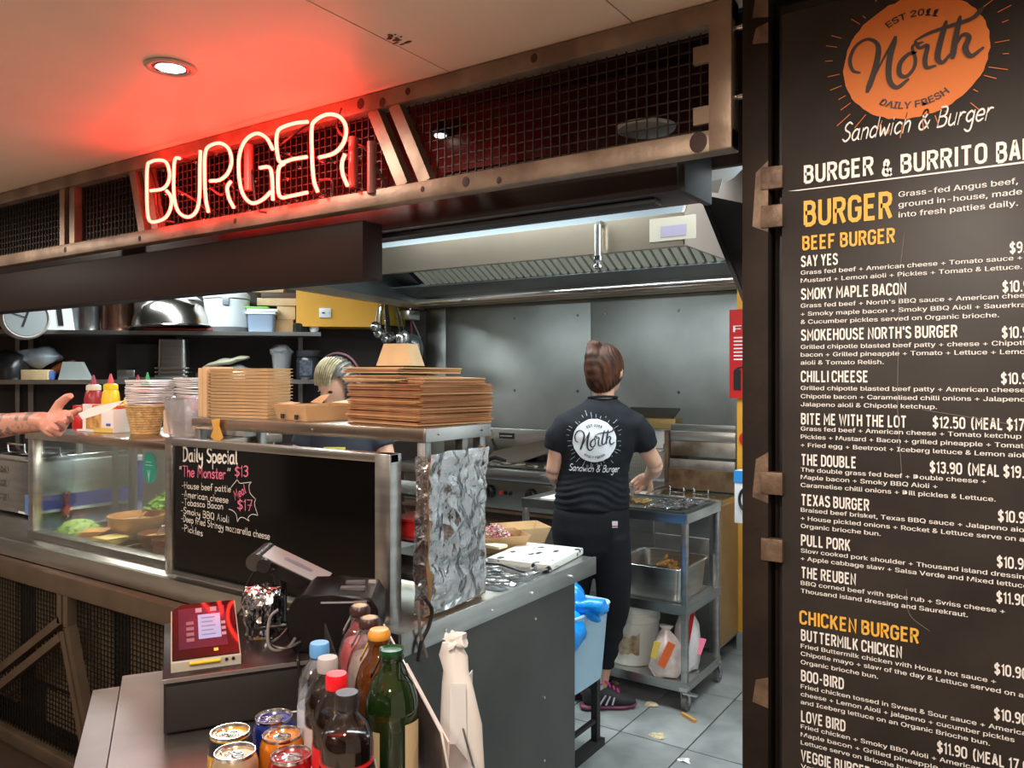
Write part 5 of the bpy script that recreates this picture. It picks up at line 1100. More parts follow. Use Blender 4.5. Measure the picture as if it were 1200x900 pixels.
for z, nm in ((.885, 'top_shelf'), (.47, 'middle_shelf'), (.125, 'bottom_shelf')):
    b = B(); b.bx(CX0, CX1, CY0, CY1, z-.004, z); b.bx(CX0, CX1, CY0-.003, CY0+.001, z-.035, z+.008); b.bx(CX1-.001, CX1+.003, CY0, CY1, z-.035, z+.008); b.bx(CX0-.003, CX0+.001, CY0, CY1, z-.035, z+.008); b.bx(CX0, CX1, CY1-.001, CY1+.003, z-.035, z+.008)
    part(nm, b, STEEL, ct, W=True, kind='stuff')
    ct.children[-1].__delitem__('kind') if False else None
b = B(); b.bx(-1.62, -1.375, 3.44, 3.84, .8855, .890); fsh = thing('foil_tray', 'dark oven tray with crumpled foil on the trolley top', 'tray', (-1.5, 3.64, .886))
part('tray_base', B().bx(-1.85, -1.375, 3.44, 3.84, .886, .892).bx(-1.85, -1.375, 3.44, 3.446, .892, .9).bx(-1.85, -1.375, 3.834, 3.84, .892, .9).bx(-1.381, -1.375, 3.44, 3.84, .892, .9).bx(-1.85, -1.844, 3.44, 3.84, .892, .9), mat('dark_tray', (.16, .18, .17), .3, .8), fsh, W=True, kind='stuff')
foil_sheet('foil', fsh, (-1.6, 3.5, .896), (.2, 0, 0), (0, .28, 0), 22, 26, .014, th=.001, seed=12, sc1=16)
b = B()
for i in range(6): b.tube([(-1.68+random.uniform(-.04, .04), 3.6+random.uniform(-.05, .05), .9), (-1.66+random.uniform(-.04, .04), 3.64+random.uniform(-.05, .05), .905)], .004, 6)
solo('tray_crumbs', 'golden fried crumbs on the dark trolley tray', 'crumbs', b, mat('fried_gold', (.6, .35, .1), .6), kind='stuff')
t = thing('trolley_gastro_pan', 'steel pan on the trolley top beside the worker', 'pan', (-1.78, 3.55, .893))
part('pan_wall', B().lathe([(.08, 0), (.095, .09), (.102, .092), (.092, .09), (.075, .01)], seg=32, sx=1, sy=.75, sq=.6), CHROME, t)
part('rim', B().tube([(.1*math.cos(2*PI*i/32), .075*math.sin(2*PI*i/32), .092) for i in range(32)], .003, 6, closed=True), CHROME, t)
t = solo('white_tray_liner', 'white paper liner on the left end of the trolley top', 'liner', B().box((0, 0, .003), (.2, .28, .004)).noise(.003, 14), WHITEL, loc=(-2.08, 3.64, .886))
# pan on the middle shelf
def rpan(name, label, c, L_, W_, H_, rz=0, m=STEEL, cat='pan'):
    t = thing(name, label, cat, c, rz)
    th = .003; x, y = L_/2, W_/2; r_ = .012
    part('pan_base', B().bx(-x+r_, x-r_, -y+r_, y-r_, 0, th), m, t)
    b = B(); b.lathe([(1, 0), (1.04, H_*.3), (1.1, H_), (1.16, H_+.002), (1.16, H_+.005), (1.08, H_+.004), (1.02, H_*.3), (.98, .004)], seg=48, sx=x/1.16, sy=y/1.16, sq=.78)
    part('pan_wall', b, m, t)
    part('rim', B().tube([(math.copysign(abs(math.cos(2*PI*i/48))**.22, math.cos(2*PI*i/48))*x, math.copysign(abs(math.sin(2*PI*i/48))**.22, math.sin(2*PI*i/48))*y, H_+.004) for i in range(48)], .004, 6, closed=True), CHROME, t)
    return t
rpan('gastro_pan', 'deep stainless pan of fries on the middle trolley shelf', (-1.575, 3.655, .472), .36, .37, .15)
b = B()
for i in range(16):
    a = random.uniform(0, PI); c = Vector((-1.60+random.uniform(-.09, .09), 3.68+random.uniform(-.1, .1), .56+random.uniform(0, .05))); d = Vector((math.cos(a), math.sin(a), random.uniform(-.2, .5)))*.035
    b.bar(c-d, c+d, .012)
b.ell((-1.58, 3.66, .53), (.14, .14, .03), 16)
solo('pan_fries', 'golden fried strips in the deep pan on the trolley', 'fries', b, mat('fries_gold', (.62, .33, .1), .55, var=.2, vscale=40), kind='stuff')
# bucket
bk = thing('white_bucket', 'white plastic bucket with a torn brown label on the trolley bottom', 'bucket', (-1.705, 3.60, .126))
part('bucket_wall', B().lathe([(.112, 0), (.116, .004), (.128, .20), (.133, .205), (.133, .225), (.129, .23), (.130, .25), (.136, .255), (.136, .29), (.130, .292), (.124, .285), (.12, .2), (.11, .01)], seg=40), mat('bucket_white', (.72, .72, .66), .4, var=.04), bk)
part('wire_handle', B().tube([(-.128, -.02, .24), (-.12, -.09, .2), (-.06, -.135, .205), (.0, -.148, .235)], .003, 6), STEELD, bk)
b = B(); base = math.atan2(-.85, .12)
vs = []; nn = 14
for i in range(nn+1):
    a = base-.45+1.0*i/nn
    for z in (.06+.016*noise.noise(Vector((i*.35, 0, 0))), .13+.03*noise.noise(Vector((i*.3, 5, 0)))+.03*(i/nn)): r = .119+.013*z/.2+.0012; vs.append((r*math.cos(a), r*math.sin(a), z))
b.add(vs, [(2*i, 2*i+2, 2*i+3, 2*i+1) for i in range(nn)])
part('torn_label', b, mat('torn_label', (.25, .16, .08), .7, col2=(.5, .42, .3), vscale=25), bk)
# bread bags
def bag(name, label, c, rx, ry, h, m, rz=0, seed=0):
    t = thing(name, label, 'bag', c, rz)
    b = B(); b.lathe([(.7, 0), (1, h*.12), (1.0, h*.4), (.85, h*.62), (.5, h*.8), (.22, h*.9), (.4, h)], seg=28, sx=rx, sy=ry); b.noise(.014, 18, seed)
    part('bag_skin', b, m, t); return t
film = mat('bag_film', (.75, .62, .6), .25, var=.25, vscale=14, spec=.8)
t = bag('bread_bag', 'clear bread bag with orange print at the front of the trolley bottom', (-1.475, 3.475, .128), .075, .05, .24, film, .3, 2)
part('orange_print', B().bar((-.02, -.056, .06), (.03, -.05, .17), .035, .003).noise(.004, 30), mat('orange_red_print', (.75, .14, .03), .4), t)
part('yellow_print', B().bar((-.055, -.045, .09), (-.035, -.048, .17), .03, .003).noise(.004, 30), mat('bag_yellow', (.8, .6, .1), .4), t)
part('bread', B().box((0, 0, .06), (.1, .07, .1), bev=.02), mat('bread_white', (.75, .65, .45), .7), t)
t = bag('red_print_bag', 'white bread bag with red print behind on the trolley bottom', (-1.43, 3.62, .128), .055, .085, .33, mat('bag_film_white', (.75, .7, .72), .25, var=.15, vscale=14), 0, 6)
part('red_print', B().bar((.03, -.09, .13), (.05, -.05, .3), .018, .004).noise(.005, 30), RED, t)
part('red_print', B().bar((.05, -.02, .08), (.056, .04, .14), .04, .004).noise(.005, 30), mat('bag_pink', (.75, .15, .25), .4), t)
# floor scraps
solo('fallen_fry', 'single golden fry lying on the floor tiles in front of the trolley', 'fry', B().bar((-1.365, 3.39, .007), (-1.285, 3.345, .007), .013), mat('fry_orange', (.7, .34, .08), .5))
for i, (x, y, s_, nm) in enumerate(((763, 825, .03, 'pale squashed food scrap on the floor beside the shoe'), (770, 862, .03, 'smeared cream food scrap in the middle of the floor tiles'), (803, 891, .02, 'white torn paper scrap at the bottom of the floor'), (722, 800, .02, 'brown food scrap on the floor under the trolley edge'))):
    c = at(x, y, Z=.003); b = B(); b.ell((0, 0, 0), (s_*1.2, s_, .004), 12); b.noise(.012, 50, i)
    solo('food_scrap', nm, 'scrap', b, mat('scrap_cream', (.5, .4, .25), .7, var=.3, vscale=60) if i != 2 else WHITEL, loc=c)

# ================================================================ blue bin on stand
bs = thing('bin_stand', 'low black metal stand under the translucent blue bin', 'stand', (-1.62, 2.75, 0))
for x in (-1.80, -1.54):
    for y in (2.66, 2.9): part('leg', B().bx(x-.014, x+.014, y-.014, y+.014, .02, .29), BLACK, bs, W=True)
    part('foot', B().bx(x-.022, x+.022, 2.62, 2.94, 0, .03), BLACK, bs, W=True)
for z in (.12, .29):
    part('cross_rail', B().bx(-1.82, -1.52, 2.655, 2.675, z-.012, z).bx(-1.55, -1.53, 2.66, 2.9, z-.012, z), BLACK, bs, W=True, kind='stuff')
bn = thing('recycling_tub', 'translucent pale blue plastic tub behind the counter end', 'tub', (-1.60, 2.78, .296))
TUB = mat('tub_translucent', (.42, .62, .78), .35, trans=.0, var=.08, vscale=4)
part('tub_wall', B().lathe([(1, 0), (1.03, .02), (1.2, .27), (1.26, .28), (1.26, .3), (1.18, .3), (1.0, .03)], seg=40, sx=.095, sy=.13, sq=.7), TUB, bn)
part('tub_rim', B().tube([(math.copysign(abs(math.cos(2*PI*i/40))**.3, math.cos(2*PI*i/40))*.118, math.copysign(abs(math.sin(2*PI*i/40))**.3, math.sin(2*PI*i/40))*.163, .3) for i in range(40)], .006, 6, closed=True), TUB, bn)
bb = thing('blue_bin_bag', 'bright blue knotted bin bag overflowing the translucent tub', 'bag', (-1.62, 2.76, .555))
BAG = mat('blue_bag_film', (.01, .30, .85), .28, var=.2, vscale=12, bump=.3, bscale=40)
b = B(); b.ell((-.02, 0, .06), (.11, .13, .085), 28); b.ell((.02, -.03, .05), (.09, .12, .075), 24); b.ell((.085, -.115, -.01), (.075, .085, .075), 24); b.ell((.075, -.14, -.06), (.055, .06, .075), 20); b.noise(.03, 14, 3)
part('bag_body', b, BAG, bb)
b = B(); b.tube([(.03, -.03, .08), (.08, -.04, .06), (.115, -.045, .065), (.15, -.03, .075), (.19, -.02, .07), (.21, -.01, .055)], [.05, .028, .02, .03, .035, .012], 14); b.noise(.012, 30, 5)
part('knot_tail', b, BAG, bb)
b = B(); b.tube([(.13, -.04, .06), (.165, -.035, .04), (.18, -.03, .02)], [.02, .022, .01], 12); b.noise(.01, 30, 2); part('knot_ear', b, BAG, bb)

# ================================================================ left shelves
ls = thing('wall_shelving', 'two-level steel shelving on the dark left kitchen wall', 'shelving', WL(2, .2, 1.4))
def shelf_slab(s0, s1, z, m, nm): part(nm, B().slab([WL(s0, .0, z), WL(s1, .0, z), WL(s1, .36, z), WL(s0, .36, z)], (0, 0, -1), .028), m, ls, W=True)
SZ = at(250, 387, d=5.66).z; SZ = 1.835; LZ = 1.49
def sp(px, out, z, offs=0):
    """point on the shelving at image column px, out metres from the wall"""
    a = ray(px, 440); o = W0+wn*out
    # o + wd*s = a*t
    det = wd.x*(-a.y)-(-a.x)*wd.y; s = ((-o.x)*(-a.y)-(-a.x)*(-o.y))/det
    p = o+wd*s; return Vector((p.x, p.y, z))
part('upper_shelf', B().slab([sp(-25, 0, SZ), sp(376, 0, SZ), sp(376, .36, SZ), sp(-25, .36, SZ)], (0, 0, -1), .028), STEEL, ls, W=True)
part('lower_shelf', B().slab([sp(-25, 0, LZ), sp(372, 0, LZ), sp(372, .36, LZ), sp(-25, .36, LZ)], (0, 0, -1), .03), STEEL, ls, W=True)
for px in (35, 208): part('upright', B().slab([sp(px, .02, 1.2), sp(px+6, .02, 1.2), sp(px+6, .02, SZ), sp(px, .02, SZ)], wn, .03), STEELD, ls, W=True)
part('base_shelf', B().slab([sp(-25, 0, 1.0), sp(372, 0, 1.0), sp(372, .4, 1.0), sp(-25, .4, 1.0)], (0, 0, -1), .03), STEELD, ls, W=True)
for px in (20, 350): part('stand_leg', B().slab([sp(px, .04, 0), sp(px+5, .04, 0), sp(px+5, .04, SZ-.03), sp(px, .04, SZ-.03)], wn, .03), STEELD, ls, W=True)
wang = math.atan2(.72, .69)-PI/2+PI/2  # shelf run direction
sa = math.atan2(-wd.y, -wd.x)           # +x of an item runs rightwards along the shelf
def pz(y, px, out): # height of an image row at that column on the shelf plane
    p = sp(px, out, 0); f = p.x*FW[0]+p.y*FW[1]; return HC-(y-440)*f/F
def pw(npx, px, out): p = sp(px, out, 0); return npx*(p.x*FW[0]+p.y*FW[1])/F
O_ = .2
# upper shelf items
t = thing('dial_scale', 'round white dial scale hanging at the left end of the upper shelf', 'scale', sp(29, .43, pz(398, 29, .43)), sa)
R_ = .145; M_ = Matrix.Rotation(PI/2, 4, 'X')
b = B(); b.lathe([(R_*.95, -.06), (R_, -.05), (R_, .06), (R_*.92, .075), (R_*.85, .06), (R_*.5, .06)], seg=36)
bmesh.ops.transform(b.b, matrix=Matrix.Translation((0, 0, R_)) @ Matrix.Rotation(.5, 4, 'Z') @ M_, verts=b.b.verts[:]); part('case_ring', b, mat('scale_case', (.5, .46, .43), .5), t)
b = B(); b.cyl((0, 0, .062), (0, 0, .066), R_*.84, seg=36); bmesh.ops.transform(b.b, matrix=Matrix.Translation((0, 0, R_)) @ Matrix.Rotation(.5, 4, 'Z') @ M_, verts=b.b.verts[:]); part('dial_face', b, mat('dial_grey', (.3, .32, .32), .4), t)
b = B(); b.bar((-.02, -.06, .07), (.03, .1, .07), .012, .003, n=(0, 0, 1)); b.bar((.0, 0, .07), (-.09, .03, .07), .006, .003, n=(0, 0, 1)); bmesh.ops.transform(b.b, matrix=Matrix.Translation((0, 0, R_)) @ Matrix.Rotation(.5, 4, 'Z') @ M_, verts=b.b.verts[:]); part('pointer', b, BLACK, t, kind='stuff')
part('hanger', B().tube([(0, .06, R_*2), (0, .06, .55)], .006), STEELD, t)
def up_item(px, out): return sp(px, out, SZ)
t = simple_bottle('glass_jar', 'clear glass jar with clip lid between the dial and yellow card', up_item(42, .2), .05, .24, CLEARP, CLEARP, capr=.85, neck=.12, cat='jar')
solo('yellow_card', 'lime yellow card leaning on the upper shelf', 'card', B().box((0, 0, .15), (.09, .02, .3), ry=-.12), mat('lime_yellow', (.6, .58, .03), .5), loc=up_item(51, .28), rz=sa)
t = thing('white_black_box', 'white appliance box with a black stripe on the upper shelf', 'box', up_item(71, .24), sa)
part('case', B().slab([(-.11, -.08, 0), (.11, -.08, 0), (.07, -.08, .24), (-.13, -.08, .24)], (0, 1, 0), .16), WHITEP, t); part('black_stripe', B().slab([(.015, -.082, .03), (.05, -.082, .03), (.025, -.082, .24), (-.01, -.082, .24)], (0, -1, 0), .003), BLACK, t)
for px, r, h, lb in ((103, .105, .26, 'dark grey stock pot left of a copper-tinted pot on the upper shelf'), (137, .115, .29, 'copper-tinted dark stock pot left of the upturned steel bowl')):
    t = thing('stock_pot', lb, 'pot', up_item(px, .2), sa)
    part('pot_wall', B().lathe([(r*.95, 0), (r, .02), (r, h), (r*1.03, h+.005), (r*.96, h), (r*.95, .03)], seg=36), mat('pot_dark' if px < 110 else 'pot_copper', (.16, .16, .16) if px < 110 else (.14, .07, .05), .25, .9, var=.3, vscale=6), t)
    for s_ in (-1, 1): part('pot_handle', B().tube([(-.04, s_*r, h*.8), (-.04, s_*(r+.04), h*.8), (.04, s_*(r+.04), h*.8), (.04, s_*r, h*.8)], .007, 8), STEELD, t)
t = thing('mixing_bowl', 'large upturned stainless mixing bowl on the upper shelf', 'bowl', up_item(201, .3)+Vector((0, 0, .03)), sa)
R_ = pw(44, 201, .3)
part('bowl_shell', B().lathe([(R_, .0), (R_*1.02, .006), (R_*.97, .01), (R_*.93, .07), (R_*.8, .14), (R_*.6, .185), (R_*.3, .2), (.01, .202)], seg=48), mat('bowl_steel', (.5, .45, .4), .22, 1, bump=.05, bscale=3), t); t.rotation_euler.y = -.04
part('bowl_rim', B().tube([(R_*1.01*math.cos(2*PI*i/48), R_*1.01*math.sin(2*PI*i/48), .003) for i in range(48)], .005, 6, closed=True), CHROME, t)
solo('red_tray_under_bowl', 'dark red tray lying under the upturned mixing bowl', 'tray', B().box((0, 0, .012), (.46, .28, .02), bev=.006), mat('dark_red', (.28, .03, .02), .45), loc=up_item(214, .2), rz=sa)
solo('plastic_tray_cover', 'white plastic lid on top of the upturned mixing bowl', 'lid', B().slab([(-.25, -.08, 0), (.22, -.08, 0), (.15, -.08, .055), (-.2, -.08, .05)], (0, 1, 0), .18), WHITEP, loc=up_item(196, .3)+Vector((0, 0, .225)), rz=sa)
t = thing('rice_cooker', 'white commercial rice cooker on the upper shelf', 'rice cooker', up_item(266, .2), sa)
R_ = pw(25.5, 266, .2)
part('base_ring', B().lathe([(R_*.96, 0), (R_*.98, .01), (R_*.98, .035)], seg=40), mat('grey_base', (.15, .15, .15), .4), t)
part('body', B().lathe([(R_*.97, .035), (R_, .06), (R_, .22), (R_*1.01, .235)], seg=40), mat('cooker_white', (.72, .78, .8), .3), t)
part('lid_gasket', B().lathe([(R_*1.0, .235), (R_*1.0, .243)], seg=40), BLACK, t)
part('lid', B().lathe([(R_*1.03, .243), (R_*1.04, .25), (R_*1.02, .275), (R_*.85, .295), (R_*.3, .3)], seg=40), WHITEP, t)
part('lid_handle', B().tube([(-.03, 0, .295), (-.025, 0, .32), (.025, 0, .32), (.03, 0, .295)], .008, 8), WHITEP, t)
part('steam_vent', B().lathe([(.03, .29), (.03, .305), (.02, .31)], (-.09, -.04, 0), 16), WHITEP, t)
part('latch', B().box((.02, -R_*1.02, .215), (.05, .02, .055), bev=.006), mat('latch_grey', (.2, .22, .24), .4), t)
t = thing('blue_storage_tub', 'translucent blue storage tub right of the rice cooker', 'tub', up_item(307, .22), sa)
part('tub_wall', B().lathe([(1, 0), (1.08, .125), (1.12, .13), (1.04, .12), (.96, .01)], seg=36, sx=.09, sy=.07, sq=.7), mat('tub_bluegrey', (.3, .38, .5), .35), t); part('tub_lid', B().box((0, 0, .138), (.21, .16, .016), bev=.004), WHITEP, t)
solo('green_tub_cover', 'green plastic lid in the pile above the blue tub', 'lid', B().box((0, 0, .008), (.17, .14, .014), bev=.004), mat('lid_green', (.2, .5, .08), .4), loc=up_item(302, .22)+Vector((0, 0, .172)), rz=sa)
solo('white_tub_cover', 'white plastic lid in the pile above the blue tub', 'lid', B().box((0, 0, .012), (.22, .16, .022), bev=.004), WHITEP, loc=up_item(309, .22)+Vector((0, 0, .147)), rz=sa)
for k, (px, dz, w_, h_, m, lb) in enumerate(((333, 0, .15, .1, KRAFT, 'brown carton at the bottom right of the upper shelf pile'), (336, .101, .13, .1, KRAFTL, 'pale carton second in the upper shelf pile'), (326, .202, .28, .055, KRAFTL, 'wide flat pale carton near the top of the pile'), (328, .258, .26, .04, mat('carton_dark', (.1, .06, .04), .6), 'dark flat carton second from the top of the pile'), (316, .299, .22, .03, KRAFTL, 'pale flat lid on top of the upper shelf pile'))):
    solo('shelf_carton', lb, 'carton', B().box((0, 0, h_/2), (w_, .16, h_), bev=.002), m, loc=up_item(px, .12 if k < 2 else .13)+Vector((0, 0, dz)), rz=sa+(.05 if k % 2 else -.03))
t = simple_bottle('black_pepper_mill', 'black bottle with thin neck at the right end of the upper shelf', up_item(358, .22), .026, .15, BLACKP, BLACKP, neck=.5)
solo('black_canister', 'small black canister beside the thin necked bottle', 'canister', B().lathe([(.04, 0), (.042, .01), (.042, .06), (.03, .07)], seg=20), BLACKP, loc=up_item(350, .27))
t = thing('white_egg_timer', 'white egg shaped timer with red tip on the upper shelf end', 'timer', up_item(368, .24)); part('egg', B().lathe([(.02, 0), (.034, .02), (.036, .045), (.026, .07), (.01, .082)], seg=20), WHITEP, t); part('red_tip', B().lathe([(.014, .078), (.008, .088)], seg=12), RED, t)
# lower shelf items
def lo(px, out): return sp(px, out, LZ)
t = thing('black_cable_coil', 'black coiled hose heap with pale disc at the left of the lower shelf', 'hose', lo(12, .25), sa)
part('coil', B().lathe([(.12, 0), (.13, .08), (.1, .17), (.04, .2)], seg=20).noise(.02, 20), BLACKP, t); part('pale_disc', B().box((-.08, -.14, .11), (.09, .01, .1), bev=.004), mat('disc_grey', (.5, .52, .55), .4), t)
t = solo('grey_bag_heap', 'grey wrapped plastic packets heaped on the small kraft box', 'packets', B().ell((0, 0, .07), (.17, .09, .07), 24).noise(.035, 12, 4), mat('grey_packets', (.22, .24, .27), .35, var=.5, vscale=8), loc=lo(42, .2)+Vector((0, 0, .085)), rz=sa)
solo('small_kraft_box', 'small kraft box under the grey packets on the lower shelf', 'box', B().box((0, 0, .035), (.17, .14, .07), bev=.002), KRAFTL, loc=lo(45, .26), rz=sa)
solo('blue_packet', 'small blue packet beside the kraft box', 'packet', B().box((0, 0, .03), (.04, .05, .06), bev=.01).noise(.01, 30), mat('packet_blue', (.08, .15, .4), .4), loc=lo(60, .28), rz=sa)
t = thing('brown_dish', 'shiny brown oval dish leaning behind the grey lid', 'dish', lo(74, .16)+Vector((0, 0, .045)), sa); t.rotation_euler.y = -.5
part('dish_shell', B().lathe([(.1, 0), (.12, .02), (.11, .05), (.06, .07), (.01, .075)], seg=28, sy=.6), mat('dish_brown', (.28, .07, .02), .2), t); part('dish_rim', B().tube([(.115*math.cos(2*PI*i/28), .07*math.sin(2*PI*i/28), .01) for i in range(28)], .006, 6, closed=True), mat('dish_brown', (.28, .07, .02), .2), t)
solo('grey_tray_cover', 'grey tapered lid standing on the lower shelf behind the sauce bottles', 'lid', B().slab([(-.11, -.05, 0), (.10, -.05, 0), (.04, -.05, .125), (-.08, -.05, .125)], (0, 1, 0), .06), mat('lid_grey', (.35, .38, .36), .4), loc=lo(91, .26), rz=sa)
solo('steel_insert', 'small steel insert pan left of the tall steel containers', 'pan', B().box((0, 0, .035), (.12, .1, .07), bev=.008), STEEL, loc=lo(150, .24), rz=sa)
for k in range(3): solo('gastro_container', ('lowest steel gastro container', 'middle steel gastro container', 'topmost tall upturned steel gastro container')[k]+' in the stack above the napkins', 'container', B().lathe([(1, 0), (1.0, .012), (.82, .014), (.78, .05 if k < 2 else .21), (.7, .052 if k < 2 else .215)], seg=32, sx=.12, sy=.09, sq=.7), STEEL, loc=lo(204, .22)+Vector((0, 0, .02+.028*k)), rz=sa)
solo('black_crate', 'dark box behind the steel containers on the lower shelf', 'box', B().box((0, 0, .13), (.3, .12, .26), bev=.004), mat('crate_dark', (.03, .025, .02), .5), loc=lo(165, .07), rz=sa)
solo('stacked_sheet_pans', 'dark low sheet pans under the steel containers', 'pans', B().box((0, 0, .01), (.36, .26, .018), bev=.004), STEELD, loc=lo(188, .2), rz=sa)
t = solo('vacuum_bag_lower', 'silvery plastic wrapped packet below the pale one on the lower shelf', 'packet', B().ell((0, 0, .05), (.17, .08, .05), 24).noise(.02, 14, 9), mat('silver_packet', (.45, .45, .43), .25, .5, var=.4, vscale=12), loc=lo(276, .22), rz=sa)
t = solo('vacuum_bag_pale', 'pale cream wrapped packet lying tilted on the lower shelf pile', 'packet', B().ell((0, 0, .03), (.17, .07, .022), 24).noise(.012, 14, 5), mat('cream_packet', (.6, .56, .4), .3), loc=lo(266, .22)+Vector((0, 0, .10)), rz=sa); t.rotation_euler.y = -.22
for k in range(4): solo('sheet_pan', nth(k, 4, 'thin dark sheet pan under the wrapped packets'), 'pan', B().box((0, 0, .006), (.34, .24, .01), bev=.003), STEELD, loc=lo(262, .2)+Vector((0, 0, .012*k-.045+.045)), rz=sa, group='dark sheet pans under the wrapped packets')
for k, dz in enumerate((0,)):
    t = thing('cup_sleeve', 'clear plastic bag of stacked cups on the lower shelf', 'cups', lo(330, .2), sa)
    part('cup_stack', B().lathe([(.05, 0), (.055, .01), (.075, .2), (.07, .2), (.05, .02)], seg=24), clear('cup_plastic', (.85, .85, .88), .3, .1, body=.35), t); part('bag_top', B().lathe([(.075, .19), (.085, .215), (.05, .25), (.02, .26)], seg=20).noise(.018, 25), clear('cup_plastic', (.85, .85, .88), .3, .1, body=.35), t)
t = thing('black_protein_jar', 'large round black jar with lid on the lower shelf end', 'jar', lo(362, .2), sa)
part('jar_body', B().lathe([(.085, 0), (.095, .02), (.095, .15), (.08, .17)], seg=32), mat('jar_black', (.02, .02, .025), .25), t); part('jar_lid', B().lathe([(.088, .17), (.09, .175), (.09, .21), (.085, .215)], seg=32), mat('jar_lid', (.04, .04, .045), .4), t)
b = B(); put_hand(b, 'Protein', Vector((.03, -.0965, .03)), Vector((.031, -.0965, .14)), .03, .8, up=(-1, 0, 0)); bmesh.ops.translate(b.b, vec=(-.0, 0, 0), verts=b.b.verts[:]); 
b.b.free(); part('jar_label', B().bx(-.06, .03, -.0955, -.09, .03, .14), mat('label_greyblue', (.12, .14, .18), .5, col2=(.03, .03, .04), vscale=60), t)

# yellow bulkhead and utensils
yb = struct('wall_yellow_panel', B().slab([sp(347, .3, 1.88), sp(446, .3, 1.88), sp(446, .3, 2.3), sp(347, .3, 2.3)], -wn, .28), YELLOW)
part('side_face', B().slab([sp(447, .3, 1.90), sp(475, .02, 1.90), sp(475, .02, 2.3), sp(447, .3, 2.3)], -wn, .01), mat('yellow_side', (.6, .38, .03), .5), yb)
soc = thing('power_socket', 'white power socket plate on the yellow wall panel', 'socket', sp(381, .305, 1.98), sa)
part('plate', B().box((0, -.004, 0), (.085, .008, .07), bev=.002), WHITEP, soc); part('switch', B().box((-.012, -.01, 0), (.02, .006, .008)), BLACK, soc)
part('screw_head', B().cyl((.03, -.008, 0), (.03, -.01, 0), .004, seg=8), STEELD, soc)
# utensils hang from the hood's left gutter
ra = Vector((HL, HF, 2.03)); rbv = Vector((HBL, 4.84, 2.03))
def hg(px):
    a = ray(px, 440); u = rbv-ra; det = u.x*(-a.y)-(-a.x)*u.y; s = ((-ra.x)*(-a.y)-(-a.x)*(-ra.y))/det
    return ra+u*s
def vz(p, y): f = p.x*FW[0]+p.y*FW[1]; return HC-(y-440)*f/F
def hangp(px, y): p = hg(px); p.z = vz(p, y); return p
def utensil(nm, lb, px0, y0, px1, y1, head, r=.006, hm=BLACKP, mm=CHROME):
    t = thing(nm, lb, 'utensil', hangp(px1, y1)); 
    A = hangp(px0, y0); Bq = hangp(px1, y1)
    part('hook', B().tube([hg(px0)+Vector((0, 0, .015)), A+Vector((.01, 0, .0)), A], .003, 6), CHROME, t, W=True)
    part('handle', B().tube([A, (A+Bq)/2, Bq], [r, r*1.2, r], 8), hm, t, W=True)
    if head == 'ladle': part('ladle_head', B().ell(Bq-Vector((0, 0, .03)), (.042, .042, .04), 16), mm, t, W=True)
    if head == 'spoon': part('spoon_head', B().ell(Bq-Vector((0, 0, .045)), (.035, .014, .055), 16, Matrix.Rotation(sa, 4, 'Z')), mm, t, W=True)
    if head == 'skimmer': 
        part('net', B().ell(Bq-Vector((0, 0, .11)), (.085, .03, .12), 20, Matrix.Rotation(.6, 4, 'Z')), clear('net_mesh', (.6, .7, .7), .3, .2, body=.6, bodycol=(.18, .24, .24)), t, W=True)
        part('net_rim', B().tube([Bq-Vector((0, 0, .11))+Matrix.Rotation(.6, 3, 'Z') @ Vector((.085*math.cos(2*PI*i/24), 0, .12*math.sin(2*PI*i/24))) for i in range(24)], .004, 6, closed=True), STEELD, t, W=True)
    return t
utensil('serving_ladle', 'shiny steel ladle hanging leftmost under the yellow panel side', 446, 360, 444, 386, 'ladle', hm=CHROME)
utensil('wide_ladle', 'second shiny steel ladle right of the leftmost one', 450, 362, 452, 392, 'ladle', hm=CHROME)
utensil('black_handled_ladle', 'ladle with a thick black handle hanging in the middle', 452, 357, 456, 390, 'ladle', r=.014)
utensil('basting_spoon', 'long steel basting spoon hanging on a thin handle', 462, 358, 469, 390, 'spoon', r=.005, hm=STEELD)
utensil('slotted_spoon', 'steel spoon on the right of the utensil row', 465, 358, 474, 388, 'spoon', r=.005, hm=STEELD)
utensil('skimmer_net', 'round grey skimmer net with red handle hanging right of the spoons', 481, 368, 483, 393, 'skimmer', r=.006, hm=mat('handle_maroon', (.3, .05, .07), .4))
b = B(); b.tube([hangp(480, 368), hangp(492, 395), hangp(504, 420)], [.006, .006, .008], 8); t = thing('long_spatula', 'long pale strip spatula hanging slanted right of the skimmer', 'spatula', hangp(504, 420)); part('shaft', b, mat('pale_handle', (.45, .45, .43), .4), t, W=True); part('blade', B().tube([hangp(503, 408), hangp(505, 422)], [(.035, .006), (.04, .006)], 10), STEELD, t, W=True)
part('shaft_hook', B().tube([hg(480)+Vector((0, 0, .015)), hangp(480, 368)], .003, 6), CHROME, t, W=True)
utensil('small_whisk', 'small steel cluster of measuring cups hanging at the far left', 443, 362, 440, 378, 'ladle', hm=STEELD)
jb = thing('junction_box', 'grey metal junction box with a brown trunk under the hood corner', 'junction box', (-4.0, 4.8, 1.95))
e0, e1 = sp(483, .02, 0), sp(497, .02, 0)
part('brown_trunk', B().bx(-4.35, -4.13, 4.6, 4.66, 1.955, 2.01), mat('trunk_brown', (.25, .17, .08), .5), jb, W=True)
part('steel_box', B().bx(-4.13, -4.02, 4.58, 4.70, 1.945, 2.015, bev=.003), STEEL, jb, W=True)
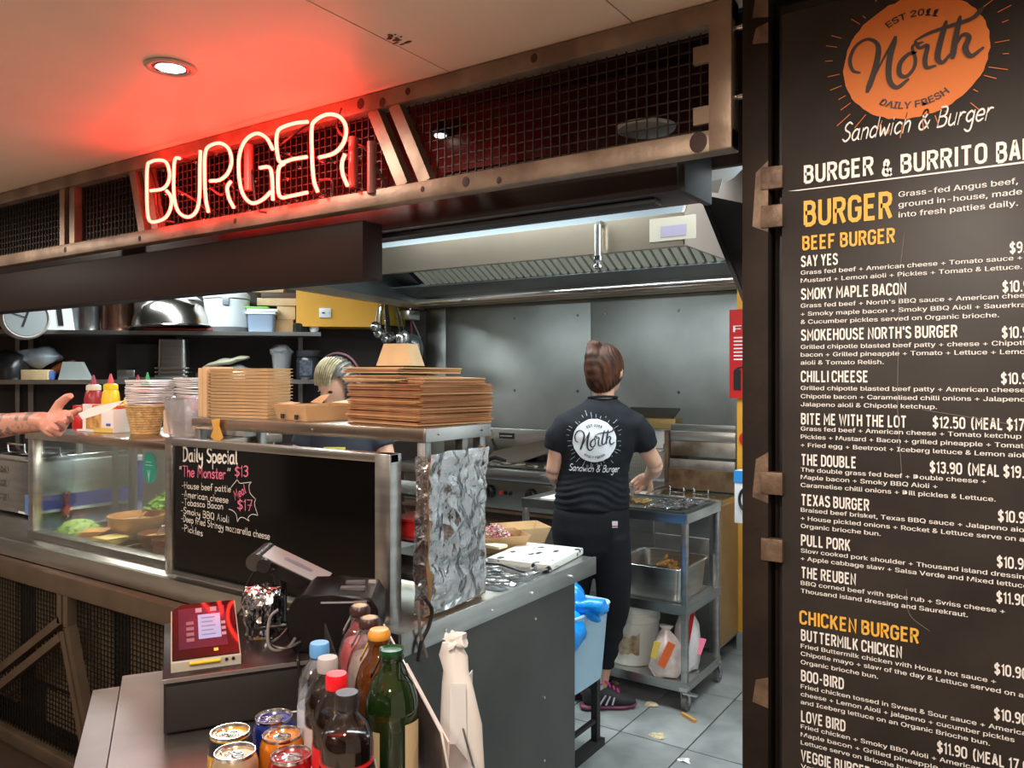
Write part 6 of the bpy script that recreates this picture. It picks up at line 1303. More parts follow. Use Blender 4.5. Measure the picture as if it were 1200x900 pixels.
# ================================================================ side table and till
TZ = .86; P0 = Vector((-1.69, .978, 0)); E1 = Vector((.839, -.545, 0)); E2 = Vector((.545, .839, 0)); TR = math.atan2(-.545, .839)
def tl(a, b_, z=TZ): return P0+E1*a+E2*b_+Vector((0, 0, z))
TABM = mat('table_steel', (.36, .32, .3), .36, .9, var=.12, vscale=5, bump=.04, bscale=20)
tt = thing('side_table', 'stainless steel side table set at an angle against the counter', 'table', tl(.4, .2, 0), 0)
poly = [tl(0, 0), tl(0, .415), Vector((-1.232, 1.352, 0)), tl(1.2, .57), tl(1.2, 0)]
part('table_top', B().prism([(p.x, p.y) for p in poly], TZ-.035, TZ), TABM, tt, W=True)
part('side_ledge', B().prism([(p.x, p.y) for p in (tl(.03, -.055), tl(.03, -.004), tl(1.2, -.004), tl(1.2, -.055))], TZ-.05, TZ-.012), TABM, tt, W=True)
for a, b_ in ((.04, .04), (.1, .38), (1.1, .04), (1.1, .5)): part('leg', B().cyl(tl(a, b_, 0), tl(a, b_, TZ-.035), .018, seg=12), STEELD, tt, W=True)
dr = thing('cash_drawer', 'low dark brown metal cash drawer on the side table', 'cash drawer', tl(.185, .28), TR)
DRM = mat('drawer_top', (.035, .026, .026), .3, .3, bump=.02, bscale=300); DRF = mat('drawer_front', (.012, .009, .008), .6, bump=.02, bscale=300)
part('top_cover', B().bx(-.18, .18, -.196, .196, .098, .106, bev=.002), DRM, dr)
part('drawer_box', B().bx(-.178, .176, -.194, .194, .006, .098), DRF, dr)
part('drawer_front', B().bx(.176, .18, -.19, .19, .01, .092, bev=.001), DRF, dr)
part('front_edge', B().bx(.178, .182, -.196, .196, .099, .106), mat('edge_grey', (.25, .22, .21), .4, .5), dr)
for x, y in ((-.15, -.17), (.15, -.17), (-.15, .17), (.15, .17)): part('foot', B().cyl((x, y, 0), (x, y, .006), .012, seg=10), BLACK, dr)
DT = TZ+.1065
# tablet terminal
tm_ = thing('payment_tablet', 'tilted payment tablet with glossy screen on the cash drawer', 'tablet', tl(.335, .098+.062, DT), TR)
def qd(pts, th, n=(0, 0, 1)): return B().slab(pts, n, th)
s0 = .012; s1 = .072
def tp_(x, y, o=0):  # x along -E1 (back) 0..0.175, y across -0.0625..0.0625, o above the screen plane
    z = s0+(s1-s0)*x/.172; return (-x-.0*o, y, z+o)
part('shell', B().slab([tp_(0, -.062, -.012), tp_(0, .062, -.012), tp_(.172, .062, -.012), tp_(.172, -.045, -.012), tp_(.155, -.062, -.012)], (0, 0, 1), .0175), mat('tablet_shell', (.5, .46, .38), .4), tm_)
part('screen_glass', B().slab([tp_(.004, -.06, .0065), tp_(.004, .06, .0065), tp_(.17, .06, .0065), tp_(.17, -.043, .0065), tp_(.153, -.06, .0065)], (0, 0, 1), .0015), mat('screen_gloss', (.008, .005, .007), .04, spec=.35), tm_)
part('lit_screen', B().slab([tp_(.03, -.048, .0083), tp_(.03, .04, .0083), tp_(.155, .04, .0083), tp_(.155, -.048, .0083)], (0, 0, 1), .0003), mat('screen_purple', (.05, .015, .03), .06, emit=.3, spec=.3), tm_)
part('dialog_window', B().slab([tp_(.055, -.012, .0088), tp_(.055, .03, .0088), tp_(.13, .03, .0088), tp_(.13, -.012, .0088)], (0, 0, 1), .0003), mat('dialog_blue', (.2, .3, .5), .08, emit=.4), tm_)
b = B()
for k in range(5): b.slab([tp_(.065+.013*k, -.006, .0093), tp_(.065+.013*k, .02-.004*(k % 2), .0093), tp_(.068+.013*k, .02-.004*(k % 2), .0093), tp_(.068+.013*k, -.006, .0093)], (0, 0, 1), .0002)
part('dialog_text', b, mat('dialog_text', (.12, .16, .3), .3), tm_, kind='stuff')
for i, (x, y) in enumerate(((.145, -.01), (.145, .018))): part('screen_icon', B().slab([tp_(x-.007, y-.006, .009), tp_(x-.007, y+.006, .009), tp_(x+.007, y+.006, .009), tp_(x+.007, y-.006, .009)], (0, 0, 1), .0002), mat('icon_pink', (.35, .2, .25), .3, emit=.2), tm_)
for i in range(4): part('screen_icon', B().slab([tp_(.05+.017*i, -.034, .009), tp_(.05+.017*i, -.02, .009), tp_(.06+.017*i, -.02, .009), tp_(.06+.017*i, -.034, .009)], (0, 0, 1), .0002), mat('icon_dim', (.15, .07, .1), .3, emit=.15), tm_)
for i in range(3): part('screen_icon', B().slab([tp_(.06+.017*i, .031, .009), tp_(.06+.017*i, .039, .009), tp_(.069+.017*i, .039, .009), tp_(.069+.017*i, .031, .009)], (0, 0, 1), .0002), mat('icon_pale', (.3, .2, .24), .3, emit=.2), tm_)
part('yellow_bar', B().tube([(.003, -.03, .014), (.003, .025, .014)], .0035, 10), mat('tablet_yellow', (.85, .55, .03), .4), tm_)
part('yellow_dot', B().slab([tp_(.016, .014, .0085), tp_(.016, .022, .0085), tp_(.024, .022, .0085), tp_(.024, .014, .0085)], (0, 0, 1), .0005), mat('tablet_yellow', (.85, .55, .03), .4), tm_)
for y in (.036, .048): part('port', B().cyl((.0025, y, .013), (-.001, y, .013), .003, seg=10), BLACK, tm_)
part('stand_base', B().bx(-.15, -.01, -.04, .04, 0, .006), BLACKP, tm_); part('stand_arm', B().bx(-.12, -.09, -.02, .02, .005, .036), BLACKP, tm_)
# receipt printer
PA = math.atan2(RT[1], RT[0])
pr = thing('receipt_printer', 'black rounded receipt printer at the back of the cash drawer', 'printer', (-1.232, 1.178, DT+.001), PA+.06)
prof = [(-.072, 0), (.085, 0), (.092, .02), (.092, .085), (.078, .108), (.0, .116), (-.055, .116), (-.08, .098), (-.09, .07), (-.086, .03)]
b = B(); n = len(prof)
b.add([(x, -.078, z) for x, z in prof]+[(x, .08, z) for x, z in prof], [tuple(range(n)), tuple(range(2*n-1, n-1, -1))]+[(i, (i+1) % n, n+(i+1) % n, n+i) for i in range(n)])
bmesh.ops.bevel(b.b, geom=[e for e in b.b.edges if abs(e.verts[0].co.y-e.verts[1].co.y) < 1e-5], offset=.006, segments=2, affect='EDGES'); part('printer_shell', b, mat('printer_gloss', (.010, .008, .008), .25, spec=.3), pr)
part('paper_slot', B().bx(.01, .06, -.03, -.01, .111, .117), mat('slot_grey', (.12, .11, .11), .4), pr)
part('button_row', B().bx(.015, .055, .015, .03, .112, .118), mat('slot_grey', (.12, .11, .11), .4), pr); part('button', B().bx(.06, .075, .035, .045, .108, .114), mat('button_pale', (.4, .37, .36), .4), pr)
part('cover_seam', B().bx(-.02, .05, -.081, -.078, .1, .103), mat('seam_grey', (.3, .3, .33), .3), pr)
part('front_tab', B().bx(.045, .07, -.083, -.078, .088, .104), mat('tab_grey', (.35, .3, .28), .35, .5), pr)
part('orange_sticker', B().slab([(-.0915, -.05, .05), (-.0915, -.015, .05), (-.083, -.015, .09), (-.083, -.05, .09)], (-1, 0, .2), .0015), mat('sticker_orange', (.75, .5, .3), .6), pr)
# pos display seen from its side
pd = thing('pos_display', 'tilted black point of sale display with pale screen behind the printer', 'display', tl(.13, .32, DT))
rt3 = Vector((RT[0], RT[1], 0)); fw3 = Vector((FW[0], FW[1], 0))
A = at(319, 638, d=1.83); axd = (rt3*.142-Vector((0, 0, .068))); bxd = -fw3*.10+Vector((0, 0, -.004)); nr = axd.cross(bxd).normalized()
if nr.z < 0: nr = -nr
part('display_case', B().slab([A, A+axd, A+axd+bxd, A+bxd], -nr, .026), mat('printer_gloss', (.016, .013, .013), .2), pd, W=True)
part('screen_face', B().slab([A+axd*.04+bxd*.05, A+axd*.97+bxd*.05, A+axd*.97+bxd*.93, A+axd*.04+bxd*.93], nr, .002), mat('screen_pale', (.45, .42, .42), .25), pd, W=True)
part('screen_bar', B().slab([A+axd*.3+bxd*.4, A+axd*.72+bxd*.4, A+axd*.72+bxd*.6, A+axd*.3+bxd*.6], nr, .003), mat('screen_bar', (.25, .25, .3), .3), pd, W=True)
c0 = A+bxd*.0-rt3*.008-Vector((0, 0, .014)); part('hinge_roll', B().cyl(c0, c0+bxd*1.02, .019, seg=18), mat('roll_gloss', (.05, .045, .04), .2), pd, W=True)
c1 = A+bxd*1.03+Vector((0, 0, -.018))+rt3*.015; part('hinge_cap', B().cyl(c1, c1+bxd.normalized()*.012, .015, seg=16), BLACKP, pd, W=True)
st0 = A+axd*.25+bxd*.5; part('stand_neck', B().tube([st0-nr*.02, st0-Vector((0, 0, .07)), Vector((st0.x+.02, st0.y-.02, DT+.012))], [.014, .012, .014], 10), BLACKP, pd, W=True)
part('stand_foot', B().box((st0.x+.02, st0.y-.02, DT+.006), (.09, .08, .012), rz=TR, bev=.003), BLACKP, pd, W=True)
# foil wrapped pot
fc = at(311, 748, Z=DT); fp = thing('foil_wrapped_pot', 'foil wrapped pot between the tablet and the printer', 'pot', (fc.x-.02, fc.y+.01, DT))
b = B(); b.lathe([(.03, 0), (.033, .01), (.038, .05), (.041, .09), (.036, .1), (.012, .104), (.0, .104)], seg=44); 
bmesh.ops.subdivide_edges(b.b, edges=b.b.edges[:], cuts=2, use_grid_fill=True); b.noise(.007, 55, 3); b.noise(.004, 120, 7); part('foil_wrap', b, FOIL, fp, ang=.3)
part('inner_pot', B().cyl((0, 0, 0), (0, 0, .095), .03), KRAFT, fp)
def cable(nm, lb, pts, r=.0028, m=BLACKP): return solo(nm, lb, 'cable', B().tube(cr(pts, 6), r, 8), m)
cable('tablet_cable', 'thin black cable looping behind the foil wrapped pot', [at(322, 668, d=1.72), at(304, 664, d=1.74), at(287, 690, d=1.74), at(283, 715, d=1.72), tl(.20, .16, DT+.004)])
cable('printer_cable', 'grey cable looping down in front of the printer side', [at(325, 715, d=1.62), at(316, 725, d=1.58), at(314, 752, d=1.55), at(322, 762, d=1.54), at(338, 758, d=1.56), at(346, 748, d=1.58)], .003, mat('cable_grey', (.16, .14, .13), .4))
cable('coiled_cable', 'black cable bundle lying at the printer foot', [at(296, 738, d=1.66), at(318, 735, d=1.6), at(338, 733, d=1.6), at(330, 745, d=1.57), at(318, 755, d=1.55), at(335, 760, d=1.55), at(352, 752, d=1.57)], .0035)
cable('drawer_cable', 'short cable with a plug hanging over the drawer front', [tl(.33, .33, DT+.004), tl(.362, .325, DT+.008), tl(.372, .325, DT-.01), tl(.374, .33, DT-.05), tl(.372, .34, TZ+.01)], .003)
# ---------------------------------------------------------------- cans
ALU = mat('can_aluminium', (.7, .68, .66), .22, 1)
def can(label, e1, e2, col, band=None, col2=None, rz=0, txt_=None):
    t = thing('drink_can', label, 'can', tl(e1, e2), rz); r = .033; h = .115
    m = mat('can_'+label[:12], col, .25, .5, coat=.5)
    part('can_body', B().lathe([(r*.8, 0), (r*.92, .004), (r, .012), (r, h-.02), (r*.96, h-.012), (r*.86, h-.004)], seg=36), m, t)
    if band: part('shoulder_band', B().lathe([(r*1.005, h-.027), (r*1.006, h-.019), (r*.968, h-.0115), (r*.9, h-.0055)], seg=36), band, t)
    part('can_lid', B().lathe([(r*.78, h-.006), (r*.86, h-.005), (r*.88, h), (r*.84, h+.0005), (r*.8, h-.004), (r*.76, h-.0045), (.001, h-.0035)], seg=36), ALU, t)
    part('rim', B().tube([(r*.86*math.cos(2*PI*i/36), r*.86*math.sin(2*PI*i/36), h) for i in range(36)], .0012, 6, closed=True), CHROME, t)
    b = B(); b.tube([(.005+.009*math.cos(2*PI*i/20), .006*math.sin(2*PI*i/20), h-.002) for i in range(20)], .0012, 6, closed=True); b.tube([(-.014+.009*math.cos(2*PI*i/20), .0095*math.sin(2*PI*i/20), h-.0034) for i in range(20)], .0006, 5, closed=True); part('pull_tab', b, CHROME, t, kind='stuff')
    if txt_:
        vs, fs, w_ = hand(txt_, .9); b = B(); a0 = -rz-1.9; k = .0022
        b.add([((r+.0005)*math.cos(a0+v.x*k/r*.6), (r+.0005)*math.sin(a0+v.x*k/r*.6), .045+v.y*k) for v in vs], fs); part('can_lettering', b, WHITEL, t)
    return t
can('yellow drink can with a black shoulder, leftmost of the five cans', .655, .182, (.75, .42, .02), mat('can_black', (.02, .02, .025), .3), rz=.4)
can('blue drink can, rearmost of the five cans', .625, .250, (.02, .04, .3), rz=.9)
can('orange drink can in the middle of the five cans', .695, .254, (.8, .25, .02), rz=.3)
can('pale gold and red drink can, front left of the five cans', .727, .184, (.6, .45, .28), rz=.2)
can('dark red drink can, front right of the five cans', .768, .258, (.4, .01, .02), rz=.6)
# ---------------------------------------------------------------- soft drink bottles
PET = clear('pet_clear', (.95, .95, .95), .25, .05, body=0)
COLA = mat('cola_dark', (.012, .004, .003), .12)
def pet(nm, label, e1, e2, capm, liquid, labm, fill=.62, h=.235, r=.034, extra=None, prod='bottle'):
    t = thing(nm, label, 'bottle', tl(e1, e2))
    P_ = [(r*.9, 0), (r, .008), (r*.98, .05), (r, .09), (r, .165), (r*.97, .177), (r*.76, .195), (r*.42, .209), (r*.38, .215)]
    part('bottle_shell', B().lathe(P_, seg=36), PET, t)
    if liquid:
        L_ = [(x*.95, z+.002) for x, z in P_ if z+.002 < fill*h]; L_.append((r*(.93 if fill < .7 else .74), fill*h))
        part('drink', B().lathe(L_, seg=36), liquid, t)
    part('neck_ring', B().lathe([(r*.44, .211), (r*.45, .214), (r*.42, .216)], seg=24), PET, t)
    b = B(); b.lathe([(r*.44, .214), (r*.46, .216), (r*.46, .231), (r*.42, h)], seg=28); part('screw_cap', b, capm, t)
    if labm: part('label_wrap', B().lathe([(r*1.012, .07), (r*1.015, .072), (r*1.015, .136), (r*1.012, .138)], seg=36), labm, t)
    return t
def cyl_text(t, s, r, a0, z, k, m, wd=.9):
    vs, fs, w_ = hand(s, wd, .2, 2); b = B(); b.add([((r+.0002*v.z)*math.cos(a0+v.x*k/r), (r+.0002*v.z)*math.sin(a0+v.x*k/r), z+v.y*k) for v in vs], fs); part('label_lettering', b, m, t)
REDL = mat('label_red', (.65, .01, .015), .35)
t = pet('water_bottle', 'clear water bottle with a light blue cap, rearmost of the soft drinks', .66, .316, mat('cap_skyblue', (.12, .36, .72), .4), None, mat('label_clearish', (.45, .5, .58), .4))
t = pet('cola_bottle', 'cola bottle with a grey cap and pale label behind the red-capped one', .732, .316, mat('cap_grey', (.42, .38, .37), .4), COLA, mat('label_silver', (.5, .42, .4), .4), fill=.76)
part('red_band', B().lathe([(.0352, .072), (.0354, .074), (.0354, .09), (.0352, .092)], seg=36), REDL, t)
t = pet('cola_bottle', 'cola bottle with a bright red cap and red label', .803, .316, mat('cap_red', (.8, .01, .02), .35), COLA, REDL, fill=.76)
cyl_text(t, 'Coca Cola', .0352, -2.6, .1, .0024, WHITEL)
t = pet('cola_bottle', 'cola bottle with a black cap, front-most of the soft drinks', .876, .316, mat('cap_black', (.02, .018, .018), .35), COLA, REDL, fill=.78, r=.0355)
part('red_line', B().lathe([(.0358, .1435), (.036, .1445), (.036, .147), (.0358, .148)], seg=36), REDL, t); part('black_band', B().lathe([(.0363, .124), (.0364, .125), (.0364, .137), (.0363, .138)], seg=36), BLACK, t)
cyl_text(t, 'Coca Cola', .0368, -2.35, .1, .0026, WHITEL)
q = B(); q.add([((.0368)*math.cos(a), .0368*math.sin(a), z) for a in (-1.15, -.95, -.75, -.55) for z in (.085, .133)], [(0, 2, 3, 1), (2, 4, 5, 3), (4, 6, 7, 5)]); part('barcode_patch', q, WHITEL, t)
for k in range(9):
    q = B(); z = .089+.0048*k; q.add([((.0371)*math.cos(a), .0371*math.sin(a), zz) for a in (-1.1, -.95, -.75, -.6) for zz in (z, z+.0018+.001*(k % 2))], [(0, 2, 3, 1), (2, 4, 5, 3), (4, 6, 7, 5)]); part('barcode_line', q, BLACK, t)
# swing-top bottles
def swing(nm, label, e1, glass, liquid, capm, labm, h=.245, r=.04, fill=.17, wire=None, e2=.412, lo=.03, hi=.11):
    t = thing(nm, label, 'bottle', tl(e1, e2))
    P_ = [(r*.88, 0), (r, .01), (r, .145), (r*.95, .165), (r*.78, .187), (r*.5, .204), (r*.4, .215), (r*.42, .228)]
    part('bottle_glass', B().lathe(P_, seg=36), glass, t)
    if liquid: part('drink', B().lathe([(r*.84, .004), (r*.95, .012), (r*.95, .14), (r*.89, .16), (r*.68, .183)], seg=36), liquid, t)
    part('lip', B().lathe([(r*.44, .222), (r*.47, .226), (r*.44, .231)], seg=24), glass, t)
    part('stopper_cap', B().lathe([(r*.40, .228), (r*.46, .231), (r*.47, .239), (r*.38, h), (r*.1, h+.001)], seg=24), capm, t)
    wm = wire or STEELD
    part('swing_wire', B().tube([(r*.48, 0, .225), (r*.6, .004, .212), (r*.55, .012, .196), (r*.7, .016, .186), (r*.62, -.01, .2), (r*.48, -.004, .222)], .0014, 6), wm, t)
    part('swing_wire', B().tube([(-r*.48, 0, .225), (-r*.62, -.006, .208), (-r*.78, -.012, .19), (-r*.62, -.016, .2), (-r*.48, -.004, .222)], .0014, 6), wm, t)
    if labm:
        q = B(); aa = [-2.15+.11*i for i in range(9)]
        q.add([((r*1.012)*math.cos(a), r*1.012*math.sin(a), z) for a in aa for z in (lo, hi)], [(2*i, 2*i+2, 2*i+3, 2*i+1) for i in range(8)]); part('label', q, labm, t)
    return t
WIREO = mat('gold_wire', (.65, .38, .1), .35, .6)
t = swing('pink_drink_bottle', 'pink drink in a swing-top bottle, furthest back in the acrylic holder', .515, clear('glass_clear2', (.97, .93, .93), .25), mat('pink_drink', (.62, .16, .17), .3), mat('cap_black_orange', (.05, .02, .015), .3), mat('label_cream_orange', (.7, .45, .3), .5), fill=.155)
part('cap_top', B().lathe([(.012, .2455), (.005, .248)], seg=16), mat('cap_orange_top', (.7, .35, .15), .4), t)
cyl_text(t, 'THe', .0412, -2.5, .085, .0016, BLACK)
t = swing('cloudy_drink_bottle', 'cloudy white drink in a swing-top bottle with a yellow label', .592, clear('glass_clear2', (.97, .93, .93), .25), mat('cloudy_drink', (.5, .42, .38), .3), mat('cap_black_orange', (.05, .02, .015), .3), mat('label_yellowish', (.72, .55, .25), .5), fill=.155)
part('cap_top', B().lathe([(.012, .2455), (.005, .248)], seg=16), mat('cap_orange_top', (.7, .35, .15), .4), t)
t = swing('amber_bottle', 'amber glass swing-top bottle with an orange cap and gold wire', .662, clear('glass_amber', (.55, .2, .02), .25, body=.3, bodycol=(.25, .08, .01)), mat('amber_drink', (.2, .06, .01), .3), mat('cap_orange', (.75, .32, .04), .4), mat('label_orange2', (.8, .3, .02), .4), fill=.15, wire=WIREO)
t = swing('green_bottle', 'large green glass bottle with cream label, front-most in the acrylic holder', .742, clear('glass_green', (.08, .28, .05), .3, body=.35, bodycol=(.02, .06, .01)), mat('green_drink', (.045, .045, .008), .25), mat('cap_green', (.01, .07, .02), .3), mat('label_cream2', (.62, .52, .3), .6), h=.236, r=.041, fill=.155, wire=BLACK, lo=.045, hi=.125)
q = B()
for a, z in ((-1.9, .065), (-1.8, .075), (-1.85, .055)): q.ell((.0442*math.cos(a), .0442*math.sin(a), z), (.004, .003, .006), 8)
part('leaf_print', q, mat('leaf_print_green', (.05, .2, .03), .6), t, kind='stuff')
q = B(); q.tube([(.0446*math.cos(-1.75+.16*math.cos(2*PI*i/16)), .0446*math.sin(-1.75+.16*math.cos(2*PI*i/16)), .1+.014*math.sin(2*PI*i/16)) for i in range(16)], .0006, 5, closed=True); part('letter_g_print', q, BLACK, t)
q = B(); aa = [-.35+.1*i for i in range(8)]; q.add([(.0436*math.cos(a), .0436*math.sin(a), z) for a in aa for z in (.035, .135)], [(2*i, 2*i+2, 2*i+3, 2*i+1) for i in range(7)]); part('side_label', q, mat('label_cream3', (.6, .45, .26), .6), t)
# acrylic holder
ACR = clear('acrylic', (.97, .97, .97), .2, .03, body=.03)
ah = thing('acrylic_holder', 'clear acrylic holder with sloping sides around the glass bottles', 'holder', tl(.65, .41), TR)
def hp(a, b_, z): return (a-.65, b_-.41, z)
part('side_panel', B().slab([hp(.47, .466, 0), hp(.86, .466, 0), hp(.86, .466, .08), hp(.82, .466, .13), hp(.47, .466, .19)], (0, 1, 0), .003), ACR, ah)
part('side_panel', B().slab([hp(.45, .362, 0), hp(.93, .362, 0), hp(.93, .362, .06), hp(.84, .362, .12), hp(.45, .362, .2)], (0, -1, 0), .002), ACR, ah)
part('front_panel', B().slab([hp(.86, .366, 0), hp(.86, .462, 0), hp(.86, .462, .09), hp(.86, .366, .09)], (1, 0, 0), .003), ACR, ah)
part('base_panel', B().bx(.45-.65, .86-.65, .364-.41, .462-.41, 0, .002), ACR, ah)
part('top_edge', B().tube([hp(.47, .4675, .19), hp(.82, .4675, .13), hp(.86, .4675, .08), hp(.86, .4675, 0)], .002, 6), mat('acrylic_edge', (.6, .55, .5), .2), ah)
part('front_edge', B().tube([hp(.84, .362, .12), hp(.93, .362, .06), hp(.93, .362, 0)], .0018, 6), mat('acrylic_edge', (.6, .55, .5), .2), ah)
solo('pink_price_card', 'pale pinkish card standing behind the green bottle in the holder', 'card', B().slab([(-.08, 0, .02), (.14, 0, .02), (.15, 0, .12), (-.08, 0, .16)], (0, 1, 0), .0025), mat('card_pinkish', (.72, .58, .52), .6), loc=tl(.68, .474), rz=TR)
# low clear tray behind the cans
ct2 = thing('small_clear_tray', 'small clear curved tray between the blue can and the drawer', 'tray', tl(.56, .29)); part('tray_wall', B().lathe([(.04, 0), (.045, .004), (.05, .07), (.047, .07), (.042, .006)], seg=28), ACR, ct2); part('tray_rim', B().tube([(.05*math.cos(2*PI*i/28), .05*math.sin(2*PI*i/28), .07) for i in range(28)], .0016, 6, closed=True), mat('acrylic_edge', (.6, .55, .5), .2), ct2)
# white bags hanging at the table edge
wbg = thing('hanging_paper_bags', 'bundle of white paper bags with a twisted top hanging at the table edge', 'paper bags', tl(.68, .585, .55))
PAPER = mat('paper_white', (.82, .78, .74), .7, bump=.1, bscale=30)
B1 = at(530, 745, d=1.47); B2 = at(545, 1000, d=1.44)
b = B(); ax2 = [RT[0], RT[1], 0]
b.loft([(at(529, 752, d=1.47), .016, .01), (at(531, 768, d=1.47), .026, .014), (at(534, 785, d=1.465), .024, .014), (at(536, 800, d=1.46), .028, .012), (at(540, 850, d=1.45), .038, .014), (at(543, 920, d=1.44), .04, .016), (at(545, 980, d=1.43), .04, .016)], 20, ((RT[0], RT[1], 0), (FW[0], FW[1], 0))); b.noise(.004, 40)
part('bag_stack', b, PAPER, wbg, W=True)
b = B()
for i in range(5): b.ell(at(528+3*i, 748+5*(i % 2), d=1.46), (.011, .008, .014), 10)
b.noise(.014, 60, 2); part('twisted_top', b, PAPER, wbg, W=True, kind='stuff')
part('bag_flap', B().slab([at(548, 792, d=1.46), at(553, 785, d=1.5), at(552, 838, d=1.5), at(549, 842, d=1.46)], (1, 0, 0), .002), PAPER, wbg, W=True)
part('bag_sheet', B().slab([at(528, 800, d=1.44), at(546, 800, d=1.435), at(549, 960, d=1.42), at(526, 960, d=1.42)], (-FW[0], -FW[1], 0), .002).noise(.003, 12), WHITEL, wbg, W=True)
part('hook', B().tube([at(536, 830, d=1.475), tl(.72, .566, TZ-.02)], .002, 6), STEELD, wbg, W=True)
cable('black_power_cable', 'black cable looped over the counter end below the foil guard', [at(497, 700, X=-1.235), at(506, 715, X=-1.232), at(502, 735, X=-1.23), at(494, 752, X=-1.23), at(490, 775, X=-1.232)], .005)
cable('grey_power_cable', 'grey cable beside the black one over the counter end', [at(490, 704, X=-1.235), at(491, 725, X=-1.23), at(493, 745, X=-1.23), at(500, 770, X=-1.23)], .004, mat('cable_grey', (.16, .14, .13), .4))

# ================================================================ people
rt3 = Vector((RT[0], RT[1], 0)); fw3 = Vector((FW[0], FW[1], 0)); UP = Vector((0, 0, 1))
def frame(px, d):
    r = ray(px, 440); o = Vector((r.x*d, r.y*d, 0))
    return lambda s, t, z: o+rt3*s+fw3*t+UP*z
WAX = ((RT[0], RT[1], 0), (FW[0], FW[1], 0))
Wp = frame(705, 3.6)
wk = thing('person', 'worker seen from behind in black printed T-shirt and black trousers at the trolley', 'person', Wp(0, 0, 0))
# --- body (one continuous mesh)
b = B()
b.loft([(Wp(-.04, .02, .78), .14, .09), (Wp(-.045, .02, .86), .155, .105), (Wp(-.04, .02, .95), .145, .095), (Wp(-.035, .02, 1.05), .13, .085), (Wp(-.02, .01, 1.2), .145, .095), (Wp(-.01, .0, 1.31), .155, .09), (Wp(0, 0, 1.36), .12, .065), (Wp(.01, .01, 1.405), .06, .05)], 28, WAX)
b.tube([Wp(.005, .0, 1.36), Wp(.012, .02, 1.42), Wp(.018, .035, 1.50)], [.055, .047, .046], 18)
for pts, rr in (([(-.15, .0, 1.30), (-.19, .01, 1.23), (-.215, .03, 1.08)], [.043, .042, .037]), ([(-.215, .03, 1.08), (-.19, .13, 1.03), (-.12, .27, 1.0)], [.037, .036, .024]),
                ([(.135, .0, 1.30), (.18, .02, 1.23), (.255, .07, 1.11)], [.043, .043, .038]), ([(.255, .07, 1.11), (.262, .16, 1.07), (.262, .29, 1.03)], [.038, .037, .025]),
                ([(.03, .0, .82), (.05, .02, .48), (.0, .05, .1)], [.085, .055, .033]), ([(-.11, .02, .82), (-.12, .09, .48), (-.105, .16, .1)], [.085, .055, .033])):
    b.tube([Wp(*p) for p in pts], rr, 16)
# feet
for o_ in ((-.0, .05), (-.105, .17)):
    b.tube([Wp(o_[0]-.03, o_[1], .05), Wp(o_[0]+.03, o_[1]+.004, .045), Wp(o_[0]+.09, o_[1]+.012, .032)], [.024, .024, .018], 12)
# head: skull, jaw, nose, ear; the face looks away and a little to the right
fd_ = (fw3*.86+rt3*.5).normalized(); sd_ = Vector((fd_.y, -fd_.x, 0)); HCc = Wp(.02, .04, 1.545)
b.ell(HCc, (.078, .095, .105), 24, Matrix.Rotation(math.atan2(fd_.y, fd_.x)-PI/2, 4, 'Z'))
b.ell(HCc+fd_*.035-UP*.055, (.055, .06, .06), 18); b.ell(HCc+fd_*.06-UP*.085, (.03, .028, .024), 12)
b.tube([HCc+fd_*.088+UP*.02, HCc+fd_*.108-UP*.02, HCc+fd_*.09-UP*.03], [.008, .012, .008], 8)
b.tube([HCc+fd_*.088-UP*.052-sd_*.02, HCc+fd_*.096-UP*.05, HCc+fd_*.088-UP*.052+sd_*.02], [.005, .007, .005], 8)
for s_ in (-1, 1):
    b.ell(HCc+sd_*s_*.078-fd_*.005-UP*.01, (.012, .018, .03), 12, Matrix.Rotation(math.atan2(fd_.y, fd_.x)-PI/2, 4, 'Z'))
body = remeshed(b, .0075, 8)
part('body', body, SKIN, wk, W=True, ang=3)
for s_ in (-1, 1): part('eye', B().ell(HCc+fd_*.082+sd_*s_*.032, (.011, .011, .008), 10), mat('eye_white', (.75, .72, .7), .2), wk, W=True)
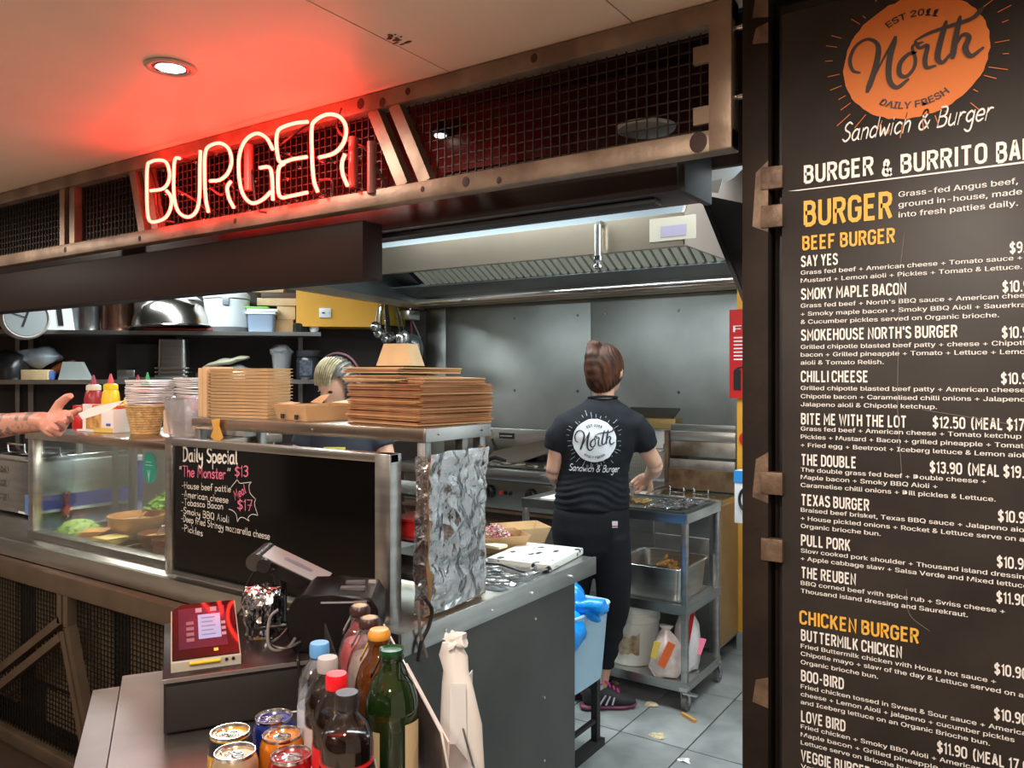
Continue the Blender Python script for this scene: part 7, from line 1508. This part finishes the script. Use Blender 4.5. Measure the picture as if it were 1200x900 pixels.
def hand_mesh(wrist, dirv, palmn, side, L=.175, curl=.5, spread=.2, thumb_up=None, pose=None, voxel=.003):
    """dirv wrist->fingers, palmn palm facing direction, side = +1 when the thumb is on dirv x palmn side"""
    d = Vector(dirv).normalized(); n = Vector(palmn); n = (n-d*n.dot(d)).normalized(); a = d.cross(n).normalized()*side
    b = B(); k = L/.175
    b.tube([Vector(wrist)-d*.04, Vector(wrist), Vector(wrist)+d*.02*k], [(.026*k, .02*k)]*3, 14)
    c = Vector(wrist)
    ring = [c+d*.0, c+d*.03*k, c+d*.06*k, c+d*.088*k]
    t = B()
    for i, (p, w_, th) in enumerate(zip(ring, (.024, .034, .04, .038), (.018, .016, .015, .012))):
        pass
    ax = (tuple(a), tuple(n)); b.loft([(p, w_*k, th*k) for p, w_, th in zip(ring, (.024, .034, .04, .037), (.019, .017, .015, .011))], 20, ax)
    lens = (.072, .08, .074, .058)
    for i in range(4):
        off = (.029-.0195*i)*k; base = c+d*(.084-.004*abs(i-1))*k+a*off; cu = curl[i] if isinstance(curl, (list, tuple)) else curl
        p = base-d*.02*k; pts = [p, base]; ang = 0; dd = d+a*(spread*(1.5-i)*.25)
        dd.normalize()
        for j, fr in enumerate((.45, .31, .24)):
            ang += cu*(1, .9, .6)[j]; v = dd*math.cos(ang)+n*math.sin(ang); pts.append(pts[-1]+v*lens[i]*k*fr)
        b.tube(pts, [.0095*k, .0098*k, .009*k, .0082*k, .0065*k], 10)
    tb_ = c+d*.02*k+a*.022*k; q = [tb_, tb_+(d*.45+a*.85+n*.25).normalized()*.035*k]
    q.append(q[-1]+(d*.85+a*.45+n*.25).normalized()*.033*k); q.append(q[-1]+(d*.95+a*.1+n*.3).normalized()*.026*k)
    b.tube(q, [.014*k, .0125*k, .0105*k, .008*k], 10)
    return remeshed(b, voxel, 4)
hm1 = hand_mesh(Wp(.262, .285, 1.03), (rt3*-.35+fw3*.8-UP*.45), (-rt3*.7-UP*.6), -1, .155, curl=.55)
part('right_hand', hm1, SKIN, wk, W=True, ang=3)
hm2 = hand_mesh(Wp(-.125, .265, 1.0), (rt3*.5+fw3*.8-UP*.25), (-UP), 1, .155, curl=.5)
part('left_hand', hm2, SKIN, wk, W=True, ang=3)
# --- T-shirt
b = B()
b.loft([(Wp(-.045, .02, .915), .17, .118), (Wp(-.045, .02, .95), .172, .12), (Wp(-.036, .02, 1.05), .160, .108), (Wp(-.025, .012, 1.15), .163, .112), (Wp(-.012, .005, 1.25), .174, .115), (Wp(-.01, .0, 1.31), .176, .105), (Wp(-.005, .0, 1.36), .145, .085), (Wp(.003, .003, 1.405), .078, .06), (Wp(.005, .003, 1.418), .066, .056)], 32, WAX)
b.tube([Wp(-.10, 0, 1.325), Wp(-.155, 0, 1.295), Wp(-.19, .005, 1.245), Wp(-.207, .015, 1.185)], [.055, .064, .062, .055], 18); b.tube([Wp(.09, 0, 1.325), Wp(.145, 0, 1.295), Wp(.182, .01, 1.25), Wp(.206, .03, 1.195)], [.055, .064, .062, .058], 18)
sh = remeshed(b, .008, 12)
for v in sh.verts:
    # drape folds gather at the waist
    z = v.co.z; k = max(0, 1-abs(z-.99)/.13); o = v.co-Wp(-.03, .02, z)
    rad = Vector((o.x, o.y, 0)).normalized(); ang_ = math.atan2(o.y, o.x)
    v.co += rad*(.0042*k*math.sin(z*200+4*math.sin(ang_*2+1)+5*noise.noise(v.co*7))+.009*noise.noise(v.co*8)+.004*noise.noise(v.co*22))
SHIRT = mat('tshirt_black', (.009, .011, .015), .85, bump=.15, bscale=200, spec=.25)
shc = sh.copy()
part('tshirt', sh, SHIRT, wk, W=True, ang=3)
bvh = BVHTree.FromBMesh(shc)
def on_back(s, z):
    """point on the shirt back at (s, z), cast from behind the worker"""
    o = Wp(s, -1, z); h = bvh.ray_cast(o, fw3); return (h[0] if h[0] else Wp(s, -.1, z))-fw3*.0035
PRINT = mat('shirt_print', (.72, .76, .8), .7); PR2 = mat('shirt_print_dark', (.03, .035, .045), .8)
lc = (-.042, 1.235); lr = .095
def wrapped(lst, off=0, sub=0):
    b = B()
    for k, (vs, fs) in enumerate(lst): b.add([on_back(lc[0]+v.x*lr, lc[1]+v.y*lr)-fw3*(off+.0002*(k % 10)) for v in vs], fs)
    return b
rings_ = [Vector((0, 0))]; fcs = []
for j in range(1, 7):
    for i in range(48): rings_.append(Vector((math.cos(2*PI*i/48), math.sin(2*PI*i/48)))*j/6*(1 if j < 6 else 1+random.uniform(-.015, .015)))
for i in range(48): fcs.append((0, 1+i, 1+(i+1) % 48))
for j in range(5):
    for i in range(48): a_, b_ = 1+j*48, 1+(j+1)*48; fcs.append((a_+i, b_+i, b_+(i+1) % 48, a_+(i+1) % 48))
part('logo_disc', wrapped([(rings_, fcs)]), PRINT, wk, W=True, label='white round logo print on the shirt back')
part('logo_rays', wrapped(LOGO[1]), PRINT, wk, W=True)
part('logo_script', wrapped(LOGO[2], .002), PR2, wk, W=True, label='dark script North with EST 2011 and DAILY FRESH')
vs, fs, w_ = hand('Sandwich & Burger', .8, .28); b = B(); b.add([on_back(-.152+.222*v.x/w_, 1.10+v.y*.0043-.006*v.x/w_)-fw3*.0003*v.z for v in vs], fs)
part('logo_words', b, PRINT, wk, W=True, label='white script Sandwich & Burger on the shirt back')
part('collar', B().tube([Wp(.006+.064*math.cos(2*PI*i/24), .004+.054*math.sin(2*PI*i/24), 1.42-.006*math.sin(2*PI*i/24)) for i in range(24)], .006, 8, closed=True), SHIRT, wk, W=True)
# --- trousers
b = B()
b.loft([(Wp(-.045, .02, .935), .155, .105), (Wp(-.046, .02, .90), .172, .122), (Wp(-.045, .02, .82), .178, .13), (Wp(-.045, .02, .74), .165, .12), (Wp(-.05, .03, .70), .15, .1)], 30, WAX)
b.tube([Wp(.035, .0, .80), Wp(.052, .0, .62), Wp(.055, .02, .47), Wp(.03, .04, .33), Wp(.008, .05, .22)], [.098, .085, .072, .066, .056], 20)
b.tube([Wp(-.115, .03, .80), Wp(-.12, .05, .62), Wp(-.12, .09, .47), Wp(-.11, .14, .33), Wp(-.105, .16, .22)], [.098, .085, .072, .066, .056], 20)
b.tube([Wp(.006, .05, .235), Wp(.003, .05, .195)], .061, 20)
tro = remeshed(b, .009, 5)
for v in tro.verts:
    z = v.co.z; v.co += noise.noise_vector(v.co*Vector((10, 10, 4)).length*.0+Vector((v.co.x*12, v.co.y*12, z*5)))*.008 + (rt3*.004*math.sin(z*80) if z < .4 else rt3*0)
TROU = mat('trousers_black', (.007, .008, .011), .85, bump=.15, bscale=150, spec=.25)
part('trousers', tro, TROU, wk, W=True, ang=3)
p = Wp(.045, -.105, .87); part('pocket_tag', B().bar(p-UP*.014-fw3*.012, p+UP*.014-fw3*.012, .024, .004, n=tuple(fw3)), mat('tag_white', (.6, .62, .65), .6), wk, W=True)
part('tag_stripe', B().bar(p-UP*.01-fw3*.0145, p-UP*.004-fw3*.0145, .024, .002, n=tuple(fw3)), mat('tag_red', (.5, .1, .1), .6), wk, W=True)
# --- hair gathered up in a twist
b = B(); HM = Matrix.Rotation(math.atan2(fd_.y, fd_.x)-PI/2, 4, 'Z')
b.ell(HCc-fd_*.012+UP*.012, (.088, .104, .11), 28, HM); b.ell(HCc-fd_*.045-UP*.035, (.072, .06, .075), 24, HM)
for q_, z_, r_ in ((.082, -.06, .03), (.096, -.03, .034), (.102, 0, .036), (.1, .03, .037), (.093, .06, .037), (.08, .088, .034)): b.ell(HCc-fd_*q_-sd_*(.008+.1*(z_+.06))+UP*z_, (r_, r_, r_), 16)
b.ell(HCc-fd_*.075-sd_*.02+UP*.112, (.035, .03, .024), 16)
hb = remeshed(b, .0045, 16, .6)
cut = [v for v in hb.verts if (v.co-HCc).dot(fd_) > .045 and (v.co-HCc).z < .065]
bmesh.ops.delete(hb, geom=cut, context='VERTS')
for v in hb.verts:
    o = v.co-HCc; th = math.atan2(o.dot(sd_), -o.dot(fd_)); f_ = math.sin(th*26+o.z*60+4*noise.noise(v.co*14)); v.co += o.normalized()*(.0015*f_)
HAIR = mat('hair_auburn', (.022, .008, .004), .5, col2=(.09, .03, .013), vscale=28, stretch=(1, 1, .5), spec=.25)
part('hair', hb, HAIR, wk, W=True, ang=3)
# --- shoes and socks
def shoe(o_, yaw):
    dx = (rt3*math.cos(yaw)+fw3*math.sin(yaw)); dy = (fw3*math.cos(yaw)-rt3*math.sin(yaw)); O = Wp(o_[0], o_[1], 0)-dx*.075
    def q(x, y, z): return O+dx*x+dy*y+UP*z
    s_ = part('shoe', B().loft([(q(-.005, 0, .06), .022, .03), (q(.005, 0, .068), .034, .05), (q(.04, 0, .072), .04, .056), (q(.085, 0, .066), .041, .052), (q(.12, 0, .055), .042, .041), (q(.165, -.003, .042), .043, .029), (q(.21, -.005, .034), .037, .021), (q(.235, -.006, .03), .018, .013)], 22, (tuple(dy), (0, 0, 1))), mat('shoe_black', (.02, .018, .022), .6), wk, W=True)
    part('sole', B().loft([(q(-.018, 0, .014), .02, .012), (q(0, 0, .014), .036, .015), (q(.1, 0, .013), .036, .013), (q(.17, -.003, .013), .044, .012), (q(.225, -.006, .015), .032, .01), (q(.242, -.006, .02), .015, .006)], 22, (tuple(dy), (0, 0, 1))), mat('sole_plum', (.16, .03, .08), .5), s_, W=True)
    for k in range(3): part('side_stripe', B().bar(q(.06+.03*k, -.0445, .03), q(.09+.02*k, -.044, .075-.006*k), .007, .004, n=tuple(dy)), mat('silver_stripe', (.5, .5, .52), .4), s_, W=True)
    b = B()
    for k in range(4): b.bar(q(.095+.02*k, -.02, .118-.014*k), q(.1+.02*k, .02, .118-.014*k), .008, .006, n=(0, 0, 1))
    b.tube([q(.09, -.022, .12), q(.075, -.03, .15), q(.105, -.04, .125)], .006, 6)
    part('laces', b, mat('lace_pink', (.6, .03, .2), .6), s_, W=True, kind='stuff')
    part('pink_collar', B().tube([q(.05+.045*math.cos(2*PI*i/20), .037*math.sin(2*PI*i/20), .12+.01*math.cos(2*PI*i/20)**2) for i in range(20)], .006, 6, closed=True), mat('lace_pink', (.6, .03, .2), .6), s_, W=True)
    part('sock', B().tube([q(.06, 0, .08), q(.068, 0, .155)], [.036, .037], 16), mat('sock_grey', (.5, .52, .55), .8), s_, W=True)
shoe((-.0, .05), .12); shoe((-.105, .17), .2)

# --- second worker, head down behind the cartons
W2 = frame(396, 3.75)
w2 = thing('person', 'worker with dark and blond hair bending her head behind the kraft box', 'person', W2(0, 0, 0))
b = B(); hc2 = W2(0, -.03, 1.475); f2_ = (-fw3*.8-rt3*.45-UP*.45).normalized(); s2_ = UP.cross(f2_).normalized(); u2_ = f2_.cross(s2_).normalized()
b.loft([(W2(.02, .02, .75), .16, .11), (W2(.02, .02, .9), .16, .11), (W2(.02, .04, 1.05), .145, .095), (W2(.02, .04, 1.2), .165, .1), (W2(.02, .04, 1.3), .175, .09), (W2(.02, .03, 1.35), .12, .06), (W2(.015, .01, 1.39), .05, .05)], 26, WAX)
b.tube([W2(.01, .02, 1.36), W2(.005, -.01, 1.43)], [.05, .048], 14)
R2 = Matrix((( s2_.x, -f2_.x, u2_.x, 0), (s2_.y, -f2_.y, u2_.y, 0), (s2_.z, -f2_.z, u2_.z, 0), (0, 0, 0, 1)))
b.ell(hc2, (.076, .092, .102), 22, R2); b.ell(hc2+f2_*.03-u2_*.05, (.054, .058, .06), 16); b.tube([hc2+f2_*.085+u2_*.015, hc2+f2_*.106-u2_*.02, hc2+f2_*.088-u2_*.03], [.008, .011, .008], 8)
b.tube([hc2+f2_*.086-u2_*.052-s2_*.02, hc2+f2_*.093-u2_*.05, hc2+f2_*.086-u2_*.052+s2_*.02], [.005, .007, .005], 8)
for s_ in (-1, 1):
    b.ell(hc2+s2_*s_*.076, (.012, .018, .028), 10)
    b.tube([W2(.02+.17*s_, .04, 1.28), W2(.02+.23*s_, -.02, 1.05)], [.046, .038], 14); b.tube([W2(.02+.23*s_, -.02, 1.05), W2(.02+.14*s_, -.22, 1.02)], [.038, .026], 14)
    b.tube([W2(.02+.08*s_, .03, .8), W2(.02+.09*s_, .02, .45), W2(.02+.09*s_, .06, .05)], [.085, .055, .035], 14); b.tube([W2(.02+.09*s_, .05, .035), W2(.02+.1*s_, -.12, .03)], [.034, .03], 10)
part('body', remeshed(b, .009, 6), SKIN, w2, W=True, ang=3)
for s_ in (-1, 1):
    part('eye', B().ell(hc2+f2_*.08+s2_*s_*.03+u2_*.005, (.011, .011, .007), 10), mat('eye_dark', (.03, .02, .02), .2), w2, W=True)
    part('hand', hand_mesh(W2(.02+.14*s_, -.215, 1.02), (-fw3*.9-rt3*.3*s_-UP*.3), (-UP), 1 if s_ > 0 else -1, .16, curl=.5, voxel=.004), SKIN, w2, W=True, ang=3)
b = B(); b.ell(hc2-f2_*.015+u2_*.018, (.094, .106, .112), 26, R2); b.ell(hc2-f2_*.05-u2_*.05+rt3*.02, (.085, .07, .1), 20, R2)
hb = remeshed(b, .006, 4); bmesh.ops.delete(hb, geom=[v for v in hb.verts if (v.co-hc2).dot(f2_) > .04 and (v.co-hc2).dot(u2_) < .06], context='VERTS')
for v in hb.verts:
    o = v.co-hc2; v.co += o.normalized()*(.004*math.sin(math.atan2(o.dot(s2_), o.dot(u2_))*30+3*noise.noise(v.co*12)))
part('hair', hb, mat('hair_dark_blond', (.02, .017, .018), .4, col2=(.10, .09, .075), vscale=16, stretch=(1, 1, .4)), w2, W=True, ang=3)
BL = mat('hair_blond', (.5, .42, .24), .45, col2=(.25, .2, .12), vscale=60)
for k in range(11):
    a0 = -.55+.1*k; pts = []
    for j in range(7):
        ph = .25+j*.22; dv = (f2_*math.cos(ph)*1.0+u2_*math.sin(ph)+s2_*(math.sin(a0)*.9+.1*j*a0)).normalized(); pts.append(hc2-f2_*.015+u2_*.018+Vector((dv.x*.108, dv.y*.108, dv.z*.118)))
    part('blond_streak', B().tube(cr(pts, 3), [(.0055, .004)]*19, 8), BL, w2, W=True)
b = B(); b.tube([hc2-f2_*.02+u2_*.02+Vector((rt3.x*.1*math.cos(t_), rt3.y*.1*math.cos(t_), .118*math.sin(t_))) for t_ in [PI*i/14 for i in range(15)]], .009, 8)
part('red_headband', b, mat('band_maroon', (.07, .01, .015), .6), w2, W=True)
b = B()
b.loft([(W2(.02, .02, .82), .168, .118), (W2(.02, .03, 1.0), .158, .108), (W2(.02, .04, 1.2), .178, .112), (W2(.02, .04, 1.3), .182, .1), (W2(.02, .03, 1.36), .12, .07), (W2(.015, .015, 1.385), .066, .06)], 28, WAX)
for s_ in (-1, 1): b.tube([W2(.02+.14*s_, .04, 1.31), W2(.02+.195*s_, .01, 1.18)], [.064, .056], 16)
part('tshirt', remeshed(b, .01, 4), mat('tshirt_navy', (.025, .03, .045), .85), w2, W=True, ang=3)
p = W2(.0, -.075, 1.17); part('shirt_badge', B().bar(p-rt3*.05, p+rt3*.05, .04, .006, n=tuple(fw3)), mat('badge_yellow', (.75, .68, .1), .6), w2, W=True)
b = B(); put_text(b, 'NORTH', p-rt3*.044-fw3*.0045-UP*.012, p+rt3*.044-fw3*.0045-UP*.012, .022, .03); part('badge_text', b, BLACK, w2, W=True)
b = B()
for s_ in (-1, 1): b.tube([W2(.02+.07*s_, .03, .86), W2(.02+.09*s_, .02, .45), W2(.02+.09*s_, .06, .1)], [.105, .075, .06], 16)
part('trousers', remeshed(b, .012, 4), TROU, w2, W=True, ang=3)
# --- customer's tattooed arm reaching in from the left
ca = thing('person', 'customer reaching in from the left, only tattooed forearm and hand in view', 'person', at(-260, 500, d=2.55)*1.0)
ca.location.z = 0
TS = mat('skin_tattooed', (.6, .3, .22), .5, col2=(.22, .15, .14), vscale=28, sharp=(.5, .56)); SKH = mat('skin_warm_hand', (.68, .32, .24), .45, var=.06, vscale=20)
wr = at(52, 494, Y=1.20); el = at(-110, 506, Y=1.12); elb = el
b = B(); b.tube([wr+(wr-el).normalized()*.01, at(25, 496, Y=1.19), at(-10, 500, Y=1.175), at(-60, 503, Y=1.15), el], [(.026, .03), (.032, .034), (.04, .042), (.047, .048), (.045, .045)], 22)
shd = at(-260, 420, Y=1.0); b.tube([el, (el+shd)/2, shd], [.045, .05, .058], 18)
# trunk, head and legs just outside the frame
O3 = Vector((shd.x-.12, shd.y-.12, 0)); 
def W3(s, t, z): return O3+Vector((.75, .66, 0))*s*1.0+Vector((-.66, .75, 0))*t+UP*z
ax3 = ((.75, .66, 0), (-.66, .75, 0))
b.loft([(W3(0, 0, .8), .17, .12), (W3(0, 0, 1.0), .16, .11), (W3(0, 0, 1.25), .19, .12), (W3(0, 0, 1.45), .2, .1), (W3(0, 0, 1.5), .12, .07), (W3(0, .01, 1.56), .055, .055)], 24, ax3)
b.ell(W3(0, .03, 1.68), (.08, .09, .115), 20); b.tube([W3(0, .12, 1.68), W3(0, .14, 1.65)], [.01, .012], 8)
for s_ in (-1, 1): b.tube([W3(.09*s_, 0, .85), W3(.09*s_, .02, .48), W3(.09*s_, -.02, .05)], [.09, .06, .04], 14); b.tube([W3(.09*s_, -.03, .035), W3(.09*s_, .14, .03)], [.035, .03], 10)
b.tube([W3(-.19, 0, 1.42), W3(-.24, .03, 1.12), W3(-.22, .12, .9)], [.055, .042, .03], 14)
part('body', remeshed(b, .008, 6), TS, ca, W=True, ang=3)
b = B(); b.loft([(W3(0, 0, .85), .185, .135), (W3(0, 0, 1.0), .175, .125), (W3(0, 0, 1.25), .205, .135), (W3(0, 0, 1.45), .212, .115), (W3(0, 0, 1.52), .12, .08)], 24, ax3)
part('tshirt', remeshed(b, .014, 3), mat('tshirt_grey', (.1, .1, .11), .8), ca, W=True, ang=3)
b = B()
for s_ in (-1, 1): b.tube([W3(.09*s_, 0, .9), W3(.09*s_, .02, .48), W3(.09*s_, -.02, .1)], [.11, .08, .065], 14)
part('trousers', remeshed(b, .014, 3), mat('jeans_dark', (.03, .04, .06), .8), ca, W=True, ang=3)
part('hair', B().ell(W3(0, .015, 1.71), (.086, .094, .105), 18), mat('hair_brown_dark', (.03, .02, .015), .5), ca, W=True)
dv = (at(100, 492, Y=1.22)-wr); hd3 = hand_mesh(wr, dv-UP*.02, (-fw3*.9+UP*.42), -1, .20, curl=[.2, .36, .52, .66], spread=.3)
part('hand', hd3, SKH, ca, W=True, ang=3)
sl = thing('paper_slip', 'pinkish white paper slip held in the reaching hand', 'paper', at(120, 482, Y=1.2))
part('slip', B().slab([at(92, 485, Y=1.19), at(111, 477, Y=1.22), at(145, 470, Y=1.26), at(128, 482, Y=1.22), at(96, 492, Y=1.18)], (0, 0, 1), .0015).noise(.002, 20), mat('slip_white', (.85, .74, .72), .6), sl, W=True)
